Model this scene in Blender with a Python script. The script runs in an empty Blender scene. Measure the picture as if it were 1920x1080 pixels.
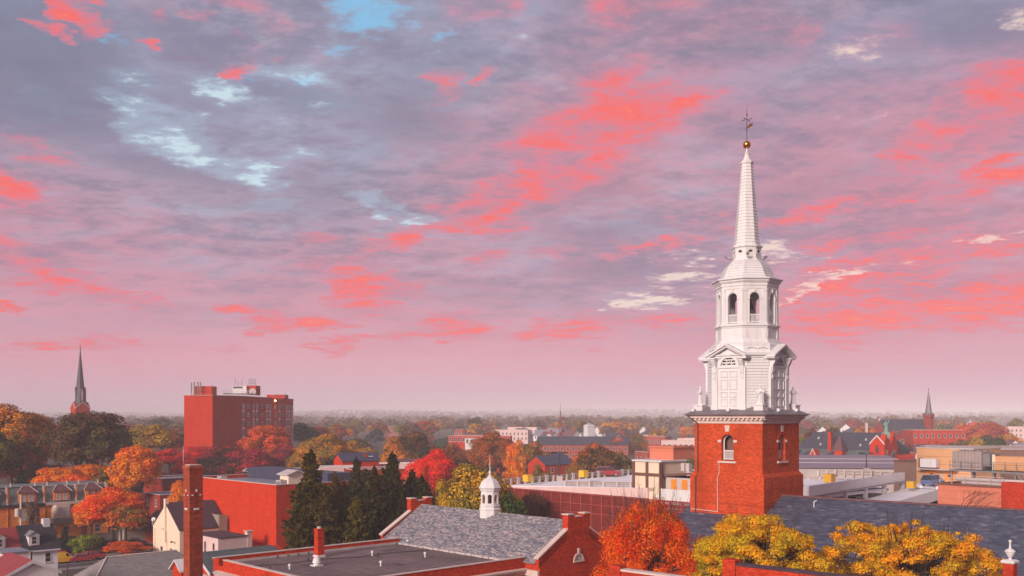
import bpy, math, random
import numpy as np
from mathutils import Vector, Matrix
S = bpy.context.scene
COL = S.collection
R = math.radians
# ------------------------------------------------------------------ camera
CAMZ, F = 27.0, 1800.0
cam_d = bpy.data.cameras.new("Camera"); cam = bpy.data.objects.new("Camera", cam_d); COL.objects.link(cam)
cam.location = (0, 0, CAMZ); cam.rotation_euler = (R(90), 0, 0)
cam_d.sensor_width = 36; cam_d.lens = 36 * F / 1920; cam_d.shift_y = 240 / 1920
cam_d.clip_start = 0.5; cam_d.clip_end = 20000
S.camera = cam
S.view_settings.view_transform = 'Standard'; S.view_settings.look = 'None'
S.view_settings.exposure = 0.0; S.view_settings.gamma = 1.0
S.cycles.use_denoising = True
S.cycles.max_bounces = 6; S.cycles.volume_bounces = 1; S.cycles.transparent_max_bounces = 8
S.cycles.volume_max_steps = 64
S.cycles.sample_clamp_indirect = 4.0

def lin(c):
    c = c / 255.0
    return c / 12.92 if c <= 0.04045 else ((c + 0.055) / 1.055) ** 2.4
def C(r, g, b): return (lin(r), lin(g), lin(b), 1.0)

# ------------------------------------------------------------------ node helper
class NT:
    def __init__(s, tree): s.t = tree; s.n = tree.nodes; s.l = tree.links
    def new(s, typ, **kw):
        nd = s.n.new(typ)
        for k, v in kw.items(): setattr(nd, k, v)
        return nd
    def put(s, sock, v):
        if hasattr(v, 'is_output'): s.l.new(v, sock)
        elif v is not None: sock.default_value = v
    def math(s, op, a, b=None, c=None, clamp=False):
        nd = s.new('ShaderNodeMath', operation=op); nd.use_clamp = clamp
        for i, v in enumerate((a, b, c)): s.put(nd.inputs[i], v)
        return nd.outputs[0]
    def vmath(s, op, a, b=None):
        nd = s.new('ShaderNodeVectorMath', operation=op)
        s.put(nd.inputs[0], a); s.put(nd.inputs[1], b)
        return nd.outputs['Value'] if op == 'LENGTH' else nd.outputs[0]
    def mix(s, f, a, b, mode='MIX'):
        nd = s.new('ShaderNodeMixRGB', blend_type=mode)
        s.put(nd.inputs[0], f); s.put(nd.inputs[1], a); s.put(nd.inputs[2], b)
        return nd.outputs[0]
    def noise(s, vec, scale, detail=4, rough=0.55, dist=0.0, color=False, dims='3D'):
        nd = s.new('ShaderNodeTexNoise'); nd.noise_dimensions = dims; s.put(nd.inputs['Vector'], vec)
        nd.inputs['Scale'].default_value = scale; nd.inputs['Detail'].default_value = detail
        nd.inputs['Roughness'].default_value = rough; nd.inputs['Distortion'].default_value = dist
        return nd.outputs['Color' if color else 'Fac']
    def maprange(s, v, a, b, c=0.0, d=1.0, smooth=True):
        nd = s.new('ShaderNodeMapRange', interpolation_type='SMOOTHSTEP' if smooth else 'LINEAR')
        s.put(nd.inputs[0], v)
        for i, x in enumerate((a, b, c, d)): nd.inputs[i + 1].default_value = x
        return nd.outputs[0]
    def ramp(s, f, stops, interp='LINEAR'):
        nd = s.new('ShaderNodeValToRGB'); s.put(nd.inputs[0], f)
        e = nd.color_ramp.elements; nd.color_ramp.interpolation = interp
        while len(e) < len(stops): e.new(0.5)
        for el, (p, c) in zip(e, stops): el.position = p; el.color = c
        return nd.outputs[0]
    def xyz(s, v):
        nd = s.new('ShaderNodeSeparateXYZ'); s.put(nd.inputs[0], v); return nd.outputs
    def comb(s, x, y, z=0.0):
        nd = s.new('ShaderNodeCombineXYZ')
        for i, v in enumerate((x, y, z)): s.put(nd.inputs[i], v)
        return nd.outputs[0]
# ------------------------------------------------------------------ world: sunset sky with clouds at infinity
SUN_AZ, SUN_EL = 214.0, 20.0          # compass-like: 0 = +Y, clockwise
W = bpy.data.worlds.new("World"); S.world = W; W.use_nodes = True
W.node_tree.nodes.clear()
def build_sky():
    k = NT(W.node_tree)
    d = k.new('ShaderNodeTexCoord').outputs['Generated']
    x, y, z = k.xyz(d)
    az = k.math('ARCTAN2', x, y); el = k.math('ARCSINE', z)
    zz = k.math('ADD', k.math('MAXIMUM', z, 0.0), 0.13)
    cp = k.comb(k.math('DIVIDE', x, zz), k.math('DIVIDE', y, zz), 0.0)      # cloud layer
    cps = k.new('ShaderNodeMapping'); cps.vector_type = 'POINT'
    cps.inputs['Rotation'].default_value = (0, 0, R(-26)); cps.inputs['Scale'].default_value = (1.1, 1.4, 1.0)
    k.put(cps.inputs[0], cp); cpr = cps.outputs[0]
    A = k.comb(az, el, 0.0)
    wn = k.noise(cpr, 1.6, 5, 0.6, color=True, dims='2D')
    wn2 = k.noise(cpr, 9.0, 7, 0.68, color=True, dims='2D')
    warp = k.vmath('SUBTRACT', wn, (0.5, 0.5, 0.5)); warp2 = k.vmath('SUBTRACT', wn2, (0.5, 0.5, 0.5))
    def sc(v, f):
        nd = k.new('ShaderNodeVectorMath', operation='MULTIPLY'); k.put(nd.inputs[0], v); nd.inputs[1].default_value = f; return nd.outputs[0]
    AW = k.vmath('ADD', k.vmath('ADD', A, sc(warp, (0.085, 0.036, 0))), sc(warp2, (0.060, 0.024, 0)))
    big = k.noise(cpr, 0.9, 5, 0.58, 0.1, dims='2D')
    mid = k.noise(cpr, 2.6, 7, 0.62, 0.1, dims='2D')
    fine = k.noise(cpr, 7.0, 7, 0.62, 0.1, dims='2D')
    rip = k.noise(cpr, 20.0, 5, 0.6, 0.1, dims='2D')
    rots = {}
    def rotated(q):
        if q not in rots:
            m = k.new('ShaderNodeMapping'); m.vector_type = 'POINT'; m.inputs['Rotation'].default_value = (0, 0, R(-q)); k.put(m.inputs[0], AW); rots[q] = m.outputs[0]
        return rots[q]
    prev = [None]
    def feats(lst):
        # soft patches of cloud at fixed directions; evaluated in small batches one after the other
        out = None
        for i0 in range(0, len(lst), 20):
            local = {}
            for (px, py, rx, ry, rot, amp) in lst[i0:i0 + 20]:
                a0 = math.atan((px - 960) / F); e0 = math.atan((780 - py) / F * math.cos(a0))
                q = int(round(rot / 5.0) * 5)
                if q not in local:
                    v = rotated(q)
                    if prev[0] is not None:
                        n = k.new('ShaderNodeVectorMath', operation='MULTIPLY_ADD')
                        k.put(n.inputs[0], prev[0]); n.inputs[1].default_value = (1e-9,) * 3; k.put(n.inputs[2], v); v = n.outputs[0]
                    local[q] = v
                cq, sq = math.cos(R(-q)), math.sin(R(-q))
                cx, cy = a0 * cq - e0 * sq, a0 * sq + e0 * cq
                sx, sy = F / rx, F / ry
                n = k.new('ShaderNodeVectorMath', operation='MULTIPLY_ADD'); k.put(n.inputs[0], local[q])
                n.inputs[1].default_value = (sx, sy, 0); n.inputs[2].default_value = (-cx * sx, -cy * sy, 0)
                d2 = k.new('ShaderNodeVectorMath', operation='DOT_PRODUCT'); k.put(d2.inputs[0], n.outputs[0]); k.put(d2.inputs[1], n.outputs[0])
                v = k.math('MULTIPLY_ADD', d2.outputs['Value'], -amp / 2.8, amp)
                out = k.math('MAXIMUM', v, 0.0 if out is None else out)
            prev[0] = out
        return out
    # (px, py, half width, half height, tilt up to the right, strength)
    pink = feats([(1170, 222, 130, 42, 10, 1.1), (1010, 345, 170, 36, 22, 1.0), (1040, 270, 90, 30, 10, .85), (1265, 205, 60, 28, 20, .9),
                  (880, 380, 70, 18, 25, .9), (1160, 150, 70, 24, 20, .6), (1200, 12, 90, 24, 0, .75), (900, 10, 70, 26, 10, .55), (1500, 55, 60, 24, -5, .6),
                  (150, 30, 30, 18, -20, 1.15), (88, 48, 17, 8, 0, .9), (283, 76, 12, 7, -15, 1.0), (460, 20, 48, 14, -5, .8), (450, 125, 34, 12, 15, .85), (370, 33, 14, 7, 0, .8), (180, 2, 18, 6, 0, .9), (520, 50, 22, 10, 0, .6), (452, 66, 16, 10, -20, .75),
                  (300, 32, 14, 8, 0, .7), (120, 66, 14, 7, 0, .8), (540, 108, 12, 6, 0, .8), (525, 2, 20, 6, 0, .8),
                  (838, 160, 26, 28, 10, .65), (905, 140, 18, 12, 0, .8), (10, 350, 62, 26, -12, 1.0), (100, 290, 70, 18, -12, .6), (70, 500, 90, 20, -18, .85), (10, 445, 36, 14, -5, .9), (150, 548, 110, 13, -4, .85), (10, 575, 30, 8, 0, 1.01),
                  (690, 545, 70, 32, -5, 1.0), (560, 605, 70, 16, 5, 1.09), (465, 580, 60, 10, 0, 0.80), (590, 445, 40, 14, 5, .8), (735, 450, 60, 20, 15, .9), (640, 495, 60, 10, 5, .6), (820, 625, 110, 14, 3, 1.04), (905, 485, 34, 10, 8, .8), (940, 430, 50, 14, 8, .8), (620, 648, 40, 9, 0, 0.87),
                  (440, 660, 34, 8, 0, 0.72), (130, 645, 110, 10, 3, 0.80), (820, 605, 70, 9, 3, 0.80), (700, 640, 80, 8, 0, 0.65),
                  (1210, 468, 80, 12, 10, .9), (1060, 620, 90, 22, 5, 1.09), (1250, 600, 80, 10, 0, 0.87), (1040, 470, 30, 10, 0, .6), (1540, 392, 150, 13, 9, .98), (1680, 372, 34, 9, 10, .9), (1630, 440, 90, 10, 4, .75), (1570, 462, 30, 9, 5, .8), (1320, 405, 60, 10, 5, .5),
                  (1890, 185, 90, 46, 15, .95), (1740, 255, 70, 26, 15, .85), (1640, 80, 60, 26, 0, .35), (1870, 345, 90, 22, 15, .8), (1830, 320, 60, 10, 20, .8), (1790, 280, 120, 30, 15, .6), (1770, 195, 30, 12, 5, .7),
                  (1700, 482, 150, 24, 10, 1.0), (1600, 530, 160, 24, 12, 1.0), (1840, 556, 170, 26, 7, 1.15), (1640, 590, 210, 28, 3, 1.04), (1860, 460, 60, 14, 0, .8), (1840, 600, 150, 14, 3, 0.87), (1540, 640, 150, 12, 0, 0.58)])
    cream = feats([(1240, 566, 90, 8.1, 3, 1.2), (1300, 520, 70, 8.7, 12, 1.0), (1320, 478, 50, 8.7, -10, .85), (1590, 517, 110, 8.1, 12, 1.0), (1480, 465, 60, 7.4, -15, .9), (1225, 484, 28, 4.3, -20, .9), (1860, 438, 90, 5.0, 6, .8), (1500, 545, 60, 5.0, 20, .9), (1450, 486, 30, 6.2, 0, .9),
                   (1250, 545, 60, 6.2, 5, .8), (1610, 95, 70, 24.8, -15, .55), (1905, 35, 40, 18.6, 0, .8), (1595, 215, 40, 12.4, 0, .5), (1770, 120, 120, 37.2, 0, .3), (1560, 70, 40, 11.2, 0, .5)])
    ice = feats([(340, 268, 150, 26, -24, 1.15), (440, 300, 70, 24, -16, .9), (540, 132, 95, 12, -6, .85), (400, 165, 60, 22, -10, .75), (690, 378, 50, 14, -14, 1.1), (740, 392, 46, 12, -14, .95), (500, 250, 150, 50, -14, .5), (620, 190, 110, 50, 0, .4), (250, 140, 60, 46, 20, .55), (380, 250, 90, 20, -20, .8), (470, 320, 50, 20, -10, .8), (60, 190, 110, 26, -24, .35), (440, 50, 110, 40, 0, .6), (1800, 70, 130, 60, 0, .35), (940, 90, 90, 60, 0, .45), (330, 395, 60, 20, 0, .4)])
    blue = feats([(668, 36, 62, 46, 12, 1.25), (803, 78, 42, 13, 25, 1.1), (600, 62, 55, 22, 10, .7), (560, 140, 60, 14, 0, .45), (700, 20, 40, 30, 0, 1.1), (470, 130, 70, 20, -5, .5), (870, 20, 40, 20, 0, .4), (215, 60, 24, 30, -20, .5), (300, 62, 22, 16, 0, .6)])
    dark = feats([(60, 110, 170, 120, -10, 1.0), (380, 90, 120, 50, -10, .8), (340, 190, 110, 50, -15, .55), (560, 180, 160, 30, -5, .75), (330, 320, 150, 30, -8, .65), (760, 215, 120, 60, 0, .7), (820, 110, 120, 30, 0, .5), (1020, 380, 200, 34, 8, .5), (1820, 60, 110, 34, -5, .8), (1120, 440, 120, 30, 5, .6), (1150, 510, 150, 26, 0, .65), (1450, 70, 130, 50, 0, .4), (1560, 340, 200, 26, 8, .5), (1740, 420, 160, 14, 6, .6), (1440, 200, 150, 60, 0, .3), (480, 360, 220, 34, 0, .45), (840, 540, 150, 30, 0, .4), (1740, 540, 110, 13, 6, .7), (960, 560, 130, 30, 0, .4), (200, 300, 100, 26, -10, .4)])
    rose = feats([(1130, 260, 330, 130, 15, .9), (1720, 330, 330, 170, 10, .9), (1750, 560, 330, 80, 5, 1.0), (680, 560, 260, 90, 0, .7), (100, 480, 230, 120, -10, .75), (1230, 60, 280, 80, 5, .7), (880, 640, 420, 60, 0, .6), (160, 660, 300, 60, 0, .6), (1250, 460, 320, 60, 8, .6), (1450, 640, 500, 60, 0, .7), (420, 60, 150, 90, 0, .45), (920, 440, 200, 60, 12, .6)])
    slate = feats([(330, 200, 360, 130, -12, .9), (780, 70, 260, 90, 5, .7), (1720, 80, 240, 70, 0, .8), (100, 150, 200, 160, 0, .7), (470, 340, 300, 60, -8, .7), (1450, 160, 200, 90, 0, .45), (700, 260, 240, 70, 0, .5), (1080, 430, 200, 40, 5, .4)])
    # base by elevation
    base = k.ramp(k.math('MULTIPLY', el, 2.2), [(0.0, C(214, 174, 188)), (0.055, C(216, 172, 187)), (0.13, C(228, 166, 181)), (0.24, C(216, 160, 178)), (0.36, C(192, 154, 174)), (0.52, C(176, 154, 172)), (0.74, C(160, 156, 178)), (1.0, C(152, 156, 180))])
    hi = k.maprange(el, 0.03, 0.20); hi2 = k.maprange(el, 0.0, 0.10)
    c = k.mix(k.math('MULTIPLY', k.maprange(az, -0.1, 0.35), 0.40), base, C(206, 152, 172))
    def over(c, n, lo, hi_, w, col, env): return k.mix(k.math('MULTIPLY', k.maprange(n, lo, hi_), k.math('MULTIPLY', env, w)), c, col)
    c = over(c, big, 0.42, 0.62, 0.62, C(132, 136, 160), hi)
    c = over(c, mid, 0.49, 0.64, 0.55, C(178, 186, 208), hi)
    c = over(c, mid, 0.50, 0.36, 0.45, C(130, 125, 149), hi)
    c = over(c, fine, 0.50, 0.68, 0.34, C(210, 176, 190), hi2)
    c = over(c, fine, 0.50, 0.34, 0.34, C(138, 129, 151), hi)
    c = over(c, rip, 0.50, 0.70, 0.16, C(206, 184, 200), hi)
    c = over(c, rip, 0.50, 0.32, 0.16, C(124, 120, 144), hi)
    tex = k.math('ADD', k.math('MULTIPLY', k.math('SUBTRACT', mid, 0.5), 0.8), k.math('ADD', k.math('MULTIPLY', k.math('SUBTRACT', fine, 0.5), 1.1), k.math('MULTIPLY', k.math('SUBTRACT', rip, 0.5), 0.35)))   # about -0.4 .. 0.4
    def wisp(m, lo, hi_, w=1.0):
        return k.maprange(k.math('ADD', m, k.math('MULTIPLY', k.math('MULTIPLY', tex, w), k.math('MULTIPLY', m, 2.2, clamp=True))), lo, hi_)
    c = k.mix(k.math('MULTIPLY', wisp(slate, 0.1, 1.3, 1.0), 0.60), c, C(146, 156, 186))
    c = k.mix(k.math('MULTIPLY', wisp(rose, 0.1, 1.3, 1.0), 0.50), c, C(220, 128, 148))
    # darkest cloud bellies
    c = k.mix(k.math('MULTIPLY', wisp(dark, 0.2, 1.25, .9), 0.66), c, C(106, 106, 132))
    # warm veil round the pink
    c = k.mix(k.math('MULTIPLY', wisp(pink, 0.05, 1.05, 1.0), 0.60), c, C(222, 134, 152))
    # pale high cloud and the clear gaps
    c = k.mix(k.math('MULTIPLY', wisp(ice, 0.25, 1.05, .9), 0.55), c, C(176, 198, 220))
    c = k.mix(k.math('MULTIPLY', wisp(ice, 0.80, 1.5, 2.8), 0.8), c, C(212, 236, 244))
    nishita = k.new('ShaderNodeTexSky', sky_type='NISHITA'); nishita.sun_disc = False
    nishita.sun_elevation = R(SUN_EL); nishita.sun_rotation = R(SUN_AZ)
    gap = k.mix(0.88, sc(nishita.outputs[0], (0.1, 0.1, 0.1)), C(132, 206, 248))
    c = k.mix(k.math('MULTIPLY', wisp(blue, 0.45, 1.7, 3.4), 0.80), c, gap)
    # lit undersides
    env = k.math('MULTIPLY', pink, 2.0, clamp=True)
    pf = k.maprange(k.math('ADD', k.math('MULTIPLY', pink, k.math('ADD', k.math('MULTIPLY', mid, 0.9), 0.55)), k.math('MULTIPLY', k.math('MULTIPLY', tex, 1.7), env)), 0.22, 1.60, smooth=False)
    pcol = k.ramp(pf, [(0.0, C(200, 138, 160)), (0.30, C(226, 130, 148)), (0.55, C(248, 116, 120)), (0.78, C(255, 110, 102)), (1.0, C(255, 136, 116))])
    c = k.mix(k.math('MULTIPLY', k.maprange(pf, 0.0, 0.80), 0.92), c, pcol)
    c = k.mix(k.math('MULTIPLY', wisp(cream, 0.40, 1.05, 1.6), 0.45), c, C(232, 196, 200))
    c = k.mix(k.math('MULTIPLY', wisp(cream, 0.60, 1.45, 3.0), 0.70), c, C(252, 232, 214))
    c = k.mix(0.015, c, sc(nishita.outputs[0], (0.1, 0.1, 0.1)))
    # below the horizon: hazy ground tone
    c = k.mix(k.maprange(el, -0.01, -0.06), c, C(150, 112, 110))
    # the unseen sky behind the camera glows warmer where the sun stands
    sv = (math.sin(R(SUN_AZ)) * math.cos(R(SUN_EL)), math.cos(R(SUN_AZ)) * math.cos(R(SUN_EL)), math.sin(R(SUN_EL)))
    dt = k.new('ShaderNodeVectorMath', operation='DOT_PRODUCT'); k.put(dt.inputs[0], d); dt.inputs[1].default_value = sv
    glow = k.maprange(dt.outputs['Value'], 0.70, 1.0, 0.0, 1.0)
    c = k.mix(k.maprange(y, 0.15, -0.55), c, k.mix(1.0, c, (.36, .34, .37, 1), 'MULTIPLY'))
    c = k.mix(glow, c, (1.1, 0.66, 0.45, 1))
    bg = k.new('ShaderNodeBackground'); k.put(bg.inputs[0], sc(c, (10, 10, 10))); bg.inputs[1].default_value = 0.1
    o = k.new('ShaderNodeOutputWorld'); k.l.new(bg.outputs[0], o.inputs[0])
build_sky()
W.cycles.sampling_method = 'MANUAL'; W.cycles.sample_map_resolution = 512
# ------------------------------------------------------------------ sun, low and soft behind the camera
sd = bpy.data.lights.new("Sun", 'SUN'); so = bpy.data.objects.new("Sun", sd); COL.objects.link(so)
sd.energy = 3.9; sd.angle = R(14); sd.color = (1.0, 0.83, 0.73)
so.rotation_euler = Vector((-math.sin(R(SUN_AZ)) * math.cos(R(SUN_EL)), -math.cos(R(SUN_AZ)) * math.cos(R(SUN_EL)), -math.sin(R(SUN_EL)))).to_track_quat('-Z', 'Y').to_euler()
# ------------------------------------------------------------------ materials
def mat(name):
    m = bpy.data.materials.new(name); m.use_nodes = True; m.node_tree.nodes.clear()
    k = NT(m.node_tree); o = k.new('ShaderNodeOutputMaterial')
    b = k.new('ShaderNodeBsdfPrincipled'); k.l.new(b.outputs[0], o.inputs[0])
    return m, k, b, o
def objco(k): return k.new('ShaderNodeTexCoord').outputs['Object']
def mul(c, f): return (c[0] * f, c[1] * f, c[2] * f, 1)
def plain(name, col, rough=0.7, metal=0.0, var=0.18, scale=0.6):
    m, k, b, o = mat(name); co = objco(k)
    n = k.math('ADD', k.math('MULTIPLY', k.noise(co, scale, 5, 0.6), 0.6), k.math('MULTIPLY', k.noise(co, scale * 9, 3), 0.4))
    k.put(b.inputs['Base Color'], k.mix(k.maprange(n, 0.3, 0.7), mul(col, 1 - var), mul(col, 1 + var)))
    b.inputs['Roughness'].default_value = rough; b.inputs['Metallic'].default_value = metal
    return m
def brick(name, col, mortar=None, var=0.38, stain=0.45, bw=0.26, bh=0.09, rough=0.85, light=None):
    m, k, b, o = mat(name); co = objco(k); x, y, z = k.xyz(co)
    v = k.comb(k.math('ADD', x, y), z)
    t = k.new('ShaderNodeTexBrick'); k.put(t.inputs['Vector'], v)
    t.inputs['Color1'].default_value = mul(col, 1 - var); t.inputs['Color2'].default_value = mul(col, 1 + var)
    t.inputs['Mortar'].default_value = mortar or (col[0] * .9 + .03, col[1] + .035, col[2] + .03, 1)
    t.inputs['Scale'].default_value = 1.0; t.inputs['Mortar Size'].default_value = 0.008
    t.inputs['Brick Width'].default_value = bw; t.inputs['Row Height'].default_value = bh
    st = k.comb(k.math('MULTIPLY', x, 0.5), k.math('MULTIPLY', y, 0.5), k.math('MULTIPLY', z, 0.22))
    n1 = k.maprange(k.noise(st, 1.0, 6, 0.62), 0.40, 0.72)
    c = k.mix(k.math('MULTIPLY', n1, stain), t.outputs[0], mul(col, 0.55))
    n2 = k.maprange(k.noise(co, 0.9, 5, 0.6), 0.50, 0.78)
    c = k.mix(k.math('MULTIPLY', n2, 0.28), c, light or (min(1, col[0] * 1.25), col[1] * 1.8, col[2] * 1.8, 1))
    band = k.math('MULTIPLY', k.noise(k.comb(k.math('MULTIPLY', k.math('ADD', x, y), .12), k.math('MULTIPLY', z, 2.6)), 1.0, 4, .6), 1.0)
    c = k.mix(k.math('MULTIPLY', k.maprange(band, .45, .72), .38), c, mul(col, .6))
    k.put(b.inputs['Base Color'], c); b.inputs['Roughness'].default_value = rough; b.inputs['Specular IOR Level'].default_value = 0.05
    return m
def shingle(name, cols, uw=0.35, vh=0.2, axis='x', rough=0.75, cloud=0.5, ripple=True):
    # slates: axis is the horizontal direction up the slope; rows follow the height
    m, k, b, o = mat(name); co = objco(k); x, y, z = k.xyz(co)
    along = y if axis == 'x' else x
    if axis == 'xy': along = k.math('ADD', x, y)
    v = k.comb(along, k.math('MULTIPLY', z, 1.9 if axis != 'xy' else 1.2))
    t = k.new('ShaderNodeTexBrick'); k.put(t.inputs['Vector'], v)
    t.inputs['Color1'].default_value = (0, 0, 0, 1); t.inputs['Color2'].default_value = (1, 1, 1, 1); t.inputs['Mortar'].default_value = (0.25, 0.25, 0.25, 1)
    t.inputs['Scale'].default_value = 1.0; t.inputs['Mortar Size'].default_value = 0.012; t.inputs['Brick Width'].default_value = uw; t.inputs['Row Height'].default_value = vh
    f = k.math('ADD', k.math('MULTIPLY', t.outputs[0], 1.0 - cloud), k.math('MULTIPLY', k.maprange(k.noise(k.comb(k.math('MULTIPLY', along, 0.5), k.math('MULTIPLY', z, 5.0)), 1.1, 6, 0.68), 0.3, 0.72), cloud))
    n = len(cols)
    k.put(b.inputs['Base Color'], k.ramp(f, [(i / (n - 1) if n > 1 else 0, c) for i, c in enumerate(cols)]))
    b.inputs['Roughness'].default_value = rough
    if ripple:
        bp = k.new('ShaderNodeBump'); bp.inputs['Strength'].default_value = 0.5; bp.inputs['Distance'].default_value = 0.04
        k.put(bp.inputs['Height'], t.outputs[0]); k.l.new(bp.outputs[0], b.inputs['Normal'])
    return m
def glass(name, col=(0.03, 0.035, 0.05, 1), rough=0.12):
    m, k, b, o = mat(name); co = objco(k)
    k.put(b.inputs['Base Color'], k.mix(k.noise(co, 0.8, 2), mul(col, .6), mul(col, 1.6)))
    b.inputs['Roughness'].default_value = rough; b.inputs['Specular IOR Level'].default_value = 0.6
    return m
def ribbed(name, col, pitch=0.4, axis='x', rough=0.5, metal=0.0):
    m, k, b, o = mat(name); co = objco(k); x, y, z = k.xyz(co)
    a = {'x': x, 'y': y, 'z': z, 'xy': k.math('ADD', x, y)}[axis]
    fr = k.math('ABSOLUTE', k.math('SUBTRACT', k.math('FRACT', k.math('DIVIDE', a, pitch)), 0.5))
    h = k.maprange(fr, 0.36, 0.46)
    k.put(b.inputs['Base Color'], k.mix(k.noise(co, 0.5, 5, .6), mul(col, .8), mul(col, 1.2)))
    b.inputs['Roughness'].default_value = rough; b.inputs['Metallic'].default_value = metal
    bp = k.new('ShaderNodeBump'); bp.inputs['Strength'].default_value = 0.8; bp.inputs['Distance'].default_value = 0.06
    k.put(bp.inputs['Height'], h); k.l.new(bp.outputs[0], b.inputs['Normal'])
    return m
def leafmat(name, strength=0.55, nscale=0.55):
    m, k, b, o = mat(name)
    a = k.new('ShaderNodeAttribute'); a.attribute_type = 'OBJECT'; a.attribute_name = 'leaf_a'
    c2 = k.new('ShaderNodeAttribute'); c2.attribute_type = 'OBJECT'; c2.attribute_name = 'leaf_b'
    g = k.new('ShaderNodeNewGeometry'); co = objco(k)
    f = k.math('ADD', k.maprange(k.noise(co, nscale, 3, 0.6), 0.38, 0.62), k.math('MULTIPLY', k.math('SUBTRACT', g.outputs['Random Per Island'], 0.5), 0.7), clamp=True)
    c = k.mix(f, a.outputs['Color'], c2.outputs['Color'])
    hs = k.new('ShaderNodeHueSaturation'); k.put(hs.inputs['Color'], c)
    r2 = k.math('FRACT', k.math('MULTIPLY', g.outputs['Random Per Island'], 17.3))
    k.put(hs.inputs['Hue'], k.maprange(r2, 0, 1, 0.484, 0.516, smooth=False)); k.put(hs.inputs['Value'], k.maprange(g.outputs['Random Per Island'], 0, 1, 0.6, 1.4, smooth=False))
    k.put(b.inputs['Base Color'], hs.outputs[0]); b.inputs['Roughness'].default_value = 0.75; b.inputs['Specular IOR Level'].default_value = 0.05
    tr = k.new('ShaderNodeBsdfTranslucent'); k.put(tr.inputs[0], hs.outputs[0])
    mx = k.new('ShaderNodeMixShader'); mx.inputs[0].default_value = 0.22
    k.l.new(b.outputs[0], mx.inputs[1]); k.l.new(tr.outputs[0], mx.inputs[2]); k.l.new(mx.outputs[0], o.inputs[0])
    return m

# ------------------------------------------------------------------ mesh builder
I4 = Matrix.Identity(4)
class MB:
    def __init__(s): s.v = []; s.f = []; s.m = []
    def add(s, vs, fs, m=0):
        n = len(s.v); s.v += [tuple(v) for v in vs]; s.f += [tuple(i + n for i in f) for f in fs]; s.m += [m] * len(fs)
    def box(s, x0, x1, y0, y1, z0, z1, m=0):
        s.hexa([(x0, y0, z0), (x1, y0, z0), (x1, y1, z0), (x0, y1, z0), (x0, y0, z1), (x1, y0, z1), (x1, y1, z1), (x0, y1, z1)], m)
    def hexa(s, p, m=0):
        s.add(p, [(0, 3, 2, 1), (4, 5, 6, 7), (0, 1, 5, 4), (1, 2, 6, 5), (2, 3, 7, 6), (3, 0, 4, 7)], m)
    def tbox(s, T, a0, a1, d0, d1, z0, z1, m=0):      # box in a face frame
        s.hexa([T(a0, d0, z0), T(a1, d0, z0), T(a1, d1, z0), T(a0, d1, z0), T(a0, d0, z1), T(a1, d0, z1), T(a1, d1, z1), T(a0, d1, z1)], m)
    def poly(s, pts, m=0): s.add(pts, [tuple(range(len(pts)))], m)
    def prism(s, pts, off, m=0):
        n = len(pts); o = Vector(off); a = [Vector(p) for p in pts]
        s.add(a + [p + o for p in a], [tuple(range(n))[::-1], tuple(range(n, 2 * n))] + [(i, (i + 1) % n, n + (i + 1) % n, n + i) for i in range(n)], m)
    def loft(s, rings, m=0, caps=True):
        n = len(rings[0]); vs = [p for r in rings for p in r]; fs = []
        for j in range(len(rings) - 1):
            for i in range(n):
                a, b_ = j * n + i, j * n + (i + 1) % n; fs.append((a, b_, b_ + n, a + n))
        if caps: fs += [tuple(range(n))[::-1], tuple(range((len(rings) - 1) * n, len(rings) * n))]
        s.add(vs, fs, m)
    def lathe(s, prof, n=12, c=(0, 0), rot=0.0, m=0, caps=True):
        s.loft([[(c[0] + r * math.cos(rot + 2 * math.pi * i / n), c[1] + r * math.sin(rot + 2 * math.pi * i / n), z) for i in range(n)] for r, z in prof], m, caps)
    def tube(s, p0, p1, r0, r1=None, n=6, m=0):
        p0, p1 = Vector(p0), Vector(p1); r1 = r0 if r1 is None else r1
        d = (p1 - p0); 
        if d.length < 1e-6: return
        d.normalize(); a = d.orthogonal().normalized(); b_ = d.cross(a)
        s.loft([[p + (a * math.cos(2 * math.pi * i / n) + b_ * math.sin(2 * math.pi * i / n)) * r for i in range(n)] for p, r in ((p0, r0), (p1, r1))], m)
    def build(s, name, mats, parent=None, smooth=False):
        me = bpy.data.meshes.new(name); me.from_pydata(s.v, [], s.f)
        for x in (mats if isinstance(mats, (list, tuple)) else [mats]): me.materials.append(x)
        if any(s.m): me.polygons.foreach_set('material_index', s.m)
        if smooth: me.polygons.foreach_set('use_smooth', [True] * len(s.f))
        me.update()
        o = bpy.data.objects.new(name, me); COL.objects.link(o)
        if parent is not None: o.parent = parent
        return o
def tag(o, label=None, cat=None, group=None, kind=None):
    if label: o['label'] = label
    if cat: o['category'] = cat
    if group: o['group'] = group
    if kind: o['kind'] = kind
    return o
def thing(name, label, cat, loc=(0, 0, 0), rz=0.0, group=None):
    o = bpy.data.objects.new(name, None); COL.objects.link(o); o.empty_display_size = 0.5
    o.location = loc; o.rotation_euler = (0, 0, R(rz))
    return tag(o, label, cat, group)
CH = {}
def dup(root, loc, rz=None, sc=None, label=None, cat=None, group=None):
    r = root.copy(); COL.objects.link(r); r.location = loc
    if rz is not None: r.rotation_euler = (0, 0, R(rz))
    if sc is not None: r.scale = sc
    tag(r, label, cat, group)
    for ch in CH[root]:
        c = ch.copy(); COL.objects.link(c); c.parent = r
        for g in CH.get(ch, ()):
            d = g.copy(); COL.objects.link(d); d.parent = c
    return r
def remember(root):
    for o in list(COL.objects):
        if o.parent is not None and (o.parent == root or o.parent.parent == root): CH.setdefault(o.parent, []).append(o)
    CH.setdefault(root, [])
    return root
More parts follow.
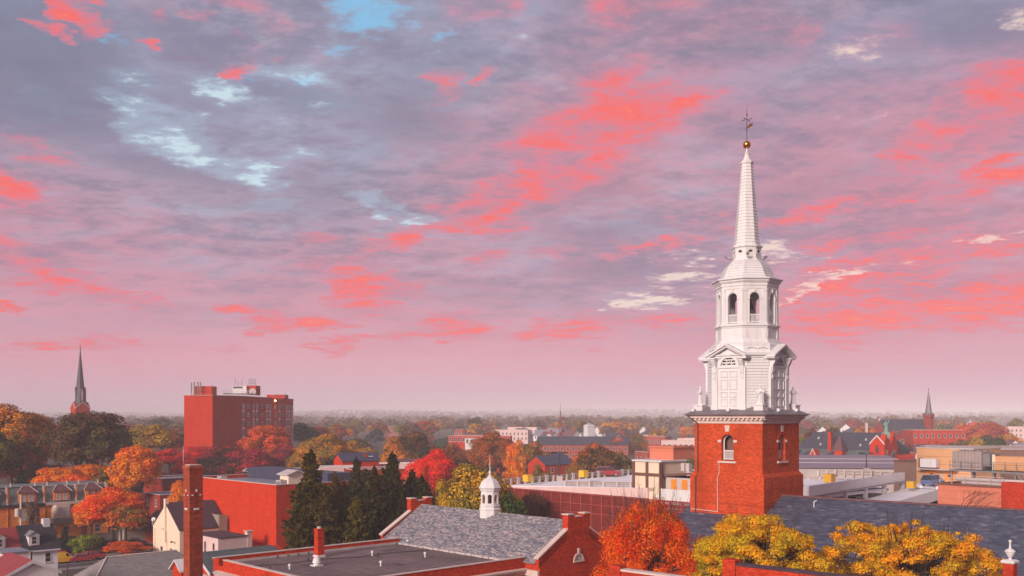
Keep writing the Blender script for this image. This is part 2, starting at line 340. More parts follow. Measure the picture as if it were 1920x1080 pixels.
def face_T(org, ang):
    """face frame: s runs along the wall, d outwards, z up. ang = direction of the outward normal (degrees from +x, local)"""
    n = Vector((math.cos(R(ang)), math.sin(R(ang)), 0)); t = Vector((-n.y, n.x, 0)); o = Vector(org)
    return lambda s, d, z: o + t * s + n * d + Vector((0, 0, z))
def arch_pts(c, hw, zs, n=12): return [(c + hw * math.cos(math.pi * i / n), zs + hw * math.sin(math.pi * i / n)) for i in range(n + 1)]
def arch_wall(mb, T, W_, z0, z1, holes, depth, m=0, n=12):
    """wall with arched holes (c, hw, zb, zs), real thickness"""
    L = -W_ / 2; holes = sorted(holes); edges = [L] + [(holes[i][0] + holes[i + 1][0]) / 2 for i in range(len(holes) - 1)] + [W_ / 2]
    for i, (c, hw, zb, zs) in enumerate(holes):
        a, b_ = edges[i], edges[i + 1]; ap = arch_pts(c, hw, zs, n)
        for d, fl in ((0, 1), (-depth, -1)):
            def q(p): mb.poly([T(x, d, z) for x, z in (p if fl == 1 else p[::-1])], m)
            q([(a, z0), (c - hw, z0), (c - hw, zs), (a, zs)]); q([(c + hw, z0), (b_, z0), (b_, zs), (c + hw, zs)])
            if zb > z0: q([(c - hw, z0), (c + hw, z0), (c + hw, zb), (c - hw, zb)])
            q([(a, zs), (c - hw, zs), (c - hw, z1), (a, z1)]); q([(c + hw, zs), (b_, zs), (b_, z1), (c + hw, z1)])
            for j in range(n): q([ap[j + 1], ap[j], (ap[j][0], z1), (ap[j + 1][0], z1)])
        ring = [(c - hw, zb), (c + hw, zb)] + ap
        for j in range(len(ring)):
            p, r = ring[j], ring[(j + 1) % len(ring)]
            mb.poly([T(p[0], 0, p[1]), T(p[0], -depth, p[1]), T(r[0], -depth, r[1]), T(r[0], 0, r[1])], m)
def arch_ring(mb, T, c, zs, r0, r1, d0, d1, m=0, n=12):
    a, b_ = arch_pts(c, r0, zs, n), arch_pts(c, r1, zs, n)
    for j in range(n):
        mb.hexa([T(*v) for v in ((a[j][0], d0, a[j][1]), (b_[j][0], d0, b_[j][1]), (b_[j + 1][0], d0, b_[j + 1][1]), (a[j + 1][0], d0, a[j + 1][1]),
                                 (a[j][0], d1, a[j][1]), (b_[j][0], d1, b_[j][1]), (b_[j + 1][0], d1, b_[j + 1][1]), (a[j + 1][0], d1, a[j + 1][1]))], m)
def window(parent, T, c, zb, w, h, fm, gm, bars=(1, 1), fw=0.08, sill=True, proud=0.05, arched=False, label=None):
    """window frame (part) with its pane (sub-part); the pane sits behind the frame"""
    mb = MB(); a, b_ = c - w / 2, c + w / 2
    if sill: mb.tbox(T, a - .06, b_ + .06, 0.0, proud + .06, zb - .09, zb - .002)
    mb.tbox(T, a, a + fw, .0, proud, zb, zb + h); mb.tbox(T, b_ - fw, b_, .0, proud, zb, zb + h)
    mb.tbox(T, a + fw, b_ - fw, .0, proud, zb, zb + fw); mb.tbox(T, a + fw, b_ - fw, .0, proud, zb + h - fw, zb + h)
    nx, nz = bars
    for i in range(1, nx + 1): x = a + fw + (w - 2 * fw) * i / (nx + 1); mb.tbox(T, x - .02, x + .02, .0, proud * .8, zb + fw, zb + h - fw)
    for i in range(1, nz + 1): z = zb + fw + (h - 2 * fw) * i / (nz + 1); mb.tbox(T, a + fw, b_ - fw, .002, proud * .78, z - .03, z + .03)
    if arched: arch_ring(mb, T, c, zb + h + .003, w / 2 - fw, w / 2, 0, proud)
    f = mb.build('window', fm, parent)
    if label: f['label'] = label
    g = MB(); g.poly([T(a + fw, .012, zb + fw), T(b_ - fw, .012, zb + fw), T(b_ - fw, .012, zb + h - fw), T(a + fw, .012, zb + h - fw)])
    if arched:
        ap = arch_pts(c, w / 2 - fw, zb + h); g.poly([T(x, .012, z) for x, z in ap])
    g.build('pane', gm, f)
    return f
def P(px, py, Y): return Vector(((px - 960) / F * Y, Y, CAMZ - (py - 780) / F * Y))
def smooth(a, b, x):
    t = min(1, max(0, (x - a) / (b - a))); return t * t * (3 - 2 * t)
def ground(x, y):
    return 9 * smooth(205, 290, y) * smooth(-40, -105, x) * (1 - smooth(400, 620, y)) + 10 * smooth(380, 620, y) + 32 * smooth(1800, 6200, y) + 9 * smooth(1800, 5000, y) * math.sin(x * .0011 + 1.3) + 6 * smooth(1300, 3200, y) * math.sin(x * .0046 + y * .0011)
GU, GV = Vector((.729, .6845, 0)), Vector((.6845, -.729, 0))      # street grid: u away-right, v right-towards
GRID = 43.2                                                      # local x = u, local y = -v
# ------------------------------------------------------------------ common materials
M = {}
M['brick'] = brick('brick_red', (.50, .040, .015, 1)); M['brick_tower'] = brick('brick_orange', (.53, .066, .018, 1), stain=.6)
M['brick_hot'] = brick('brick_scarlet', (.56, .034, .007, 1), stain=.3, var=.25)
M['brick_brown'] = brick('brick_brown', (.34, .065, .035, 1), stain=.6)
M['brick_dark'] = brick('brick_maroon', (.30, .035, .025, 1)); M['brick_far'] = brick('brick_rust', (.36, .07, .05, 1), bw=.6, bh=.25)
M['brick_orange'] = brick('brick_amber', (.85, .25, .05, 1)); M['salmon'] = brick('brick_salmon', (.62, .20, .13, 1), stain=.12, var=.08, mortar=(.66, .24, .17, 1))

def aged_white(name, col):
    m, k, b, o = mat(name); co = objco(k); x, y, z = k.xyz(co); h = k.math('ADD', x, y)
    n = k.noise(k.comb(k.math('MULTIPLY', x, 2.2), k.math('MULTIPLY', y, 2.2), k.math('MULTIPLY', z, .35)), 1.0, 6, .65)
    c = k.mix(k.math('MULTIPLY', k.maprange(n, .46, .74), .55), col, mul(col, .66))
    c = k.mix(k.math('MULTIPLY', k.maprange(k.noise(co, 3.5, 4, .6), .55, .75), .25), c, (col[0] * .8, col[1] * .74, col[2] * .66, 1))
    k.put(b.inputs['Base Color'], c); b.inputs['Roughness'].default_value = .6; return m
M['white'] = aged_white('white_paint', (.70, .705, .745, 1)); M['bright'] = plain('white_clapboard', (.86, .85, .90, 1), .6, var=.06); M['cream'] = plain('cream_render', (.80, .66, .52, 1), .8, var=.06)
M['stone'] = plain('pale_stone', (.62, .50, .47, 1), .8, var=.12); M['pinkwhite'] = plain('pink_render', (.70, .52, .52, 1), .8, var=.08)
M['concrete'] = plain('concrete', (.52, .47, .48, 1), .85, var=.12); M['deck'] = plain('pale_deck', (.88, .88, .93, 1), .7, var=.06, scale=.2)
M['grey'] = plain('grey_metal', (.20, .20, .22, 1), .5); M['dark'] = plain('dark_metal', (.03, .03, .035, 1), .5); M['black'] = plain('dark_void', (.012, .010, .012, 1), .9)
M['lead'] = plain('lead_sheet', (.16, .145, .17, 1), .45, var=.2); M['gold'] = plain('gilded', (.75, .34, .05, 1), .28, 1.0, var=.1)
M['tar'] = plain('roof_gravel', (.165, .115, .122, 1), .95, var=.38, scale=.22); M['tar_patch'] = plain('tar_patch', (.085, .062, .068, 1), .8, var=.2); M['felt'] = plain('dark_roofing', (.03, .028, .04, 1), .8, var=.3)
M['bluegrey'] = plain('blue_grey_roofing', (.22, .23, .29, 1), .6, var=.12); M['navy'] = plain('navy_roofing', (.045, .05, .10, 1), .6, var=.25)
M['slate_blue'] = shingle('slate_blue', [(.022, .028, .055, 1), (.045, .055, .095, 1), (.08, .09, .14, 1), (.24, .24, .30, 1)], .5, .26, 'x', .5, .6)
M['slate_blue_y'] = shingle('slate_blue_hip', [(.03, .035, .055, 1), (.05, .055, .08, 1), (.08, .08, .11, 1)], .4, .3, 'xy', .6)
M['slate_mix'] = shingle('slate_mottled', [(.055, .065, .095, 1), (.15, .155, .19, 1), (.32, .29, .31, 1), (.70, .50, .47, 1)], .30, .16, 'x', .6, .36)
M['slate_green'] = shingle('slate_green', [(.05, .075, .085, 1), (.09, .12, .13, 1), (.15, .14, .16, 1)], .4, .25, 'xy', .7)
M['slate_grey'] = shingle('slate_grey', [(.17, .16, .17, 1), (.25, .23, .235, 1), (.33, .28, .28, 1)], .4, .22, 'xy', .8)
M['slate_mansard'] = shingle('slate_mansard', [(.10, .13, .15, 1), (.16, .19, .21, 1), (.24, .23, .25, 1)], .4, .25, 'xy', .7)
M['slate_mauve'] = shingle('slate_mauve', [(.10, .035, .045, 1), (.15, .06, .07, 1), (.20, .10, .11, 1)], .35, .2, 'xy', .8)
M['roof_plum'] = shingle('shingle_plum', [(.04, .02, .035, 1), (.06, .03, .05, 1), (.09, .045, .065, 1)], .4, .2, 'xy', .85)
M['roof_rust'] = plain('rust_roof', (.30, .04, .045, 1), .6)
M['glass'] = glass('window_glass'); M['glass_pale'] = glass('curtained_glass', (.40, .36, .36, 1), .25); M['trim'] = plain('window_trim', (.66, .60, .58, 1), .6, var=.06)
M['screen'] = plain('screen_red', (.34, .05, .045, 1), .6); M['brown'] = plain('brown_steel', (.16, .075, .06, 1), .6); M['yellow'] = plain('yellow_plastic', (.80, .46, .03, 1), .5, var=.06)
M['orange'] = plain('orange_paint', (.80, .26, .02, 1), .5); M['tan'] = plain('tan_panel', (.62, .34, .17, 1), .7, var=.07); M['taupe'] = ribbed('taupe_cladding', (.24, .14, .12, 1), .5, 'xy')
M['louvre'] = ribbed('louvre_grey', (.36, .30, .30, 1), .42, 'xy', .5); M['bark'] = plain('bark', (.055, .035, .03, 1), .9, var=.3, scale=2); M['rubber'] = plain('tyre', (.012, .012, .014, 1), .9)
M['chrome'] = plain('rim', (.5, .5, .52, 1), .3, .8); M['copper'] = plain('verdigris', (.20, .36, .32, 1), .7); M['wood'] = plain('weathered_wood', (.34, .28, .25, 1), .85, var=.2, scale=3)
M['seam'] = ribbed('standing_seam', (.21, .18, .24, 1), 1.1, 'y', .4); M['asphalt'] = plain('asphalt', (.055, .052, .058, 1), .9, var=.2); M['pave'] = plain('sidewalk', (.24, .21, .21, 1), .9)
M['line'] = plain('road_paint', (.6, .58, .55, 1), .7); M['ochre'] = plain('ochre_trim', (.70, .48, .08, 1), .6); M['leaf'] = leafmat('leaves'); M['needle'] = leafmat('needles', nscale=.9)
# ------------------------------------------------------------------ ground, street
def build_ground():
    xs = np.concatenate([np.linspace(-9000, -700, 14), np.linspace(-640, 640, 96), np.linspace(700, 9000, 14)])
    ys = np.concatenate([np.linspace(-400, 0, 6)[:-1], np.linspace(0, 620, 60), np.linspace(640, 2400, 60), np.linspace(2600, 12000, 16)])
    mb = MB(); nx = len(xs)
    for y in ys:
        for x in xs: mb.v.append((x, y, ground(x, y)))
    for j in range(len(ys) - 1):
        for i in range(nx - 1): a = j * nx + i; mb.f.append((a, a + 1, a + nx + 1, a + nx))
    mb.m = [0] * len(mb.f)
    m, k, b, o = mat('town_ground'); co = objco(k)
    n1 = k.noise(co, .02, 5, .6); n2 = k.noise(co, .3, 5, .6)
    c = k.ramp(n1, [(.3, (.05, .05, .045, 1)), (.5, (.07, .06, .04, 1)), (.62, (.11, .075, .04, 1)), (.75, (.06, .07, .03, 1))])
    k.put(b.inputs['Base Color'], k.mix(k.math('MULTIPLY', n2, .6), c, (.035, .03, .03, 1))); b.inputs['Roughness'].default_value = .95
    g = mb.build('ground', m, smooth=True); tag(g, kind='structure')
    # street running away to the right past the row houses
    c0 = Vector((-77, 179, 0))
    def strip(name, m_, v0, v1, u0, u1, z0, z1, parent=None):
        b_ = MB(); N = 40
        for i in range(N):
            p = [c0 + GU * (u0 + (u1 - u0) * (i + s) / N) + GV * w for s, w in ((0, v0), (1, v0), (1, v1), (0, v1))]
            b_.poly([(q.x, q.y, ground(q.x, q.y) + z1) for q in p])
            if z1 > .1:
                for w0 in (v0, v1):
                    e = [c0 + GU * (u0 + (u1 - u0) * (i + s) / N) + GV * w0 for s in (0, 1)]
                    b_.poly([(e[0].x, e[0].y, ground(e[0].x, e[0].y)), (e[1].x, e[1].y, ground(e[1].x, e[1].y)), (e[1].x, e[1].y, ground(e[1].x, e[1].y) + z1), (e[0].x, e[0].y, ground(e[0].x, e[0].y) + z1)])
        r = b_.build(name, m_); return tag(r, kind='structure')
    strip('road', M['asphalt'], -5, 5.5, -60, 60, 0, .03)
    strip('pavement', M['pave'], -7.6, -5, -60, 60, 0, .15); strip('pavement', M['pave'], 5.5, 7.5, -60, 30, 0, .15)
    strip('road_marking', M['line'], -2.75, -2.6, -60, 60, 0, .036); strip('road_marking', M['line'], .2, .32, -60, 60, 0, .036); strip('road_marking', M['line'], -.1, .02, -60, 60, 0, .036)
    strip('parking_lot', M['asphalt'], 7.6, 24, -8, 22, 0, .035)
build_ground()
# ------------------------------------------------------------------ the brick church with the white steeple
def oct_ring(r, z, rot=22.5): return [(r / math.cos(R(22.5)) * math.cos(R(rot + 45 * i)), r / math.cos(R(22.5)) * math.sin(R(rot + 45 * i)), z) for i in range(8)]
def cham_ring(w, a, z):      # square of width w with chamfered corners, flat sides a long
    h, q = w / 2, a / 2
    return [(h, -q, z), (h, q, z), (q, h, z), (-q, h, z), (-h, q, z), (-h, -q, z), (-q, -h, z), (q, -h, z)]
def courses(mb, ringf, z0, z1, step, lip=.018):      # overlapping boards, each course tipped out a little
    n = max(1, int(round((z1 - z0) / step))); 
    for i in range(n):
        a, b = z0 + (z1 - z0) * i / n, z0 + (z1 - z0) * (i + 1) / n
        mb.loft([ringf(a, lip), ringf(b, 0)], 0, caps=False); mb.loft([ringf(a, 0), ringf(a, lip)], 0, caps=False)
def robed_figure(loc, rz, label, arm):
    """standing robed stone figure, one continuous mesh"""
    mb = MB(); k = 16; rings = []
    prof = [(0, .30, .25), (.05, .33, .28), (.35, .29, .25), (.75, .25, .22), (1.0, .245, .2), (1.2, .27, .2), (1.38, .29, .19), (1.46, .20, .15), (1.52, .085, .09), (1.57, .08, .09), (1.62, .10, .12), (1.70, .115, .14), (1.78, .10, .125), (1.84, .05, .06)]
    for j, (z, rx, ry) in enumerate(prof):
        sway = .05 * math.sin(z * 2.2)
        rings.append([((rx * (1 + (.10 * math.sin(5 * t + j * .4) if z < 1.3 else 0))) * math.cos(t) + sway, ry * (1 + (.10 * math.sin(5 * t + j * .4) if z < 1.3 else 0)) * math.sin(t) - (.02 if z > 1.55 else 0), z) for t in [2 * math.pi * i / k for i in range(k)]])
    mb.loft(rings)
    for s, ((ex, ey, ez), (hx, hy, hz)) in zip((-1, 1), arm):
        sh = (s * .27, 0, 1.38); el = (s * ex, ey, ez); ha = (s * hx, hy, hz)
        mb.tube(sh, el, .095, .08, 8); mb.tube(el, ha, .085, .05, 8); mb.lathe([(.02, hz - .06), (.055, hz), (.03, hz + .07)], 6, (s * hx, hy))
    mb.box(-.17, .17, -.34, -.28, 1.02, 1.24); mb.box(-.36, .36, -.32, .32, -.10, 0.01)
    o = mb.build('statue', M['white'], smooth=False); o.location = loc; o.rotation_euler = (0, 0, R(rz))
    tag(o, label, 'statue', 'robed statues round the steeple'); return o
def build_church():
    CX, CY, rz = 25.2, 103.0, 47.0
    ch = thing('church', 'red brick church tower carrying a tall white wooden steeple, with a dark slate nave', 'church', (CX, CY, 0), rz)
    faces = [180, 270, 0, 90]
    # --- brick tower
    mb = MB(); h = 4.0
    for a in faces:
        T = face_T(Vector((math.cos(R(a)) * h, math.sin(R(a)) * h, 0)), a)
        arch_wall(mb, T, 2 * h, 21.1, 26.3, [(0.0 if a in (180, 0) else .15, .72, 22.35, 24.35)], .7)
    b = 4.33
    mb.loft([[(-b, -b, z), (b, -b, z), (b, b, z), (-b, b, z)] for z in (0, 20.7)], caps=False)
    mb.loft([[(-b, -b, 20.7), (b, -b, 20.7), (b, b, 20.7), (-b, b, 20.7)], [(-h, -h, 21.12), (h, -h, 21.12), (h, h, 21.12), (-h, h, 21.12)]], caps=False)
    for z, e in ((19.45, .05), (18.15, .05), (17.85, .08)):
        mb.loft([[(-b - e, -b - e, z + q), (b + e, -b - e, z + q), (b + e, b + e, z + q), (-b - e, b + e, z + q)] for q in (0, .12)])
    tw = mb.build('tower_wall', M['brick_tower'], ch)
    mb = MB(); mb.box(-3.2, 3.2, -3.2, 3.2, 21.6, 21.7); mb.box(-.35, .35, -.35, .35, 21.7, 26.2); mb.box(-2.9, -2.6, -1, 1, 21.7, 25.8)
    mb.build('belfry_floor', M['brown'], ch)
    mb = MB(); T = face_T((-b, 0, 0), 180)
    mb.tbox(T, -3.0, 3.3, 0.003, .10, 17.05, 17.2); mb.tbox(T, -3.0, -2.7, .003, .08, 16.0, 17.05); mb.tbox(T, 3.0, 3.3, .003, .08, 16.0, 17.05)
    mb.build('panel_frame', M['brick_tower'], ch)
    for a in (180, 270):
        T = face_T(Vector((math.cos(R(a)) * h, math.sin(R(a)) * h, 0)), a); c = 0.0 if a == 180 else .15
        mb = MB(); arch_ring(mb, T, c, 24.35, .60, .715, -.5, -.42); mb.tbox(T, c - .715, c - .60, -.5, -.42, 22.4, 24.35); mb.tbox(T, c + .60, c + .715, -.5, -.42, 22.4, 24.35)
        mb.tbox(T, c - .6, c + .6, -.5, -.42, 23.32, 23.42); mb.tbox(T, c - .6, c + .6, -.5, -.42, 22.45, 22.53)
        for i in range(8): x = c - .52 + i * 1.04 / 7; mb.tbox(T, x - .035, x + .035, -.48, -.44, 22.53, 23.32)
        mb.build('balustrade', M['white'], ch)
        mb = MB(); arch_ring(mb, T, c, 24.35, .78, 1.0, .003, .05); mb.build('arch_hood', M['brick_tower'], ch)
        mb = MB(); mb.prism([T(c - .2, .0, 25.36), T(c + .2, .0, 25.36), T(c + .32, .0, 26.02), T(c - .32, .0, 26.02)], T(0, .1, 0) - T(0, 0, 0)); mb.build('keystone', M['stone'], ch)
        for s in (-1, 1):
            mb = MB(); mb.tbox(T, c + s * .92 - .2, c + s * .92 + .2, .0, .09, 24.25, 24.5); mb.build('impost_block', M['stone'], ch)
        mb = MB(); mb.tbox(T, c - 1.05, c + 1.05, .0, .2, 22.1, 22.3); mb.build('sill', M['stone'], ch)
    mb = MB(); T = face_T((-h, 0, 0), 180)
    mb.tube(T(-3.55, .09, 26.2), T(-3.55, .09, 20.9), .06); mb.tube(T(-3.55, .09, 20.9), T(-3.6, .45, 20.5), .06); mb.tube(T(-3.6, .45, 20.5), T(-3.6, .45, 15), .06); mb.tube(T(-4.3, .9, 27), T(-3.55, .09, 26.2), .06)
    mb.build('downpipe', M['dark'], ch)
    mb = MB(); mb.tube(T(-.95, .08, 22.1), T(-.95, .08, 21), .04); mb.tube(T(-.95, .08, 21), T(-.95, .42, 20.6), .04); mb.tube(T(-.95, .42, 20.6), T(-.95, .42, 17.0), .04); mb.tube(T(-.95, .42, 17), T(-4.2, .42, 17.1), .04)
    mb.build('conduit', M['stone'], ch)
    # --- cornice and skirt roof
    mb = MB()
    def sq(r, z): return [(-r, -r, z), (r, -r, z), (r, r, z), (-r, r, z)]
    mb.loft([sq(4.02, 26.22), sq(4.10, 26.22), sq(4.10, 26.42), sq(4.18, 26.5), sq(4.18, 26.72), sq(4.5, 26.80), sq(4.5, 26.95), sq(4.72, 27.06), sq(4.72, 27.1)])
    mb.build('cornice', M['stone'], ch)
    mb = MB()
    for a in faces:
        T = face_T(Vector((math.cos(R(a)) * 4.18, math.sin(R(a)) * 4.18, 0)), a)
        for i in range(17): x = -4.1 + i * 8.2 / 16; mb.tbox(T, x - .11, x + .11, .003, .27, 26.6, 26.79)
    mb.build('modillion_row', M['stone'], ch)
    mb = MB(); mb.loft([sq(4.86, 27.10), sq(4.88, 27.16), sq(3.3, 27.95)]); mb.build('skirt_roof', M['lead'], ch)
    # --- lower white stage
    w, a_ = 7.2, 3.9
    def wall_ring(z, e): return cham_ring(w + 2 * e, a_ + .8 * e, z)
    mb = MB(); courses(mb, wall_ring, 28.05, 33.1, .29, .085); mb.loft([cham_ring(w + .3, a_ + .1, 27.3), cham_ring(w + .3, a_ + .1, 28.0), cham_ring(w + .04, a_, 28.06)], caps=False)
    mb.build('lower_stage', M['white'], ch)
    for ang in faces:
        T = face_T(Vector((math.cos(R(ang)) * w / 2, math.sin(R(ang)) * w / 2, 0)), ang)
        mb = MB(); mb.tbox(T, -1.98, -1.32, .0, .26, 27.35, 32.1); mb.tbox(T, 1.32, 1.98, .0, .26, 27.35, 32.1)
        mb.tbox(T, -1.32, 1.32, .0, .12, 27.35, 32.0); mb.tbox(T, -2.05, -1.25, .0, .33, 27.35, 28.0); mb.tbox(T, 1.25, 2.05, .0, .33, 27.35, 28.0); mb.tbox(T, -1.25, 1.25, .0, .2, 27.35, 27.85)
        for s in (-1, 1):      # scroll brackets
            c = s * 1.62; mb.prism([T(c - .22, .26, 31.3), T(c - .22, .36, 31.55), T(c - .22, .40, 32.2), T(c - .22, .7, 32.75), T(c - .22, .7, 33.05), T(c - .22, .0, 33.05), T(c - .22, .0, 31.3)], T(.44, 0, 0) - T(0, 0, 0))
            mb.tbox(T, c - .14, c + .14, .26, .34, 30.9, 31.3)
        for z0, z1 in ((31.05, 31.75), (29.75, 30.85), (28.95, 29.55), (27.98, 28.8)):
            for x0, x1 in ((-.98, -.1), (.1, .98)):
                for q in ((x0, x1, z0, z0 + .08), (x0, x1, z1 - .08, z1), (x0, x0 + .08, z0 + .08, z1 - .08), (x1 - .08, x1, z0 + .08, z1 - .08)): mb.tbox(T, q[0], q[1], .12, .22, q[2], q[3])
                mb.tbox(T, x0 + .13, x1 - .13, .12, .15, z0 + .13, z1 - .13)
        mb.tbox(T, -1.32, 1.32, .12, .24, 32.0, 32.2); arch_ring(mb, T, 0, 32.2, .93, 1.22, .03, .24); mb.tbox(T, -.17, .17, .2, .34, 33.05, 33.5)
        mb.build('door_surround', M['white'], ch)
        mb = MB(); ap = arch_pts(0, .93, 32.2); mb.poly([T(x, .05, z) for x, z in ap]); lu = mb.build('lunette', M['black'], ch)
        mb = MB()
        for t in (30, 60, 90, 120, 150): mb.tbox(lambda s, d, z, t=t: T(s * math.cos(R(t)) - z * math.sin(R(t)), d, 32.2 + s * math.sin(R(t)) + z * math.cos(R(t))), .34, .93, .06, .1, -.028, .028)
        arch_ring(mb, T, 0, 32.2, .30, .36, .06, .11)
        for t in (20, 90, 160): arch_ring(mb, T, .6 * math.cos(R(t)), 32.2 + .55 * math.sin(R(t)) - .1, .24, .29, .06, .105, n=8)
        mb.build('muntin', M['white'], lu)
        # pediment
        mb = MB(); hw, zb, zt, dp = 2.38, 33.05, 34.25, .95
        mb.prism([T(-1.9, -.05, 33.05), T(1.9, -.05, 33.05), T(0, -.05, 34.0)], T(0, .3, 0) - T(0, 0, 0))
        for s in (-1, 1):
            for (e0, e1, d1) in ((0, .2, dp - .2), (.2, .36, dp)):
                mb.prism([T(s * hw, -1.2, zb - .1 + e0), T(s * hw, -1.2, zb - .1 + e1), T(0, -1.2, zt - .1 + e1), T(0, -1.2, zt - .1 + e0)], T(0, d1 + 1.2, 0) - T(0, 0, 0))
            mb.tbox(T, min(s * 1.3, s * hw), max(s * 1.3, s * hw), 0, dp - .1, zb - .12, zb + .06)
        mb.build('pediment', M['white'], ch)
    mb = MB(); mb.loft([cham_ring(7.24, 3.9, 33.02), cham_ring(7.5, 4.0, 33.06), cham_ring(7.5, 4.0, 33.2), cham_ring(8.0, 4.2, 33.3), cham_ring(8.0, 4.2, 33.42)]); mb.build('stage_cornice', M['white'], ch)
    mb = MB(); mb.loft([cham_ring(8.0, 4.2, 33.42), cham_ring(7.3, 3.4, 33.62), cham_ring(7.1, 3.2, 34.3), cham_ring(7.2, 3.2, 34.34), cham_ring(7.2, 3.2, 34.46), oct_ring(3.2, 34.75)]); mb.build('attic', M['white'], ch)
    for i in range(8):
        if i % 2: 
            T = face_T(Vector((math.cos(R(45 * i)) * 3.78, math.sin(R(45 * i)) * 3.78, 0)), 45 * i)
            for x in (-.6, .6):
                mb = MB()
                for t in range(6): q = t / 6; mb.tbox(T, x - .5 + q, x - .5 + q + .16, -.05, .05, 33.95 - .14 * math.sin(math.pi * (t + .5) / 6) * -1, 34.1 - .14 * math.sin(math.pi * (t + .5) / 6) * -1)
                mb.build('swag', M['white'], ch)
    # --- octagon pedestal
    mb = MB(); courses(mb, lambda z, e: oct_ring(3.0 + e, z), 35.1, 36.2, .2, .025); mb.loft([oct_ring(3.2, 34.5), oct_ring(3.2, 34.8), oct_ring(3.08, 35.0), oct_ring(3.0, 35.1)], caps=False)
    mb.loft([oct_ring(3.0, 36.2), oct_ring(3.06, 36.22), oct_ring(3.1, 36.36), oct_ring(3.26, 36.44), oct_ring(3.26, 36.54), oct_ring(3.05, 36.62)])
    mb.build('octagon_pedestal', M['white'], ch)
    for i in range(8):
        T = face_T(Vector((math.cos(R(45 * i)) * 3.0, math.sin(R(45 * i)) * 3.0, 0)), 45 * i); e = 3.0 * math.tan(R(22.5))
        for s in (-1, 1):
            mb = MB()
            mb.tbox(T, min(s * (e - .42), s * e), max(s * (e - .42), s * e), 0, .07, 35.0, 36.2); mb.tbox(T, min(s * (e - .3), s * (e - .06)), max(s * (e - .3), s * (e - .06)), .07, .1, 35.25, 36.0); mb.build('corner_panel', M['white'], ch)
    # --- belfry
    mb = MB(); rb = 2.95
    for i in range(8):
        T = face_T(Vector((math.cos(R(45 * i)) * rb, math.sin(R(45 * i)) * rb, 0)), 45 * i)
        arch_wall(mb, T, 2 * rb * math.tan(R(22.5)), 36.6, 40.6, [(0, .54, 36.7, 39.35)], .34)
    mb.build('belfry_wall', M['white'], ch)
    mb = MB(); mb.loft([oct_ring(2.7, 36.55), oct_ring(2.7, 36.66)]); mb.loft([oct_ring(2.7, 40.4), oct_ring(2.7, 40.5)]); mb.lathe([(.2, 36.6), (.2, 40.5)], 8); mb.lathe([(.75, 38.4), (.7, 38.6), (.5, 39.2), (.4, 39.6), (.1, 39.8)], 12)
    mb.build('bell', M['brown'], ch)
    mb = MB()
    for i in range(8):
        T = face_T(Vector((math.cos(R(45 * i)) * rb, math.sin(R(45 * i)) * rb, 0)), 45 * i); e = rb * math.tan(R(22.5))
        for s in (-1, 1):
            p, q = sorted((s * (e - .36), s * e)); mb.tbox(T, p, q, 0, .09, 36.6, 40.3); mb.tbox(T, p - .04, q + .02, 0, .13, 40.08, 40.24); mb.tbox(T, p - .04, q + .02, 0, .13, 36.6, 36.85)
            p, q = sorted((s * .56, s * .74)); mb.tbox(T, p, q, 0, .06, 36.7, 39.25); mb.tbox(T, p - .03, q + .03, 0, .1, 39.2, 39.4)
        arch_ring(mb, T, 0, 39.4, .545, .76, 0, .07); mb.prism([T(-.08, 0, 39.95), T(.08, 0, 39.95), T(.13, 0, 40.3), T(-.13, 0, 40.3)], T(0, .13, 0) - T(0, 0, 0))
    mb.build('pilaster', M['white'], ch)
    for i in range(8):
        T = face_T(Vector((math.cos(R(45 * i)) * rb, math.sin(R(45 * i)) * rb, 0)), 45 * i); mb = MB()
        mb.tbox(T, -.54, .54, -.22, -.1, 37.55, 37.65); mb.tbox(T, -.54, .54, -.22, -.1, 36.78, 36.88)
        for j in range(8): x = -.47 + j * .94 / 7; mb.tbox(T, x - .03, x + .03, -.19, -.13, 36.88, 37.55)
        mb.build('belfry_rail', M['white'], ch)
    mb = MB(); mb.loft([oct_ring(2.95, 40.3), oct_ring(3.02, 40.32), oct_ring(3.02, 40.6), oct_ring(3.1, 40.64), oct_ring(3.1, 40.95), oct_ring(3.3, 41.08), oct_ring(3.3, 41.2), oct_ring(3.5, 41.32), oct_ring(3.5, 41.42), oct_ring(2.9, 41.5)]); mb.build('belfry_cornice', M['white'], ch)
    mb = MB()
    for i in range(8):
        T = face_T(Vector((math.cos(R(45 * i)) * 3.1, math.sin(R(45 * i)) * 3.1, 0)), 45 * i)
        for j in range(12): x = -1.2 + j * 2.4 / 11; mb.tbox(T, x - .05, x + .05, .003, .12, 40.95, 41.06)
    mb.build('dentil_row', M['white'], ch)
    # --- bell roof, drum, spire
    prof = [(2.98, 41.46), (2.78, 41.64), (2.62, 41.9), (2.50, 42.25), (2.36, 42.62), (2.15, 42.98), (1.88, 43.3), (1.6, 43.55), (1.43, 43.66)]
    def bell_r(z):
        for (r0, z0), (r1, z1) in zip(prof, prof[1:]):
            if z <= z1: return r0 + (r1 - r0) * (z - z0) / (z1 - z0)
        return prof[-1][0]
    mb = MB(); courses(mb, lambda z, e: oct_ring(bell_r(z) + e, z), 41.46, 43.66, .27, .06); mb.build('bell_roof', M['white'], ch)
    mb = MB(); mb.loft([oct_ring(1.5, 43.6), oct_ring(1.5, 43.75), oct_ring(1.38, 43.8), oct_ring(1.38, 44.85), oct_ring(1.42, 44.9), oct_ring(1.54, 45.0), oct_ring(1.54, 45.1), oct_ring(1.36, 45.16)]); mb.build('drum', M['white'], ch)
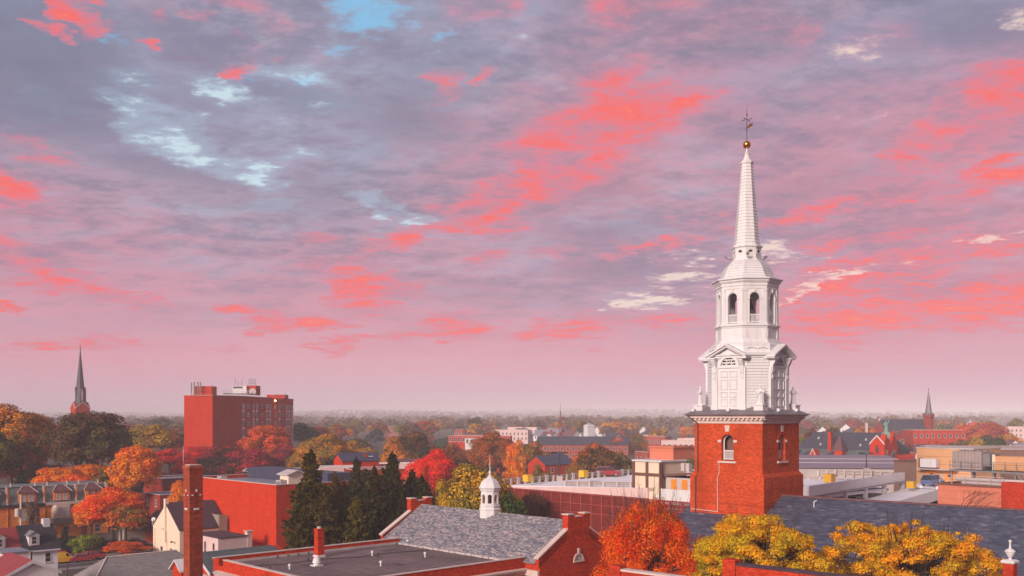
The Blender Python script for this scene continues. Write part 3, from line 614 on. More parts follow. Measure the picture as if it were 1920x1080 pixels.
    for i in range(8):
        T = face_T(Vector((math.cos(R(45 * i)) * 1.38, math.sin(R(45 * i)) * 1.38, 0)), 45 * i)
        mb = MB()
        for q in ((-.4, .4, 44.22, 44.27), (-.4, .4, 44.73, 44.78), (-.4, -.35, 44.27, 44.73), (.35, .4, 44.27, 44.73)): mb.tbox(T, q[0], q[1], 0, .03, q[2], q[3])
        f = mb.build('window', M['white'], ch, ); mb = MB()
        mb.poly([T(.23 * math.cos(t), .012, 44.5 + .13 * math.sin(t)) for t in [2 * math.pi * j / 16 for j in range(16)]]); mb.build('pane', M['black'], f)
    pr2 = [(1.34, 45.14), (1.26, 45.4), (1.19, 45.7), (.955, 48.7), (.55, 54.0)]
    def sp_r(z):
        for (r0, z0), (r1, z1) in zip(pr2, pr2[1:]):
            if z <= z1: return r0 + (r1 - r0) * (z - z0) / (z1 - z0)
        return pr2[-1][0]
    mb = MB(); courses(mb, lambda z, e: oct_ring(sp_r(z) + e, z), 45.14, 54.0, .34, .055); mb.build('spire', M['white'], ch)
    mb = MB(); mb.loft([oct_ring(.56, 53.9), oct_ring(.66, 54.05), oct_ring(.68, 54.2), oct_ring(.6, 54.28), oct_ring(.42, 54.45), oct_ring(.28, 54.7), oct_ring(.21, 55.05), oct_ring(.27, 55.1), oct_ring(.27, 55.18), oct_ring(.1, 55.25), oct_ring(.085, 55.75)]); mb.build('spire_cap', M['white'], ch)
    mb = MB(); mb.lathe([(.02, 55.68)] + [(.42 * math.sin(math.pi * j / 14), 56.1 - .42 * math.cos(math.pi * j / 14)) for j in range(1, 14)] + [(.02, 56.52)], 24); mb.build('gilded_ball', M['gold'], ch, smooth=True)
    mb = MB(); mb.tube((0, 0, 56.5), (0, 0, 59.3), .05, .035, 8); mb.tube((0, 0, 59.3), (0, 0, 60.4), .035, .008, 8)
    mb.lathe([(.02, 59.2), (.09, 59.32), (.02, 59.45)], 8)
    for dx, dy in ((1, 0), (0, 1)):
        mb.tube((-.48 * dx, -.48 * dy, 58.8), (.48 * dx, .48 * dy, 58.8), .022)
        for s in (-1, 1): mb.lathe([(.01, 58.72), (.075, 58.8), (.01, 58.88)], 8, (s * .5 * dx, s * .5 * dy))
    vr = mb.build('weathervane_rod', M['dark'], ch)
    mb = MB(); q = math.radians(-rz)
    pts = [(-.30, 57.62), (-.05, 57.85), (.12, 57.86), (.42, 58.08), (.62, 58.10), (.58, 58.28), (.72, 58.52), (.52, 58.36), (.40, 58.42), (.18, 58.20), (.02, 58.02), (-.2, 57.78)]
    mb.prism([(x * math.cos(q), x * math.sin(q), z) for x, z in pts], (-.05 * math.sin(q), .05 * math.cos(q), 0)); mb.build('vane', M['gold'], vr)
    # --- lamps on the steeple
    for ang in (180 - 58, 180 + 45 - 13, 270 + 55):
        d = Vector((math.cos(R(ang)), math.sin(R(ang)), 0)); mb = MB(); u = Vector((-d.y, d.x, 0))
        p = [d * 1.4 + Vector((0, 0, 43.85)), d * 1.9 + Vector((0, 0, 43.8)), d * 2.15 + Vector((0, 0, 43.98))]
        mb.tube(p[0], p[1], .045); mb.tube(p[1], p[2], .045); c = p[2]
        mb.hexa([c + u * i + d * j + Vector((0, 0, l)) for i, j, l in ((-.16, -.05, 0), (.16, -.05, 0), (.16, .22, .1), (-.16, .22, .1), (-.16, -.12, .2), (.16, -.12, .2), (.16, .15, .3), (-.16, .15, .3))])
        mb.build('floodlight', M['grey'], ch)
    for (x, y) in ((-4.35, 3.9), (-4.35, -.3), (-1.2, -4.35), (2.8, -4.35)):
        mb = MB(); mb.tube((x, y, 27.2), (x, y, 27.55), .05); mb.box(x - .17, x + .17, y - .15, y + .15, 27.5, 27.78); mb.box(x - .2, x + .2, y - .02, y + .02, 27.45, 27.5); mb.build('floodlight', M['white'], ch)
    # pedestals and statues at the tower corners
    ped = MB()
    for sx in (-1, 1):
        for sy in (-1, 1):
            cx, cy = sx * 3.55, sy * 3.55; ped = MB(); ped.box(cx - .52, cx + .52, cy - .52, cy + .52, 27.25, 28.08); ped.box(cx - .6, cx + .6, cy - .6, cy + .6, 28.08, 28.2); ped.build('pedestal', M['white'], ch)
    mw = Matrix.Translation((CX, CY, 0)) @ Matrix.Rotation(R(rz), 4, 'Z')
    arms = [[((.42), -.05, 1.1), (.20, -.34, 1.25)], [((.45), -.05, 1.12), (.05, -.30, 1.1)]]
    arms2 = [[(.46, -.1, 1.12), (.42, -.34, .85)], [(.42, .0, 1.1), (.1, -.3, 1.2)]]
    for (lx, ly, face, lab, ar) in ((-3.55, 3.55, -100, 'white robed statue on the pedestal facing the red apartment tower', arms), (-3.55, -3.55, -43, 'white robed statue on the middle pedestal, in front of the steeple corner boards', arms2), (3.55, -3.55, 30, 'white robed statue on the pedestal facing the market hall', arms)):
        p = mw @ Vector((lx, ly, 28.3)); robed_figure(p, face, lab, ar)
    # --- nave
    y0, y1, xr, zr, hw, drop = 5.2, -46.0, -.47, 18.75, 9.5, 4.9
    mb = MB(); e = .25
    for s in (-1, 1):
        mb.hexa([(xr, y1, zr - e), (xr + s * hw, y1, zr - drop - e), (xr + s * hw, y0, zr - drop - e), (xr, y0, zr - e), (xr, y1, zr), (xr + s * hw, y1, zr - drop), (xr + s * hw, y0, zr - drop), (xr, y0, zr)])
    mb.build('nave_roof', M['slate_blue'], ch)
    mb = MB(); mb.box(xr - .16, xr + .16, y1, -4.35, zr - .05, zr + .1); mb.build('ridge_cap', M['slate_mauve'], ch)
    mb = MB(); mb.prism([(xr - hw + .5, y0 - .3, 0), (xr + hw - .5, y0 - .3, 0), (xr + hw - .5, y0 - .3, 13.8), (xr, y0 - .3, 18.4), (xr - hw + .5, y0 - .3, 13.8)], (0, y1 - y0 + .6, 0)); mb.build('nave_wall', M['brick_tower'], ch)
    mb = MB(); mb.prism([(xr - 1.2, -28.2, zr - .7), (xr - .1, -28.2, zr + .02), (xr - .1, -28.2, zr + .35), (xr - .7, -28.2, zr + .25)], (0, -1.1, 0)); mb.build('roof_vent', M['brown'], ch)
    mb = MB(); mb.tube((xr - 1.6, -8.6, zr - .9), (xr - 1.6, -8.6, zr - .3), .05); mb.tube((xr - 1.6, -8.6, zr - .3), (xr - 1.6, -8.9, zr - .15), .05); mb.build('vent_pipe', M['white'], ch)
    mb = MB(); mb.box(xr - hw - .25, xr - hw + .02, y1, y0, zr - drop - .3, zr - drop - .1); mb.build('gutter', M['white'], ch)
build_church()
# ------------------------------------------------------------------ generic simple building
def gable_roof(mb, x0, x1, y0, y1, z, rise, axis, over=.3, th=.15, m=0):
    """two sloping slabs; axis = direction of the ridge"""
    if axis == 'x':
        c = (y0 + y1) / 2; hw = (y1 - y0) / 2; k = rise / hw
        for s in (-1, 1):
            e = hw + over; ye, ze = c + s * e, z + rise - k * e
            p = [(x0 - over, c, z + rise), (x1 + over, c, z + rise), (x1 + over, ye, ze), (x0 - over, ye, ze)]
            mb.hexa([(a, b, d) for a, b, d in p] + [(a, b, d + th) for a, b, d in p], m)
    else:
        c = (x0 + x1) / 2; hw = (x1 - x0) / 2; k = rise / hw
        for s in (-1, 1):
            e = hw + over; xe, ze = c + s * e, z + rise - k * e
            p = [(c, y0 - over, z + rise), (c, y1 + over, z + rise), (xe, y1 + over, ze), (xe, y0 - over, ze)]
            mb.hexa([(a, b, d) for a, b, d in p] + [(a, b, d + th) for a, b, d in p], m)
def gable_wall(mb, x0, x1, y0, y1, z, rise, axis, m=0):
    if axis == 'x': mb.prism([(x0, y0, 0), (x0, y1, 0), (x0, y1, z), (x0, (y0 + y1) / 2, z + rise - .02), (x0, y0, z)], (x1 - x0, 0, 0), m)
    else: mb.prism([(x0, y0, 0), (x1, y0, 0), (x1, y0, z), ((x0 + x1) / 2, y0, z + rise - .02), (x0, y0, z)], (0, y1 - y0, 0), m)
def sideT(x0, x1, y0, y1, side):
    if side == 'x-': return face_T((x0, (y0 + y1) / 2, 0), 180), y1 - y0
    if side == 'x+': return face_T((x1, (y0 + y1) / 2, 0), 0), y1 - y0
    if side == 'y-': return face_T(((x0 + x1) / 2, y0, 0), 270), x1 - x0
    return face_T(((x0 + x1) / 2, y1, 0), 90), x1 - x0
def house(name, label, cat, loc, rz, w, d, h, roof='x', rise=2.5, wall='white', rmat='felt', wins=(), trim='trim', pane='glass', chim=(), group=None, parapet=.5, over=.3, base=3.0, door=None):
    """simple building: local x0..w, y0..d from the corner at loc; wins = (side, n across, n up, w, h, z0, dz)"""
    t = thing(name, label, cat, loc, rz, group); mb = MB()
    if roof in ('x', 'y'):
        gable_wall(mb, 0, w, 0, d, h, rise, roof); mb.box(0, w, 0, d, -base, -.001); mb.build('wall', M[wall], t)
        mb = MB(); gable_roof(mb, 0, w, 0, d, h, rise, roof, over); mb.build('roof', M[rmat], t)
    elif roof == 'hip':
        mb.box(0, w, 0, d, -base, h); mb.build('wall', M[wall], t); mb = MB(); o = over; q = min(w, d) / 2
        if w > d: rid = [(q, d / 2), (w - q, d / 2)]
        else: rid = [(w / 2, q), (w / 2, d - q)]
        c = [(-o, -o, h), (w + o, -o, h), (w + o, d + o, h), (-o, d + o, h)]; a, b = [(x, y, h + rise) for x, y in rid]
        mb.poly(c[::-1])
        if w > d: mb.poly([c[0], c[1], b, a]); mb.poly([c[1], c[2], b]); mb.poly([c[2], c[3], a, b]); mb.poly([c[3], c[0], a])
        else: mb.poly([c[0], c[1], a]); mb.poly([c[1], c[2], b, a]); mb.poly([c[2], c[3], b]); mb.poly([c[3], c[0], a, b])
        mb.build('roof', M[rmat], t)
    else:
        mb.box(0, w, 0, d, -base, h); mb.build('wall', M[wall], t); mb = MB()
        if parapet > 0:
            e = .25
            for q in ((-.03, w + .03, -.03, e), (-.03, w + .03, d - e, d + .03), (-.03, e, e, d - e), (w - e, w + .03, e, d - e)): mb.box(*q, h + .002, h + parapet)
            mb.build('parapet', M[wall], t); mb = MB()
            for q in ((-.1, w + .1, -.1, e + .06), (-.1, w + .1, d - e - .06, d + .1), (-.1, e + .06, e + .06, d - e - .06), (w - e - .06, w + .1, e + .06, d - e - .06)): mb.box(*q, h + parapet + .002, h + parapet + .09)
            mb.build('coping', M['stone' if trim == 'trim' else trim], t)
        mb = MB(); e = .27 if parapet > 0 else -.2; mb.box(e, w - e, e, d - e, h + .004, h + .12); mb.build('flat_roof', M[rmat], t)
    for (sd, nx, nz, ww, wh, z0, dz) in wins:
        T, L = sideT(0, w, 0, d, sd)
        for i in range(nx):
            for j in range(nz): window(t, T, -L / 2 + L * (i + .5) / nx, z0 + j * dz, ww, wh, M[trim], M[pane], (0, 1))
    for (cx, cy, cw, ch_) in chim:
        mb = MB(); zb = h - .6 if roof == 'flat' else h + .0; mb.box(cx - cw / 2, cx + cw / 2, cy - cw / 2, cy + cw / 2, zb, h + ch_); mb.box(cx - cw / 2 - .08, cx + cw / 2 + .08, cy - cw / 2 - .08, cy + cw / 2 + .08, h + ch_ + .002, h + ch_ + .14); mb.build('chimney', M['brick'], t)
    if door:
        T, L = sideT(0, w, 0, d, door[0]); mb = MB(); mb.tbox(T, door[1] - .5, door[1] + .5, 0, .06, .1, 2.2); mb.build('door', M[door[2]], t)
    return t
# ------------------------------------------------------------------ foreground hall: flat gravel roof, slate gable wing, cupola
def build_hall():
    t = thing('brick_hall', 'red brick hall with gravel flat roof, mottled slate gable and small white cupola', 'building', (-11.7, 100, 0), GRID)
    xr, y1, y0, ze, zr = 5.0, 3.2, -20.7, 14.15, 17.35
    mb = MB()
    mb.box(-20.6, -.02, -18.8, 0, 0, 13.5)
    mb.prism([(0, y0, 0), (2 * xr, y0, 0), (2 * xr, y0, ze - .1), (xr, y0, zr - .1), (0, y0, ze - .1)], (0, y1 - y0, 0))
    mb.build('wall', M['brick'], t)
    mb = MB(); k = (zr - ze) / xr
    for s in (-1, 1):
        xe = xr + s * (xr + .25); zz = zr - k * (xr + .25); a, b = y0 + .45, y1 - .45
        p = [(xr, a, zr), (xe, a, zz), (xe, b, zz), (xr, b, zr)]
        mb.hexa([(x, y, z - .12) for x, y, z in p] + p)
    mb.build('slate_roof', M['slate_mix'], t)
    # gable parapets with raised shoulders and chimney blocks
    for nm, ya in (('gable_parapet', y0), ('gable_parapet', y1 - .42)):
        mb = MB(); q = .42
        for s in (-1, 1):
            xs = [xr + s * (xr + .15), xr + s * 1.45]; zz = [ze + .02, zr - k * 1.45 + .0]
            mb.prism([(xs[0], ya, zz[0] - .6), (xs[0], ya, zz[0] + .2), (xs[1], ya, zz[1] + .2), (xs[1], ya, zz[1] - .6)], (0, q, 0))
        mb.prism([(xr - 1.45, ya - .06, zr - 1.2), (xr + 1.45, ya - .06, zr - 1.2), (xr + 1.45, ya - .06, zr + .62), (xr + .75, ya - .06, zr + .62), (xr + .45, ya - .06, zr + .38), (xr - .45, ya - .06, zr + .38), (xr - .75, ya - .06, zr + .62), (xr - 1.45, ya - .06, zr + .62)], (0, q + .3, 0))
        f = mb.build(nm, M['brick'], t)
        mb = MB()
        for s in (-1, 1):
            xs = [xr + s * (xr + .3), xr + s * 1.46]; zz = [ze - .02, zr - k * 1.46]
            mb.prism([(xs[0], ya - .08, zz[0] + .2), (xs[0], ya - .08, zz[0] + .34), (xs[1], ya - .08, zz[1] + .34), (xs[1], ya - .08, zz[1] + .2)], (0, q + .16, 0))
            p, r = sorted((xr + s * .7, xr + s * 1.52)); mb.box(p, r, ya - .12, ya + q + .3, zr + .62, zr + .72)
        mb.box(xr - .45, xr + .45, ya - .1, ya + q + .28, zr + .385, zr + .45)
        mb.build('coping', M['stone'], f)
    # flat roof, parapets
    mb = MB(); mb.box(-20.3, -.25, -18.5, -.3, 13.5, 13.75); mb.build('flat_roof', M['tar'], t)
    mb = MB()
    for i in range(7): x = -17.6 + i * 2.5 + .2 * (i % 3); mb.box(x, x + .09, -18.4, -.5, 13.751, 13.757)
    for (x, y, sx, sy) in ((-15.2, -6.5, 1.4, .9), (-9.0, -12.2, .9, 1.6), (-4.6, -4.1, 1.8, 1.1)): mb.box(x, x + sx, y, y + sy, 13.751, 13.7595)
    tag(mb.build('roof_seam', M['tar_patch'], t), kind='stuff')
    mb = MB(); q = [(-19.5, -3.2), (-16, -4.6), (-12.5, -4.2), (-8.8, -5.6), (-5, -5.2), (-1.2, -6.4)]
    for a, b in zip(q, q[1:]): mb.tube((a[0], a[1], 13.80), (b[0], b[1], 13.80), .03, n=5)
    mb.build('roof_cable', M['dark'], t)
    mb = MB()
    for q in ((-20.62, -.3, -.32, .02), (-20.62, -20.3, -18.82, -1.9), (-20.62, -20.3, -1.1, -.32), (-20.3, -.02, -18.82, -18.5)): mb.box(*q, 13.503, 14.3)
    mb.box(-20.62, -20.3, -1.9, -1.1, 13.503, 13.75); mb.build('parapet', M['brick'], t)
    mb = MB()
    for q in ((-20.68, -.3, -.36, .08), (-20.68, -20.26, -18.86, -1.92), (-20.26, -.02, -18.88, -18.46)): mb.box(*q, 14.303, 14.36)
    mb.build('coping', M['stone'], t)
    mb = MB(); mb.box(-20.1, -.3, -.46, -.325, 13.76, 13.98); mb.box(-20.29, -20.15, -18.4, -2.1, 13.76, 13.9); mb.build('flashing', M['concrete'], t)
    mb = MB()
    for i in range(22): y = -.6 - i * .82; mb.box(-.62 + .04 * (i % 3), -.26, y - .74, y, 13.76, 13.90 + .02 * (i % 2))
    mb.build('eave_flashing', M['concrete'], t)
    for i in range(5): x = -14.5 + i * 1.1; mb = MB(); mb.box(x, x + .06, -.50, -.465, 13.76, 14.0); mb.build('strap', M['dark'], t)
    # right-hand front: white cornice and windows below the parapet
    mb = MB(); mb.prism([(-20.6, -18.8, 12.75), (-20.6, -19.0, 12.75), (-20.6, -19.05, 13.0), (-20.6, -19.35, 13.15), (-20.6, -19.4, 13.32), (-20.6, -18.8, 13.36)], (20.55, 0, 0)); mb.build('cornice', M['stone'], t); mb = MB()
    mb.prism([(-.05, -18.8, 12.75), (-.05, -20.7, 12.75), (-.05, -20.7, 13.3), (-.05, -18.8, 13.3)], (-.25, 0, 0)); mb.build('cornice', M['stone'], t)
    mb = MB(); mb.prism([(-20.6, -18.8, 12.75), (-20.85, -18.8, 12.75), (-21.1, -18.8, 13.2), (-20.6, -18.8, 13.3)], (0, 18, 0)); mb.build('cornice', M['stone'], t)
    T = face_T((xr, y0, 0), 270)
    for x in (-3.3, -1.25, 1.25, 3.3): 
        f = window(t, T, x, 9.6, 1.0, 1.55, M['trim'], M['glass'], (1, 2), .1)
        mb = MB(); mb.prism([T(x - .12, 0, 11.18), T(x + .12, 0, 11.18), T(x + .17, 0, 11.6), T(x - .17, 0, 11.6)], T(0, .08, 0) - T(0, 0, 0)); mb.build('keystone', M['stone'], f)
    f = None; mb = MB(); arch_ring(mb, T, 0, 13.75, .48, .68, 0, .09, n=14); mb.tbox(T, -.72, .72, 0, .12, 13.58, 13.74); mb.prism([T(-.1, .0, 14.36), T(.1, .0, 14.36), T(.14, .0, 14.85), T(-.14, .0, 14.85)], T(0, .12, 0) - T(0, 0, 0))
    f = mb.build('fan_window', M['stone'], t); mb = MB(); mb.poly([T(x, .02, z) for x, z in arch_pts(0, .48, 13.75)]); pn = mb.build('pane', M['glass'], f)
    mb = MB()
    for q in (36, 72, 108, 144): mb.tbox(lambda s, d, z, q=q: T(s * math.cos(R(q)) - z * math.sin(R(q)), d, 13.75 + s * math.sin(R(q)) + z * math.cos(R(q))), .14, .48, .022, .05, -.018, .018)
    arch_ring(mb, T, 0, 13.75, .12, .16, .022, .05); arch_ring(mb, T, 0, 13.75, .29, .325, .022, .05); mb.build('muntin', M['trim'], f)
    T = face_T((-10.3, -18.8, 0), 270)
    for i in range(7):
        x = 9.3 - i * 2.4; f = window(t, T, x, 9.4, 1.1, 1.9, M['trim'], M['glass'], (1, 2), .1)
        mb = MB(); mb.prism([T(x - .14, 0, 11.35), T(x + .14, 0, 11.35), T(x + .2, 0, 11.85), T(x - .2, 0, 11.85)], T(0, .08, 0) - T(0, 0, 0)); mb.build('keystone', M['stone'], f)
    # cupola
    c = (xr, -8.5); mb = MB(); r0 = R(22.5 + 2)
    def ring(r, z): return [(c[0] + r * 1.082 * math.cos(r0 + R(45 * i)), c[1] + r * 1.082 * math.sin(r0 + R(45 * i)), z) for i in range(8)]
    mb.loft([ring(1.0, 16.1), ring(1.0, 17.5), ring(1.06, 17.54), ring(1.06, 17.64), ring(.94, 17.7), ring(.94, 17.88), ring(1.02, 17.92), ring(1.02, 18.0), ring(.9, 18.04)]); cu = mb.build('cupola', M['white'], t)
    mb = MB()
    for i in range(8):
        a = math.degrees(r0) + 22.5 + 45 * i; T = face_T((c[0] + .88 * math.cos(R(a)), c[1] + .88 * math.sin(R(a)), 0), a); arch_wall(mb, T, 2 * .88 * math.tan(R(22.5)), 18.02, 19.5, [(0, .2, 18.2, 18.9)], .14, n=8); arch_ring(mb, T, 0, 18.9, .205, .27, 0, .03, n=8); mb.tbox(T, -.28, .28, 0, .05, 18.1, 18.19)
    mb.loft([ring(.9, 19.42), ring(.98, 19.5), ring(.98, 19.62), ring(1.1, 19.74), ring(1.1, 19.82), ring(.95, 19.9)])
    mb.build('lantern', M['white'], cu)
    mb = MB(); mb.loft([ring(1.06, 19.83), ring(.98, 20.0), ring(.86, 20.3), ring(.62, 20.56), ring(.3, 20.76), ring(.14, 20.95), ring(.10, 21.15)]); mb.build('dome', M['white'], cu)
    mb = MB(); mb.loft([ring(.28, 18.0), ring(.28, 19.5)]); mb.build('bell', M['brown'], cu)
    mb = MB(); mb.lathe([(.05, 21.1), (.16, 21.25), (.12, 21.38), (.04, 21.5), (.03, 22.2), (.008, 23.2)], 10, c); mb.build('finial', M['white'], cu)
    # roof fittings
    Rz = Matrix.Rotation(R(-GRID), 3, 'Z')
    def loc(px, py, z):
        Y = (CAMZ - z) * F / (py - 780); return Rz @ (Vector(((px - 960) / F * Y, Y, z)) - Vector((-11.7, 100, 0)))
    q = loc(598.5, 1044, 13.75); mb = MB(); mb.box(q.x - .34, q.x + .34, q.y - .34, q.y + .34, 13.76, 16.3); mb.box(q.x - .38, q.x + .38, q.y - .38, q.y + .38, 16.3, 16.42); f = mb.build('chimney', M['brick'], t)
    mb = MB(); mb.lathe([(.2, 16.42), (.2, 16.6)], 10, (q.x, q.y)); mb.build('flue', M['concrete'], f); mb = MB(); mb.box(q.x - .42, q.x + .42, q.y - .42, q.y + .42, 13.75, 13.95); mb.build('flashing', M['white'], f)
    q = loc(594, 1061, 13.75); mb = MB(); mb.box(q.x - .42, q.x + .42, q.y - .42, q.y + .42, 13.755, 13.85); mb.lathe([(.3, 13.85), (.3, 14.0)], 12, (q.x, q.y)); mb.lathe([(.40, 14.04), (.30, 14.4), (.2, 14.52)], 14, (q.x, q.y)); mb.build('roof_cowl', M['white'], t)
    mb = MB(); mb.lathe([(.31, 13.9), (.31, 14.03)], 12, (q.x, q.y))
    for px, py in ((543, 1068), (698, 1042.5), (714, 1062), (797, 1045), (764, 1021)):
        q = loc(px, py, 13.75); mb = MB(); mb.lathe([(.07, 13.76), (.07, 14.05), (.13, 14.06), (.13, 14.22), (.05, 14.26)], 10, (q.x, q.y)); mb.build('vent_pipe', M['white'], t)
    for px, py in ((709, 1044), (507, 1071), (491, 1068), (578, 1053), (744, 1023)):
        q = loc(px, py, 13.75); mb = MB(); mb.lathe([(.06, 13.76), (.06, 14.1), (.03, 14.12)], 8, (q.x, q.y)); mb.build('vent_stub', M['dark'], t)
build_hall()
# ------------------------------------------------------------------ tall chimney with the gabled slate wing beside it
def build_chimney():
    t = thing('brick_chimney', 'tall slender brick chimney stack with blind arches near its top', 'chimney', P(355.5, 780, 90) * 1.0 - Vector((0, 0, 27)), GRID)
    w = 1.32; mb = MB(); zt = 22.35
    mb.box(0, w, 0, w, 0, 21.6)
    mb.loft([[(-e, -e, z), (w + e, -e, z), (w + e, w + e, z), (-e, w + e, z)] for e, z in ((0, 21.6), (.03, 21.62), (.03, 21.95), (.07, 21.97), (.07, 22.2), (.02, 22.22), (.02, zt))])
    mb.build('stack', M['brick_brown'], t); 
    for a, nrm in ((180, (0, w / 2, 0)), (270, (w / 2, 0, 0))):
        T = face_T(nrm, a); mb = MB()
        ap = [(-.2, 18.35), (.2, 18.35)] + arch_pts(0, .2, 19.55, 8); mb.prism([T(x, .0, z) for x, z in ap], T(0, .004, 0) - T(0, 0, 0)); mb.build('blind_arch', M['brick_dark'], t)
        mb = MB(); arch_ring(mb, T, 0, 19.55, .21, .33, 0, .04, n=8); mb.build('arch_hood', M['brick'], t)
        for q in ((-.24, .24, 18.15, 18.33), (-.46, -.3, 19.5, 19.62), (.3, .46, 19.5, 19.62), (-.07, .07, 19.88, 20.1)):
            mb = MB(); mb.tbox(T, q[0], q[1], 0, .08, q[2], q[3]); mb.build('stone_block', M['white'], t)
    mb = MB(); mb.box(.1, w - .1, .1, w - .1, zt, zt + .06); mb.box(-.09, w + .09, -.09, w + .09, 22.2, 22.215); mb.build('cap', M['stone'], t)
    # wing
    o = P(372, 780, 96.5); g = thing('slate_wing', 'low brick wing under a weathered green slate roof behind the tall chimney', 'building', (o.x, o.y, 0), GRID)
    mb = MB(); gable_wall(mb, 0, 9, -3.1, 3.1, 11.6, 1.62, 'x'); mb.build('wall', M['brick'], g)
    mb = MB(); zr, ze, h = 13.3, 11.55, 3.3
    for s in (-1, 1):
        p = [(-.35, 0, zr), (8.2, 0, zr), (9.4, s * h, ze), (-.35, s * h, ze)]; mb.hexa([(x, y, z - .12) for x, y, z in p] + p)
    mb.poly([(8.2, 0, zr), (9.4, h, ze), (9.4, -h, ze)]); mb.build('slate_roof', M['slate_green'], g)
    mb = MB()
    for s in (-1, 1): mb.prism([(-.45, 0, zr - .2), (-.45, 0, zr + .05), (-.45, s * 3.4, ze + .02), (-.45, s * 3.4, ze - .22)], (.12, 0, 0))
    mb.box(-.5, -.02, -3.5, 3.5, 11.0, 11.3); mb.build('rake_board', M['white'], g)
    o = P(346, 780, 97); g = thing('gabled_porch', 'small white gabled porch roof left of the tall chimney', 'porch', (o.x - .4, o.y - 1.6, 0), GRID)
    mb = MB(); gable_wall(mb, .2, 2.4, -1.0, 1.0, 11.8, .8, 'x'); mb.build('wall', M['brick'], g); mb = MB(); gable_roof(mb, .2, 2.4, -1, 1, 11.8, .8, 'x', .3); mb.build('roof', M['white'], g)
build_chimney()
# ------------------------------------------------------------------ big red brick block
def build_block():
    L, Wd = 32, 17; o = P(517.8, 780, 165)
    t = thing('brick_warehouse', 'large windowless scarlet brick block with flat roof behind the tall chimney', 'building', (o.x, o.y, 0), GRID)
    H = 15.1; mb = MB(); mb.box(0, Wd, 0, L, 0, 14.3)
    for q in ((0, .35, 0, L), (.35, Wd, 0, .35), (.35, Wd, L - .35, L), (Wd - .35, Wd, .35, L - .35)): mb.box(*q, 14.303, H)
    mb.build('wall', M['brick_hot'], t)
    mb = MB()
    for q in ((-.08, .45, -.08, L + .08), (.45, Wd + .08, -.08, .45), (.45, Wd + .08, L - .45, L + .08), (Wd - .45, Wd + .08, .45, L - .45)): mb.box(*q, H + .003, H + .1)
    mb.build('coping', M['stone'], t)
    mb = MB(); mb.box(.36, Wd - .36, .36, L - .36, 14.31, 14.5); mb.build('flat_roof', M['bluegrey'], t)
    mb = MB(); mb.box(Wd - 6, Wd - .5, 1, L - 1, 14.51, 16.6); mb.build('dark_penthouse', M['navy'], t)
    for i, (x, y, sx, sy, sz, lab) in enumerate(((1.0, 22.5, 1.3, 1.6, 1.0, 'pale rooftop unit nearest the tall chimney'), (2.2, 2.4, 1.3, 1.6, 1.2, 'pale rooftop unit at the corner by the spruces'))):
        a = thing('rooftop_unit', lab, 'air conditioner', Matrix.Translation((o.x, o.y, 0)) @ Matrix.Rotation(R(GRID), 4, 'Z') @ Vector((x, y, 14.5)), GRID, 'air conditioners on the scarlet block')
        mb = MB(); mb.box(0, sx, 0, sy, .1, sz); mb.build('casing', M['concrete'], a); mb = MB(); mb.lathe([(.3, sz), (.34, sz + .12)], 12, (sx / 2, sy / 2)); mb.build('fan_cowl', M['grey'], a)
        mb = MB(); mb.box(-.02, -.003, .15, sy - .15, .3, sz - .2); mb.build('grille', M['grey'], a)
    p = P(541, 780, 172); g = thing('stair_house', 'white roofed stair house on the scarlet block beside the spruces', 'building', (p.x, p.y, 14.5), GRID)
    mb = MB(); mb.prism([(0, 0, 0), (3.4, 0, 0), (3.4, 0, 2.0), (1.7, 0, 2.6), (0, 0, 2.0)], (0, 3, 0)); mb.build('wall', M['cream'], g); mb = MB(); gable_roof(mb, 0, 3.4, 0, 3, 2.0, .6, 'y', .45, .18); mb.build('roof', M['concrete'], g)
build_block()
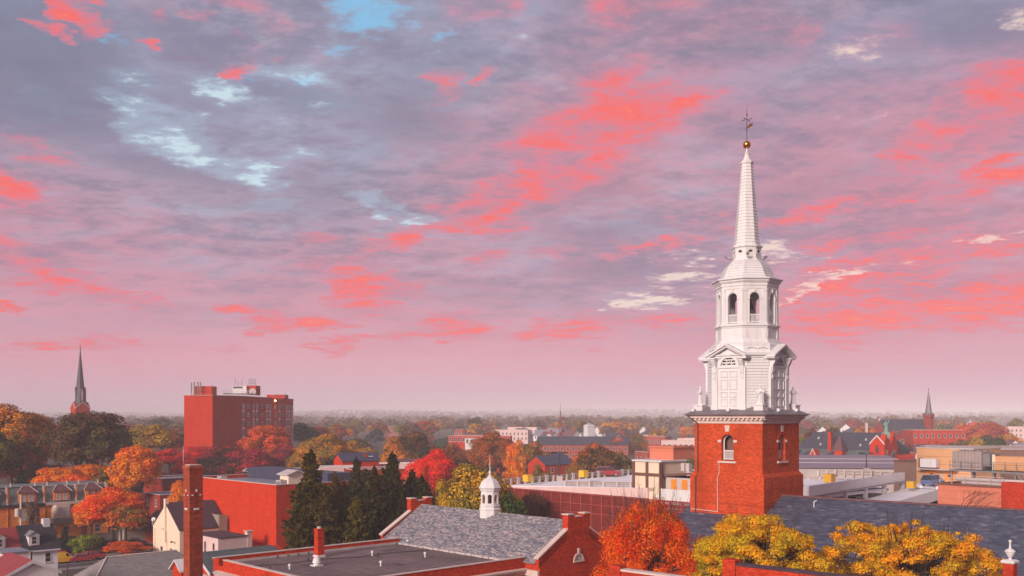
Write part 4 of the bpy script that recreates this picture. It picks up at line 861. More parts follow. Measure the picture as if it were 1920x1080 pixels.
# ------------------------------------------------------------------ the street corner at lower left
def at(o, rz, v): return Matrix.Translation(o) @ Matrix.Rotation(R(rz), 4, 'Z') @ Vector(v)
def build_left():
    # cream gabled house: gable faces left
    o = P(337, 780, 171); t = thing('gabled_house', 'cream rendered gable house with two small windows beside the car park', 'house', (o.x, o.y, 0), GRID)
    L, hz, rise = 11.5, 6.6, 4.4; mb = MB(); gable_wall(mb, 0, 9, 0, L, hz, rise, 'x'); mb.build('wall', M['cream'], t)
    mb = MB(); gable_roof(mb, 0, 9, 0, L, hz, rise, 'x', .15, .2); mb.build('roof', M['roof_plum'], t)
    T = face_T((0, L / 2, 0), 180)
    for s in (-1.9, 2.2): window(t, T, s, 1.55, .95, 1.5, M['wood'], M['glass'], (1, 1))
    mb = MB(); mb.tbox(T, -.28, .28, .0, .35, 4, hz + rise - .3); mb.box(-.3, .35, L / 2 - .35, L / 2 + .35, hz + rise - .5, hz + rise + .9); mb.build('chimney', M['cream'], t)
    mb = MB(); mb.tube(T(.4, .06, .1), T(.4, .06, 6), .05); mb.tube(T(-4.8, .06, .1), T(-4.8, .06, 6.2), .05); mb.build('downpipe', M['stone'], t)
    mb = MB(); mb.tube(T(-.8, .05, 6.3), T(-.8, .5, 6.4), .05); mb.tbox(T, -1.2, -.1, .5, .6, 6.3, 6.5); mb.build('bracket', M['stone'], t)
    mb = MB(); mb.tube(T(3.8, .02, 4.3), T(3.8, .5, 4.5), .04); mb.tbox(T, 3.6, 4.0, .45, .8, 4.3, 4.55); mb.build('wall_lamp', M['dark'], t)
    # annexe with flat roof
    o = P(409, 780, 160); house('annexe', 'low pink annexe with flat plum roof and two tall dark windows', 'house', (o.x, o.y, 0), GRID, 5.2, 9.5, 6.6, 'flat', rmat='roof_plum', wall='pinkwhite', wins=(('x-', 3, 1, .8, 2.6, 3.1, 0),), parapet=0, trim='stone')
    o2 = at((o.x, o.y, 0), GRID, (5.25, -.1, 0)); house('chimney_pier', 'pale square pier at the end of the pink annexe', 'pier', o2, GRID, .9, .9, 7.3, 'flat', wall='pinkwhite', rmat='stone', parapet=0)
    o = P(411, 780, 176); t = thing('roof_fence', 'weathered board fence enclosure above the pink annexe', 'fence', (o.x, o.y, 4.6), GRID)
    mb = MB()
    for i in range(40): mb.box(0, .05, i * .2, i * .2 + .17, 0, 4.2 + .05 * (i % 3))
    for i in range(8): mb.box(i * .2, i * .2 + .17, -.06, -.01, 0, 4.2 + .05 * (i % 3))
    mb.build('boards', M['wood'], t); mb = MB()
    for y in (0, 2.6, 5.2, 7.8): mb.box(-.12, -.01, y, y + .1, -1.5, 4.4)
    mb.build('post', M['wood'], t)
    # little dark roofed house behind the cream gable
    o = P(262, 780, 205); house('low_house', 'low brick house with a dark purple roof behind the cream gable', 'house', (o.x, o.y, ground(o.x, o.y)), GRID - 90, 11, 8, 3.6, 'x', 3.0, 'brick_dark', 'roof_plum', (('x-', 2, 1, .9, 1.4, 1.2, 0),))
    # grey slate roof in the foreground
    o = P(200, 1044.5, 120); t = thing('grey_roof_house', 'house under a broad pale grey slate hip roof at the bottom edge', 'house', (o.x, o.y, 0), GRID)
    z = o.z; mb = MB(); mb.box(1.2, 15, -9, 7, 0, z - 5.8); mb.build('wall', M['brick'], t)
    mb = MB(); a = (0, 0, z); b = (9, 0, z); c = [(-6.5, 8, z - 5.6), (15.5, 8, z - 5.6), (15.5, -8, z - 5.6), (-6.5, -8, z - 5.6)]
    for q in ([a, c[0], c[3]], [a, c[3], c[2], b], [b, c[2], c[1]], [b, c[1], c[0], a], c): mb.poly(q)
    mb.build('slate_roof', M['slate_grey'], t)
    mb = MB(); mb.tube(a, b, .12); mb.tube(a, c[3], .1); mb.build('hip_tile', M['stone'], t)
    # white house with dark roof and dormer: gable to the right, front faces right-towards
    o = P(46, 1036, 143); t = thing('dormer_house', 'white clapboard house with charcoal roof, one white dormer and a brick chimney', 'house', (o.x, o.y, 0), GRID)
    ez = CAMZ - (1031 - 780) / F * 143; W_, D_ = 4.7, 6.6
    mb = MB(); gable_wall(mb, 0, W_, 0, D_, ez, 3.2, 'x'); mb.build('wall', M['bright'], t)
    mb = MB(); gable_roof(mb, 0, W_, 0, D_, ez, 3.2, 'x', .28); mb.build('roof', M['felt'], t)
    T = face_T((W_ / 2, 0, 0), 270)
    for x in (.95,): window(t, T, x, ez - 2.2, .95, 1.55, M['trim'], M['glass'], (0, 1), .12)
    mb = MB(); mb.box(-.3, W_ + .3, -.42, -.28, ez - .42, ez - .2); mb.build('gutter', M['white'], t)
    dx, dz = 1.45, ez + .55; mb = MB(); mb.prism([(dx - .75, .35, dz - .3), (dx + .75, .35, dz - .3), (dx + .75, .35, dz + 1.45), (dx, .35, dz + 2.0), (dx - .75, .35, dz + 1.45)], (0, 2.4, 0)); d = mb.build('dormer', M['white'], t)
    mb = MB(); gable_roof(mb, dx - .75, dx + .75, .35, 2.7, dz + 1.45, .55, 'y', .16, .1); mb.build('dormer_roof', M['grey'], d)
    T2 = face_T((dx, .35, 0), 270); window(d, T2, 0, dz + .1, .85, 1.25, M['trim'], M['glass'], (0, 1), .1)
    bpy.data.objects['window'] if False else None
    mb = MB(); mb.box(W_ - 1.2, W_ - .2, D_ / 2 - .5, D_ / 2 + .5, ez + 2.6, ez + 4.1); mb.build('chimney', M['white'], t)
    # rust roofed neighbour with dormer
    o3 = at((o.x, o.y, 0), GRID, (-8.2, .2, 0)); t = thing('rust_roof_house', 'white house with rust red roof and white dormer at the left edge', 'house', o3, GRID)
    mb = MB(); gable_wall(mb, 0, 8.0, 0, 6.4, ez, 3.0, 'x'); mb.build('wall', M['white'], t); mb = MB(); gable_roof(mb, 0, 8.0, 0, 6.4, ez, 3.0, 'x', .05); mb.build('roof', M['roof_rust'], t)
    dx = 4.9; mb = MB(); mb.prism([(dx - .8, .3, dz - .3), (dx + .8, .3, dz - .3), (dx + .8, .3, dz + 1.4), (dx, .3, dz + 2.0), (dx - .8, .3, dz + 1.4)], (0, 2.4, 0)); d = mb.build('dormer', M['white'], t)
    mb = MB(); gable_roof(mb, dx - .8, dx + .8, .3, 2.6, dz + 1.4, .6, 'y', .16, .1); mb.build('dormer_roof', M['stone'], d); window(d, face_T((dx, .3, 0), 270), 0, dz + .05, .95, 1.25, M['trim'], M['glass'], (0, 1), .1)
    # tan flat roofed extension in front
    o = P(6, 1037, 118); house('tan_extension', 'tan walled extension with a flat grey roof below the rust roof', 'house', (o.x, o.y, 0), GRID, 2.9, 4.2, CAMZ - (1037 - 780) / F * 118 - .1, 'flat', wall='pinkwhite', rmat='bluegrey', wins=(('x-', 1, 1, .8, 1.5, 7.2, 0),), parapet=0, trim='white')
    # white gable house with rust roof at the bottom corner
    o = P(60, 1052, 104); t = thing('white_gable_house', 'white gable wall under a rust red roof in the bottom corner', 'house', (o.x, o.y, 0), GRID)
    z = o.z; mb = MB(); mb.prism([(-2.7, 0, 0), (2.7, 0, 0), (2.7, 0, z - 1.4), (0, 0, z - .1), (-2.7, 0, z - 1.4)], (0, 8, 0)); mb.build('wall', M['bright'], t)
    mb = MB(); gable_roof(mb, -2.7, 2.7, 0, 8, z - 1.4, 1.4, 'y', .25); mb.build('roof', M['roof_rust'], t); mb = MB()
    for s in (-1, 1): mb.prism([(0, -.33, z - .2), (0, -.33, z + .16), (s * 2.95, -.33, z - 1.37), (s * 2.95, -.33, z - 1.65)], (0, -.06, 0))
    mb.build('rake_board', M['white'], t)
    # mansard row
    base = P(150, 780, 214); hz = 8.1; zt = 11.6
    def rowhouse(u0, w, label, bay, dorm_w, trimm, panes):
        lo = Vector((base.x, base.y, 0)) + GU * u0; g = ground(lo.x, lo.y) * .3
        t = thing('mansard_house', label, 'row house', (lo.x, lo.y, g), GRID, 'mansard row houses')
        mb = MB(); mb.box(0, w, 0, 10, -2, hz); mb.box(w - .25, w + .0, -.12, 0, 0, zt + .1); mb.build('wall', M['brick_orange'], t)
        mb = MB(); p = [(0, -.05, hz), (w, -.05, hz), (w, 1.1, zt), (0, 1.1, zt)]; mb.poly(p); mb.poly([(0, 1.1, zt), (w, 1.1, zt), (w, 10, zt + .2), (0, 10, zt + .2)]); mb.poly([(0, -.05, hz), (0, 1.1, zt), (0, 10, zt + .2), (0, 10, hz)]); mb.poly([(w, -.05, hz), (w, 10, hz), (w, 10, zt + .2), (w, 1.1, zt)]); mb.build('mansard_roof', M['slate_mansard'], t)
        mb = MB(); mb.box(0, w, .95, 1.2, zt, zt + .14); mb.build('roof_curb', M[trimm], t); mb = MB(); mb.box(-.1, w + .1, -.42, 0, hz - .55, hz - .02); mb.build('cornice', M[trimm], t)
        mb = MB(); mb.prism([(w - .3, -.2, hz), (w - .3, 1.0, zt + .25), (w - .3, 1.4, zt + .25), (w - .3, 1.4, hz)], (.3, 0, 0)); mb.build('party_wall', M['stone'], t)
        c = w * .5; dw = dorm_w / 2; mb = MB(); mb.box(c - dw, c + dw, -.15, 1.2, hz + .35, hz + 2.35); d = mb.build('dormer', M['brick_orange'], t)
        mb = MB(); e = dw + .45; mb.poly([(c - e, -.5, hz + 2.35), (c + e, -.5, hz + 2.35), (c + e * .35, .9, hz + 3.75), (c - e * .35, .9, hz + 3.75)]); mb.poly([(c - e, -.5, hz + 2.35), (c - e * .35, .9, hz + 3.75), (c - e, 1.4, hz + 2.6)]); mb.poly([(c + e, -.5, hz + 2.35), (c + e, 1.4, hz + 2.6), (c + e * .35, .9, hz + 3.75)]); mb.poly([(c - e, -.5, hz + 2.34), (c - e, 1.4, hz + 2.34), (c + e, 1.4, hz + 2.34), (c + e, -.5, hz + 2.34)]); mb.build('dormer_roof', M['slate_mauve'], d)
        for s in (-1, 1): mb = MB(); mb.tube((c + s * e, -.5, hz + 2.37), (c + s * e * .35, .9, hz + 3.78), .08); mb.build('hip_tile', M['stone'], d)
        T = face_T((c, -.15, 0), 270)
        for s in (-1, 1): window(d, T, s * dw * .42, hz + .55, dw * .55, 1.15, M['trim'], M[panes], (0, 1), .08, arched=True)
        T = face_T((w / 2, 0, 0), 270)
        if bay == 'frame':
            f = window(t, T, 0, 4.3, 3.6, 2.9, M['ochre'], M['glass'], (1, 0), .3); window(t, face_T((w / 2, -.07, 0), 270), -.75, 4.65, 1.25, 2.2, M['trim'], M['glass_pale'], (0, 1), .1); window(t, face_T((w / 2, -.07, 0), 270), .75, 4.65, 1.25, 2.2, M['trim'], M['glass_pale'], (0, 1), .1)
        elif bay == 'oriel':
            mb = MB(); mb.prism([(w / 2 - 2.1, 0, 3.4), (w / 2 - 1.4, -1.0, 3.4), (w / 2 + 1.4, -1.0, 3.4), (w / 2 + 2.1, 0, 3.4)], (0, 0, 4.1)); b = mb.build('oriel', M['stone'], t); window(b, face_T((w / 2, -1.0, 0), 270), 0, 4.9, 2.3, 2.2, M['trim'], M['glass_pale'], (1, 1), .1)
            mb = MB(); mb.prism([(w / 2 - 2.2, 0, 3.3), (w / 2 - 1.45, -1.1, 3.3), (w / 2 + 1.45, -1.1, 3.3), (w / 2 + 2.2, 0, 3.3)], (0, 0, 1.3)); mb.build('apron', M['grey'], b)
        else:
            window(t, T, 0, 3.4, 1.6, 4.0, M['navy'], M['glass'], (1, 2), .12)
        mb = MB(); q = -w * .3; mb.tbox(T, q - .55, q + .55, 0, .06, 0, 2.3); mb.build('door', M['brick_dark'], t); mb = MB(); mb.tbox(T, q - .8, q + .8, 0, .5, 2.5, 2.75); mb.build('door_hood', M['stone'], t)
        window(t, T, w * .15, .8, 1.3, 1.9, M['trim'], M['glass'], (0, 1), .1)
        for cx in (1.0, w - 1.4):
            mb = MB(); mb.lathe([(.16, zt + .1), (.16, zt + .75), (.2, zt + .78), (.2, zt + .9)], 8, (cx, 2.2)); mb.build('chimney_pot', M['stone'], t)
    rowhouse(-14.6, 7.3, 'row house with yellow window frame under a mauve dormer', 'frame', 3.4, 'dark', 'glass_pale')
    rowhouse(-7.2, 6.6, 'row house with grey oriel bay under a mauve dormer', 'oriel', 3.3, 'stone', 'glass_pale')
    rowhouse(-.5, 6.6, 'row house with a tall dark blue window beside the red and orange maple', 'tall', 3.3, 'stone', 'glass')
    rowhouse(-22.0, 7.3, 'row house cut by the left edge of the picture', 'tall', 3.3, 'dark', 'glass')
    # utility pole with transformer
    o = P(39, 780, 172); t = thing('utility_pole', 'wooden utility pole with grey transformer drum before the row houses', 'pole', (o.x, o.y, 0), GRID)
    mb = MB(); mb.tube((0, 0, 0), (0, 0, 12.9), .22, .16, 8); mb.build('pole', M['stone'], t); mb = MB(); mb.lathe([(.42, 9.0), (.45, 9.1), (.45, 10.3), (.3, 10.45)], 12, (-.55, 0)); mb.box(-.3, 0, -.06, .06, 9.4, 9.6); mb.build('transformer', M['concrete'], t)
    for (px, top, Y, lab) in ((59, 1035, 112, 'thin dark pole before the white gable'), (126.5, 1058, 150, 'thin grey sign pole at the kerb')):
        o = P(px, top, Y); mb = MB(); mb.tube((o.x, o.y, 0), (o.x, o.y, o.z), .11, .09, 8); mb.box(o.x - .12, o.x + .12, o.y - .12, o.y + .12, o.z, o.z + .05); q = mb.build('post', M['wood' if px > 100 else 'dark'], None); tag(q, lab, 'pole')
    # street clock / round sign by the cream gable
    o = P(288, 1000, 188); t = thing('round_sign', 'round white sign on a post left of the cream gable', 'sign', (o.x, o.y, 0), 0); z = CAMZ - (974 - 780) / F * 188
    mb = MB(); mb.tube((0, 0, 0), (0, 0, z), .09); mb.build('post', M['dark'], t); mb = MB(); mb.lathe([(.45, -.06), (.45, .06)], 16); d = mb.build('disc', M['white'], t); d.location = (0, 0, z); d.rotation_euler = (R(90), 0, R(-10)); mb = MB(); mb.box(-.3, .3, -.05, .05, z - 1.3, z - .6); mb.build('plate', M['pinkwhite'], t)
    # red ramp wall
    o = P(277, 780, 203); house('brick_wall', 'low red brick wall with pale coping between hedge and cream gable', 'wall', (o.x, o.y, 0), GRID, 16, .5, 4.3, 'flat', wall='brick', rmat='stone', parapet=0)
    # houses behind
    def H(px, Y, *a, **k): o = P(px, 780, Y); return house(a[0], a[1], a[2], (o.x, o.y, ground(o.x, o.y)), *a[3:], **k)
    H(86, 248, 'brick_house', 'long dull red brick house under the dark tall tree', 'house', GRID - 62, 17, 10, 6.4, 'x', 3.2, 'brick_dark', 'slate_mauve', (('y-', 3, 1, 1.1, 1.7, 3.6, 0),), chim=((3, 5, .8, 3.8),)).location.x -= 8
    H(16, 232, 'brick_house', 'flat roofed buff brick house beside the small dark conifer', 'house', GRID, 8.5, 7, 5.0, 'flat', wall='tan', rmat='bluegrey', wins=(('y-', 2, 1, 1.0, 1.9, 2.4, 0), ('x-', 1, 1, 1, 1.9, 2.4, 0)), parapet=.2)
    H(-4, 222, 'brick_house', 'red brick house with white trim at the left edge', 'house', GRID, 4, 9, 8.0, 'flat', wall='brick', rmat='bluegrey', wins=(('y-', 1, 2, 1, 1.7, 1.4, 3.2),), parapet=.3, trim='white')
    H(191, 285, 'plain_house', 'beige gable house half hidden behind the tall orange tree', 'house', GRID - 90, 9, 8, 3.5, 'y', 4.5, 'cream', 'felt', (('y-', 1, 2, .9, 1.3, 1.5, 2.4),))
    H(300, 222, 'row_house', 'dark brick house with flat grey roofs and a white railed porch', 'house', GRID, 9, 9, 7.9, 'flat', wall='brick_dark', rmat='bluegrey', wins=(('x-', 2, 1, .9, 1.7, 5.2, 0), ('y-', 3, 1, .9, 1.7, 5.2, 0), ('y-', 2, 1, .9, 1.7, 1.6, 0)), parapet=.15, trim='white')
    o = P(296, 780, 216); t = thing('porch', 'white railed porch with grey roof before the dark brick house', 'porch', (o.x, o.y, 0), GRID)
    mb = MB(); mb.prism([(0, 0, 4.0), (0, -3, 3.5), (0, -3, 3.75), (0, 0, 4.4)], (8, 0, 0)); mb.build('roof', M['bluegrey'], t)
    for x in (.2, 4, 7.7): mb = MB(); mb.box(x, x + .2, -2.9, -2.7, 0, 3.55); mb.build('post', M['white'], t)
    mb = MB(); mb.box(.2, 7.9, -2.85, -2.75, 1.9, 2.0); mb.box(.2, 7.9, -2.85, -2.75, .9, 1.0)
    for i in range(30): x = .3 + i * .25; mb.box(x, x + .06, -2.83, -2.77, 1.0, 1.9)
    mb.build('railing', M['white'], t)
    H(306, 236, 'row_house', 'upper flat roofed house with navy fascia behind the white porch', 'house', GRID, 12, 12, 9.0, 'flat', wall='brick_dark', rmat='bluegrey', parapet=.4, trim='white')
    H(236, 200, 'low_house', 'small teal roofed shed behind the red maple', 'shed', GRID, 8, 4, 3.4, 'x', 1.2, 'wood', 'copper', ())
    # left steeple
    o = P(150.5, 780, 420); g = 16; t = thing('spired_church', 'distant brick church with slim dark slate spire rising over the trees', 'church', (o.x, o.y, 0), GRID)
    k = 420 / F; Z = lambda py: CAMZ - (py - 780) * k
    mb = MB(); h = 3.05; mb.box(-h, h, -h, h, 0, Z(766))
    for a in (0, 90, 180, 270): T = face_T((h * math.cos(R(a)), h * math.sin(R(a)), 0), a); mb.prism([T(-h, 0, Z(766)), T(h, 0, Z(766)), T(0, 0, Z(754))], T(0, -h, 0) - T(0, 0, 0))
    mb.build('tower', M['brick'], t); mb = MB()
    for a in (0, 90, 180, 270):
        T = face_T((h * math.cos(R(a)), h * math.sin(R(a)), 0), a)
        for s in (-1, 1): mb.prism([T(s * 3.2, 0, Z(766.5)), T(s * 3.2, 0, Z(765)), T(0, 0, Z(753)), T(0, 0, Z(754.5))], T(0, .2, 0) - T(0, 0, 0))
    mb.build('gable_trim', M['stone'], t)
    mb = MB(); mb.loft([oct_ring(2.35, Z(757)), oct_ring(1.95, Z(745)), oct_ring(1.55, Z(728)), oct_ring(.12, Z(655))]); mb.build('spire', M['slate_blue_y'], t)
    for a in (0, 90, 180, 270):
        T = face_T((1.75 * math.cos(R(a)), 1.75 * math.sin(R(a)), 0), a); mb = MB(); mb.prism([T(-.62, -.5, Z(753)), T(.62, -.5, Z(753)), T(.62, -.5, Z(733)), T(0, -.5, Z(726)), T(-.62, -.5, Z(733))], T(0, 1.0, 0) - T(0, 0, 0)); d = mb.build('spire_dormer', M['slate_mauve'], t)
        mb = MB(); mb.prism([T(-.36, .5, Z(751)), T(.36, .5, Z(751)), T(.36, .5, Z(735)), T(0, .5, Z(730)), T(-.36, .5, Z(735))], T(0, .04, 0) - T(0, 0, 0)); mb.build('louvre', M['concrete'], d)
    mb = MB(); mb.lathe([(.05, Z(656)), (.22, Z(654.5)), (.3, Z(653)), (.2, Z(652)), (.05, Z(651)), (.04, Z(643))], 8); mb.box(-.4, .4, -.04, .04, Z(647.5), Z(647)); mb.build('finial', M['roof_plum'], t)
    mb = MB(); a = Vector(at((0, 0, 0), -GRID, P(72, 785, 430) - P(150.5, 780, 420))); 
    zr, ze = Z(785) , Z(812); mb.prism([(-5, 3.2, ze), (5, 3.2, ze), (0, 3.2, zr)], (0, 26, 0)); mb.build('nave_roof', M['bluegrey'], t)
    mb = MB(); mb.box(-4.6, 4.6, 3.2, 29, 0, ze); mb.build('nave_wall', M['brick'], t)
build_left()
def build_wires():
    p = P(344, 780, 234); mb = MB(); z = CAMZ - (838 - 780) / F * 234; mb.tube((p.x, p.y, 0), (p.x, p.y, z), .09, .05, 6); mb.lathe([(.02, z), (.12, z + .1), (.02, z + .2)], 8, (p.x, p.y)); tag(mb.build('flagpole', M['white']), 'thin white flagpole rising beside the tall brick chimney', 'pole')
    a = P(39, 948, 172)
    for b, lab in ((P(290, 978, 186), 'thin dark power line from the utility pole to the round sign'), (P(300, 968, 190), 'upper thin power line running over the street'), (P(-40, 940, 160), 'thin power line leaving the utility pole past the left edge')):
        mb = MB(); n = 10; q = [a.lerp(b, i / n) - Vector((0, 0, 1.1 * 4 * (i / n) * (1 - i / n))) for i in range(n + 1)]
        for u, v in zip(q, q[1:]): mb.tube(u, v, .022, n=4)
        tag(mb.build('power_line', M['dark']), lab, 'wire')
        a = a + Vector((0, 0, .8))
build_wires()
# ------------------------------------------------------------------ parking garage behind the tower
def beam(mb, a, b, wv, h, m=0):      # straight beam between two points, width wv (horizontal), height h (downwards)
    a, b = Vector(a), Vector(b); d = (b - a); n = Vector((-d.y, d.x, 0)).normalized() * wv / 2; z = Vector((0, 0, h))
    mb.hexa([a - n - z, b - n - z, b + n - z, a + n - z, a - n, b - n, b + n, a + n], m)
def build_garage():
    G = (-1.3, 155, 0); t = thing('parking_garage', 'white multi level parking garage with dark red louvred screen behind the tower', 'garage', G, GRID)
    # red screen on the x = 0 side
    mb = MB(); n = 27
    for i in range(n + 1): y = 1.5 - i * 2.05; mb.box(-.12, .1, y - .09, y + .09, 0, 15.5)
    for z in (3.2, 6.6, 9.9, 12.6, 13.9, 15.35): mb.box(-.09, .06, 1.5 - n * 2.05, 1.4, z, z + .13)
    mb.build('screen_frame', M['screen'], t)
    mb = MB()
    for i in range(n):
        for j in range(1, 9): y = 1.5 - i * 2.05 - j * 2.05 / 9; mb.box(-.05, .03, y - .035, y + .035, 0, 15.34)
    tag(mb.build('screen_slats', M['screen'], t), kind='stuff')
    mb = MB(); mb.box(.5, .9, -54, 1.4, 0, 15.0); mb.box(.5, 36, 1.2, 1.5, 0, 15.2); mb.build('inner_wall', M['brick_dark'], t)
    # top deck, sloping
    A, B, Cc, D = Vector((.9, 1.3, 15.65)), Vector((.9, -30, 17.0)), Vector((38, -30, 16.6)), Vector((38, 1.3, 16.1))
    mb = MB(); z = Vector((0, 0, -.5)); mb.hexa([A + z, B + z, Cc + z, D + z, A, B, Cc, D]); mb.build('top_deck', M['deck'], t)
    mb = MB(); e = Vector((0, 0, .75)); mb.prism([(.55, 1.3, 15.55), (.55, -29, 16.95), (.55, -29, 15.5), (.55, 1.3, 15.45)], (.34, 0, 0)); mb.build('spandrel', M['pinkwhite'], t)
    mb = MB(); mb.prism([(.7, -12, 15.0), (.7, -29, 15.4), (.7, -29, 13.5), (.7, -12, 13.5)], (.1, 0, 0)); mb.build('opening_shade', M['black'], t)  # black sheet stands in for the shade in the gap under the spandrel
    # bumper rails: far left edge, then a rail along the front
    def rail(p0, p1, n_, h=1.05):
        p0, p1 = Vector(p0), Vector(p1)
        for i in range(n_ + 1):
            p = p0.lerp(p1, i / n_); w = .3 if i % 4 == 2 else .16; mb = MB(); mb.box(p.x - w, p.x + w, p.y - .16, p.y + .16, p.z, p.z + h + (.12 if i % 4 == 2 else 0)); mb.build('rail_post', M['concrete'], t)
        mb = MB()
        beam(mb, p0 + Vector((0, 0, h)), p1 + Vector((0, 0, h)), .14, .22); beam(mb, p0 + Vector((0, 0, h * .58)), p1 + Vector((0, 0, h * .58)), .12, .2); mb.build('bumper_rail', M['wood'], t)
    rail((1, 1.2, 15.7), (37.5, 1.2, 16.1), 22); rail((1.3, -12.5, 16.3), (1.3, -28, 16.95), 6, .7); rail((38, 1, 16.1), (38, -29, 16.6), 16)
    # stair tower
    x0, x1, y0, y1, zt = .75, 6.4, -31.2, -26.2, 20.6; mb = MB(); mb.box(x0 + .15, x1, y0 + .15, y1 - .15, 8, zt - .05); st = mb.build('stair_tower', M['cream'], t)
    mb = MB(); T = face_T((x0 + .15, (y0 + y1) / 2, 0), 180); W2 = 2.5
    for s in (-2.42, 0, 2.42): mb.tbox(T, s - .2, s + .2, .003, .2, 8, zt)
    for z in (14.6, 18.6): mb.tbox(T, -2.2, -.2, .003, .15, z, z + .42); mb.tbox(T, .2, 2.2, .003, .15, z, z + .42)
    T = face_T(((x0 + x1) / 2, y0 + .15, 0), 270); mb.tbox(T, -3.1, -2.4, .003, .2, 8, zt); mb.tbox(T, -2.4, 3, .003, .15, 18.3, 18.9)
    mb.build('steel_frame', M['brown'], st)
    mb = MB(); mb.box(x0 - .1, x1 + .2, y0 - .1, y1 + .1, zt, zt + .22); mb.build('cap', M['white'], st)
    mb = MB(); mb.prism([(1.2, y0 - .2, 18.6), (1.2, y0 - 5.2, 19.1), (1.2, y0 - 5.2, 19.35), (1.2, y0 - .2, 18.9)], (6, 0, 0)); mb.build('canopy', M['brown'], st)
    mb = MB(); mb.box(1.6, 6.6, y0 - 4.4, y0 - .2, 15, 18.5); mb.build('lobby', M['concrete'], st)
    for y in (-3.4, -1.6): mb = MB(); mb.box(1.5, 1.595, y0 + y - .45, y0 + y + .45, 16.6, 18.3); mb.build('orange_panel', M['orange'], st)
    mb = MB(); mb.box(3.8, 8.5, y0 + .2, y1 - .6, zt + .2, zt + 1.9); mb.box(3.6, 8.7, y0, y1 - .4, zt + 1.9, zt + 2.1); mb.build('lift_house', M['salmon'], st)
    mb = MB()
    for y in (-1.4, -2.2): mb.box(4.2, 4.9, y0 + y, y0 + y + .6, 19.3, 20.4)
    mb.build('vent_box', M['concrete'], st)
    # white front wall right of the stair tower
    mb = MB(); mb.box(.3, .7, -47, -31.5, 14.9, 17.0); mb.box(.2, .75, -47, -31.5, 14.2, 14.45); mb.build('parapet', M['white'], t)
    mb = MB(); mb.box(.75, 20, -46.5, -31.4, 11.8, 12.0); mb.box(.8, 37, -46.5, -30.1, 15.6, 16.0); mb.build('lower_deck', M['deck'], t)
    mb = MB(); mb.box(2.0, 2.2, -46, -32, 12.0, 14.9); mb.build('opening_shade', M['black'], t)  # solid black sheet painted as the dark inside of the lower level
    rail((4, -32, 16.0), (4, -46, 16.0), 6, .8); rail((36.8, -31, 16.0), (36.8, -46, 16.0), 7)
    # right wing: high deck with sloping white parapets
    mb = MB(); mb.hexa([(13, -46.5, 16.3), (41.5, -46.5, 16.8), (41.5, -31, 16.5), (13, -31, 16.0), (13, -46.5, 16.7), (41.5, -46.5, 17.1), (41.5, -31, 16.8), (13, -31, 16.4)]); mb.build('upper_deck', M['deck'], t)
    mb = MB(); mb.hexa([(13, -46.9, 15.9), (41.5, -46.9, 16.7), (41.5, -46.5, 16.7), (13, -46.5, 15.9), (13, -46.9, 17.55), (41.5, -46.9, 18.2), (41.5, -46.5, 18.2), (13, -46.5, 17.55)]); mb.box(12.7, 13, -46.9, -36, 15.9, 17.5); mb.build('parapet', M['bright'], t)
    mb = MB(); beam(mb, (13, -46.93, 16.15), (41.5, -46.93, 16.95), .5, .08); mb.build('parapet_ledge', M['grey'], t)
    rail((42, -32, 16.9), (42, -46, 17.1), 9)
    for i in range(5): mb = MB(); x = 17 + i * 6; mb.box(x, x + .55, -46.85, -46.3, 8, 15.9 + .028 * (x - 13)); mb.build('column', M['white'], t)
    mb = MB(); mb.hexa([(13, -46.4, 13.2), (41, -46.4, 14.6), (41, -31, 14.4), (13, -31, 13.0), (13, -46.4, 13.5), (41, -46.4, 14.9), (41, -31, 14.7), (13, -31, 13.3)]); mb.build('lower_deck', M['concrete'], t)
    mb = MB(); mb.box(13, 41, -36, -35.8, 12, 16); mb.build('opening_shade', M['black'], t)  # black sheet paints the shade behind the columns
    mb = MB(); mb.box(29, 31.2, -45.6, -45, 14, 16); mb.build('orange_panel', M['brown'], t)
    # outer ramp
    mb = MB(); mb.hexa([(23, -53, 13.3), (50, -53, 15.2), (50, -52.6, 15.2), (23, -52.6, 13.3), (23, -53, 14.9), (50, -53, 16.8), (50, -52.6, 16.8), (23, -52.6, 14.9)]); mb.build('parapet', M['bright'], t)
    mb = MB(); mb.hexa([(23, -52.6, 14.2), (50, -52.6, 16.0), (50, -47, 16.0), (23, -47, 14.2), (23, -52.6, 14.5), (50, -52.6, 16.3), (50, -47, 16.3), (23, -47, 14.5)]); mb.box(42, 60, -60, -47, 15.9, 16.29); mb.build('ramp', M['deck'], t)
    for i in range(4): mb = MB(); x = 30 + i * 6; mb.box(x, x + .4, -52.95, -52.65, 8, 13.3 + .07 * (x - 23)); mb.build('column', M['white'], t)
    mb = MB(); mb.box(27, 52, -51, -50.8, 9, 14.4); mb.build('opening_shade', M['black'], t)  # black sheet paints the shade beneath the ramp
    rail((52, -48, 16.3), (52, -59, 16.3), 5, .9)
    Mg = Matrix.Translation(G) @ Matrix.Rotation(R(GRID), 4, 'Z')
    for (px, py, Y, sx, lab) in ((989.5, 903.5, 156.5, 1.15, 'yellow box on the garage deck nearest the white cupola'), (1094, 895, 160, 1.15, 'yellow box on the garage deck near the parked red car'), (1555, 905, 143, 1.3, 'yellow box on the deck just right of the brick tower'), (1709, 916, 146, 1.1, 'yellow box on the lower ramp before the salmon wall')):
        p = P(px, py, Y); b = thing('yellow_box', lab, 'box', (p.x, p.y, p.z), GRID, 'yellow boxes on the garage'); mb = MB(); h = sx
        mb.box(-h / 2, h / 2, -h / 2, h / 2, .08, h * .95); mb.build('body', M['yellow'], b); mb = MB(); mb.box(-h / 2 - .04, h / 2 + .04, -h / 2 - .04, h / 2 + .04, h * .95, h * .95 + .07); mb.build('lid', M['yellow'], b)
        mb = MB()
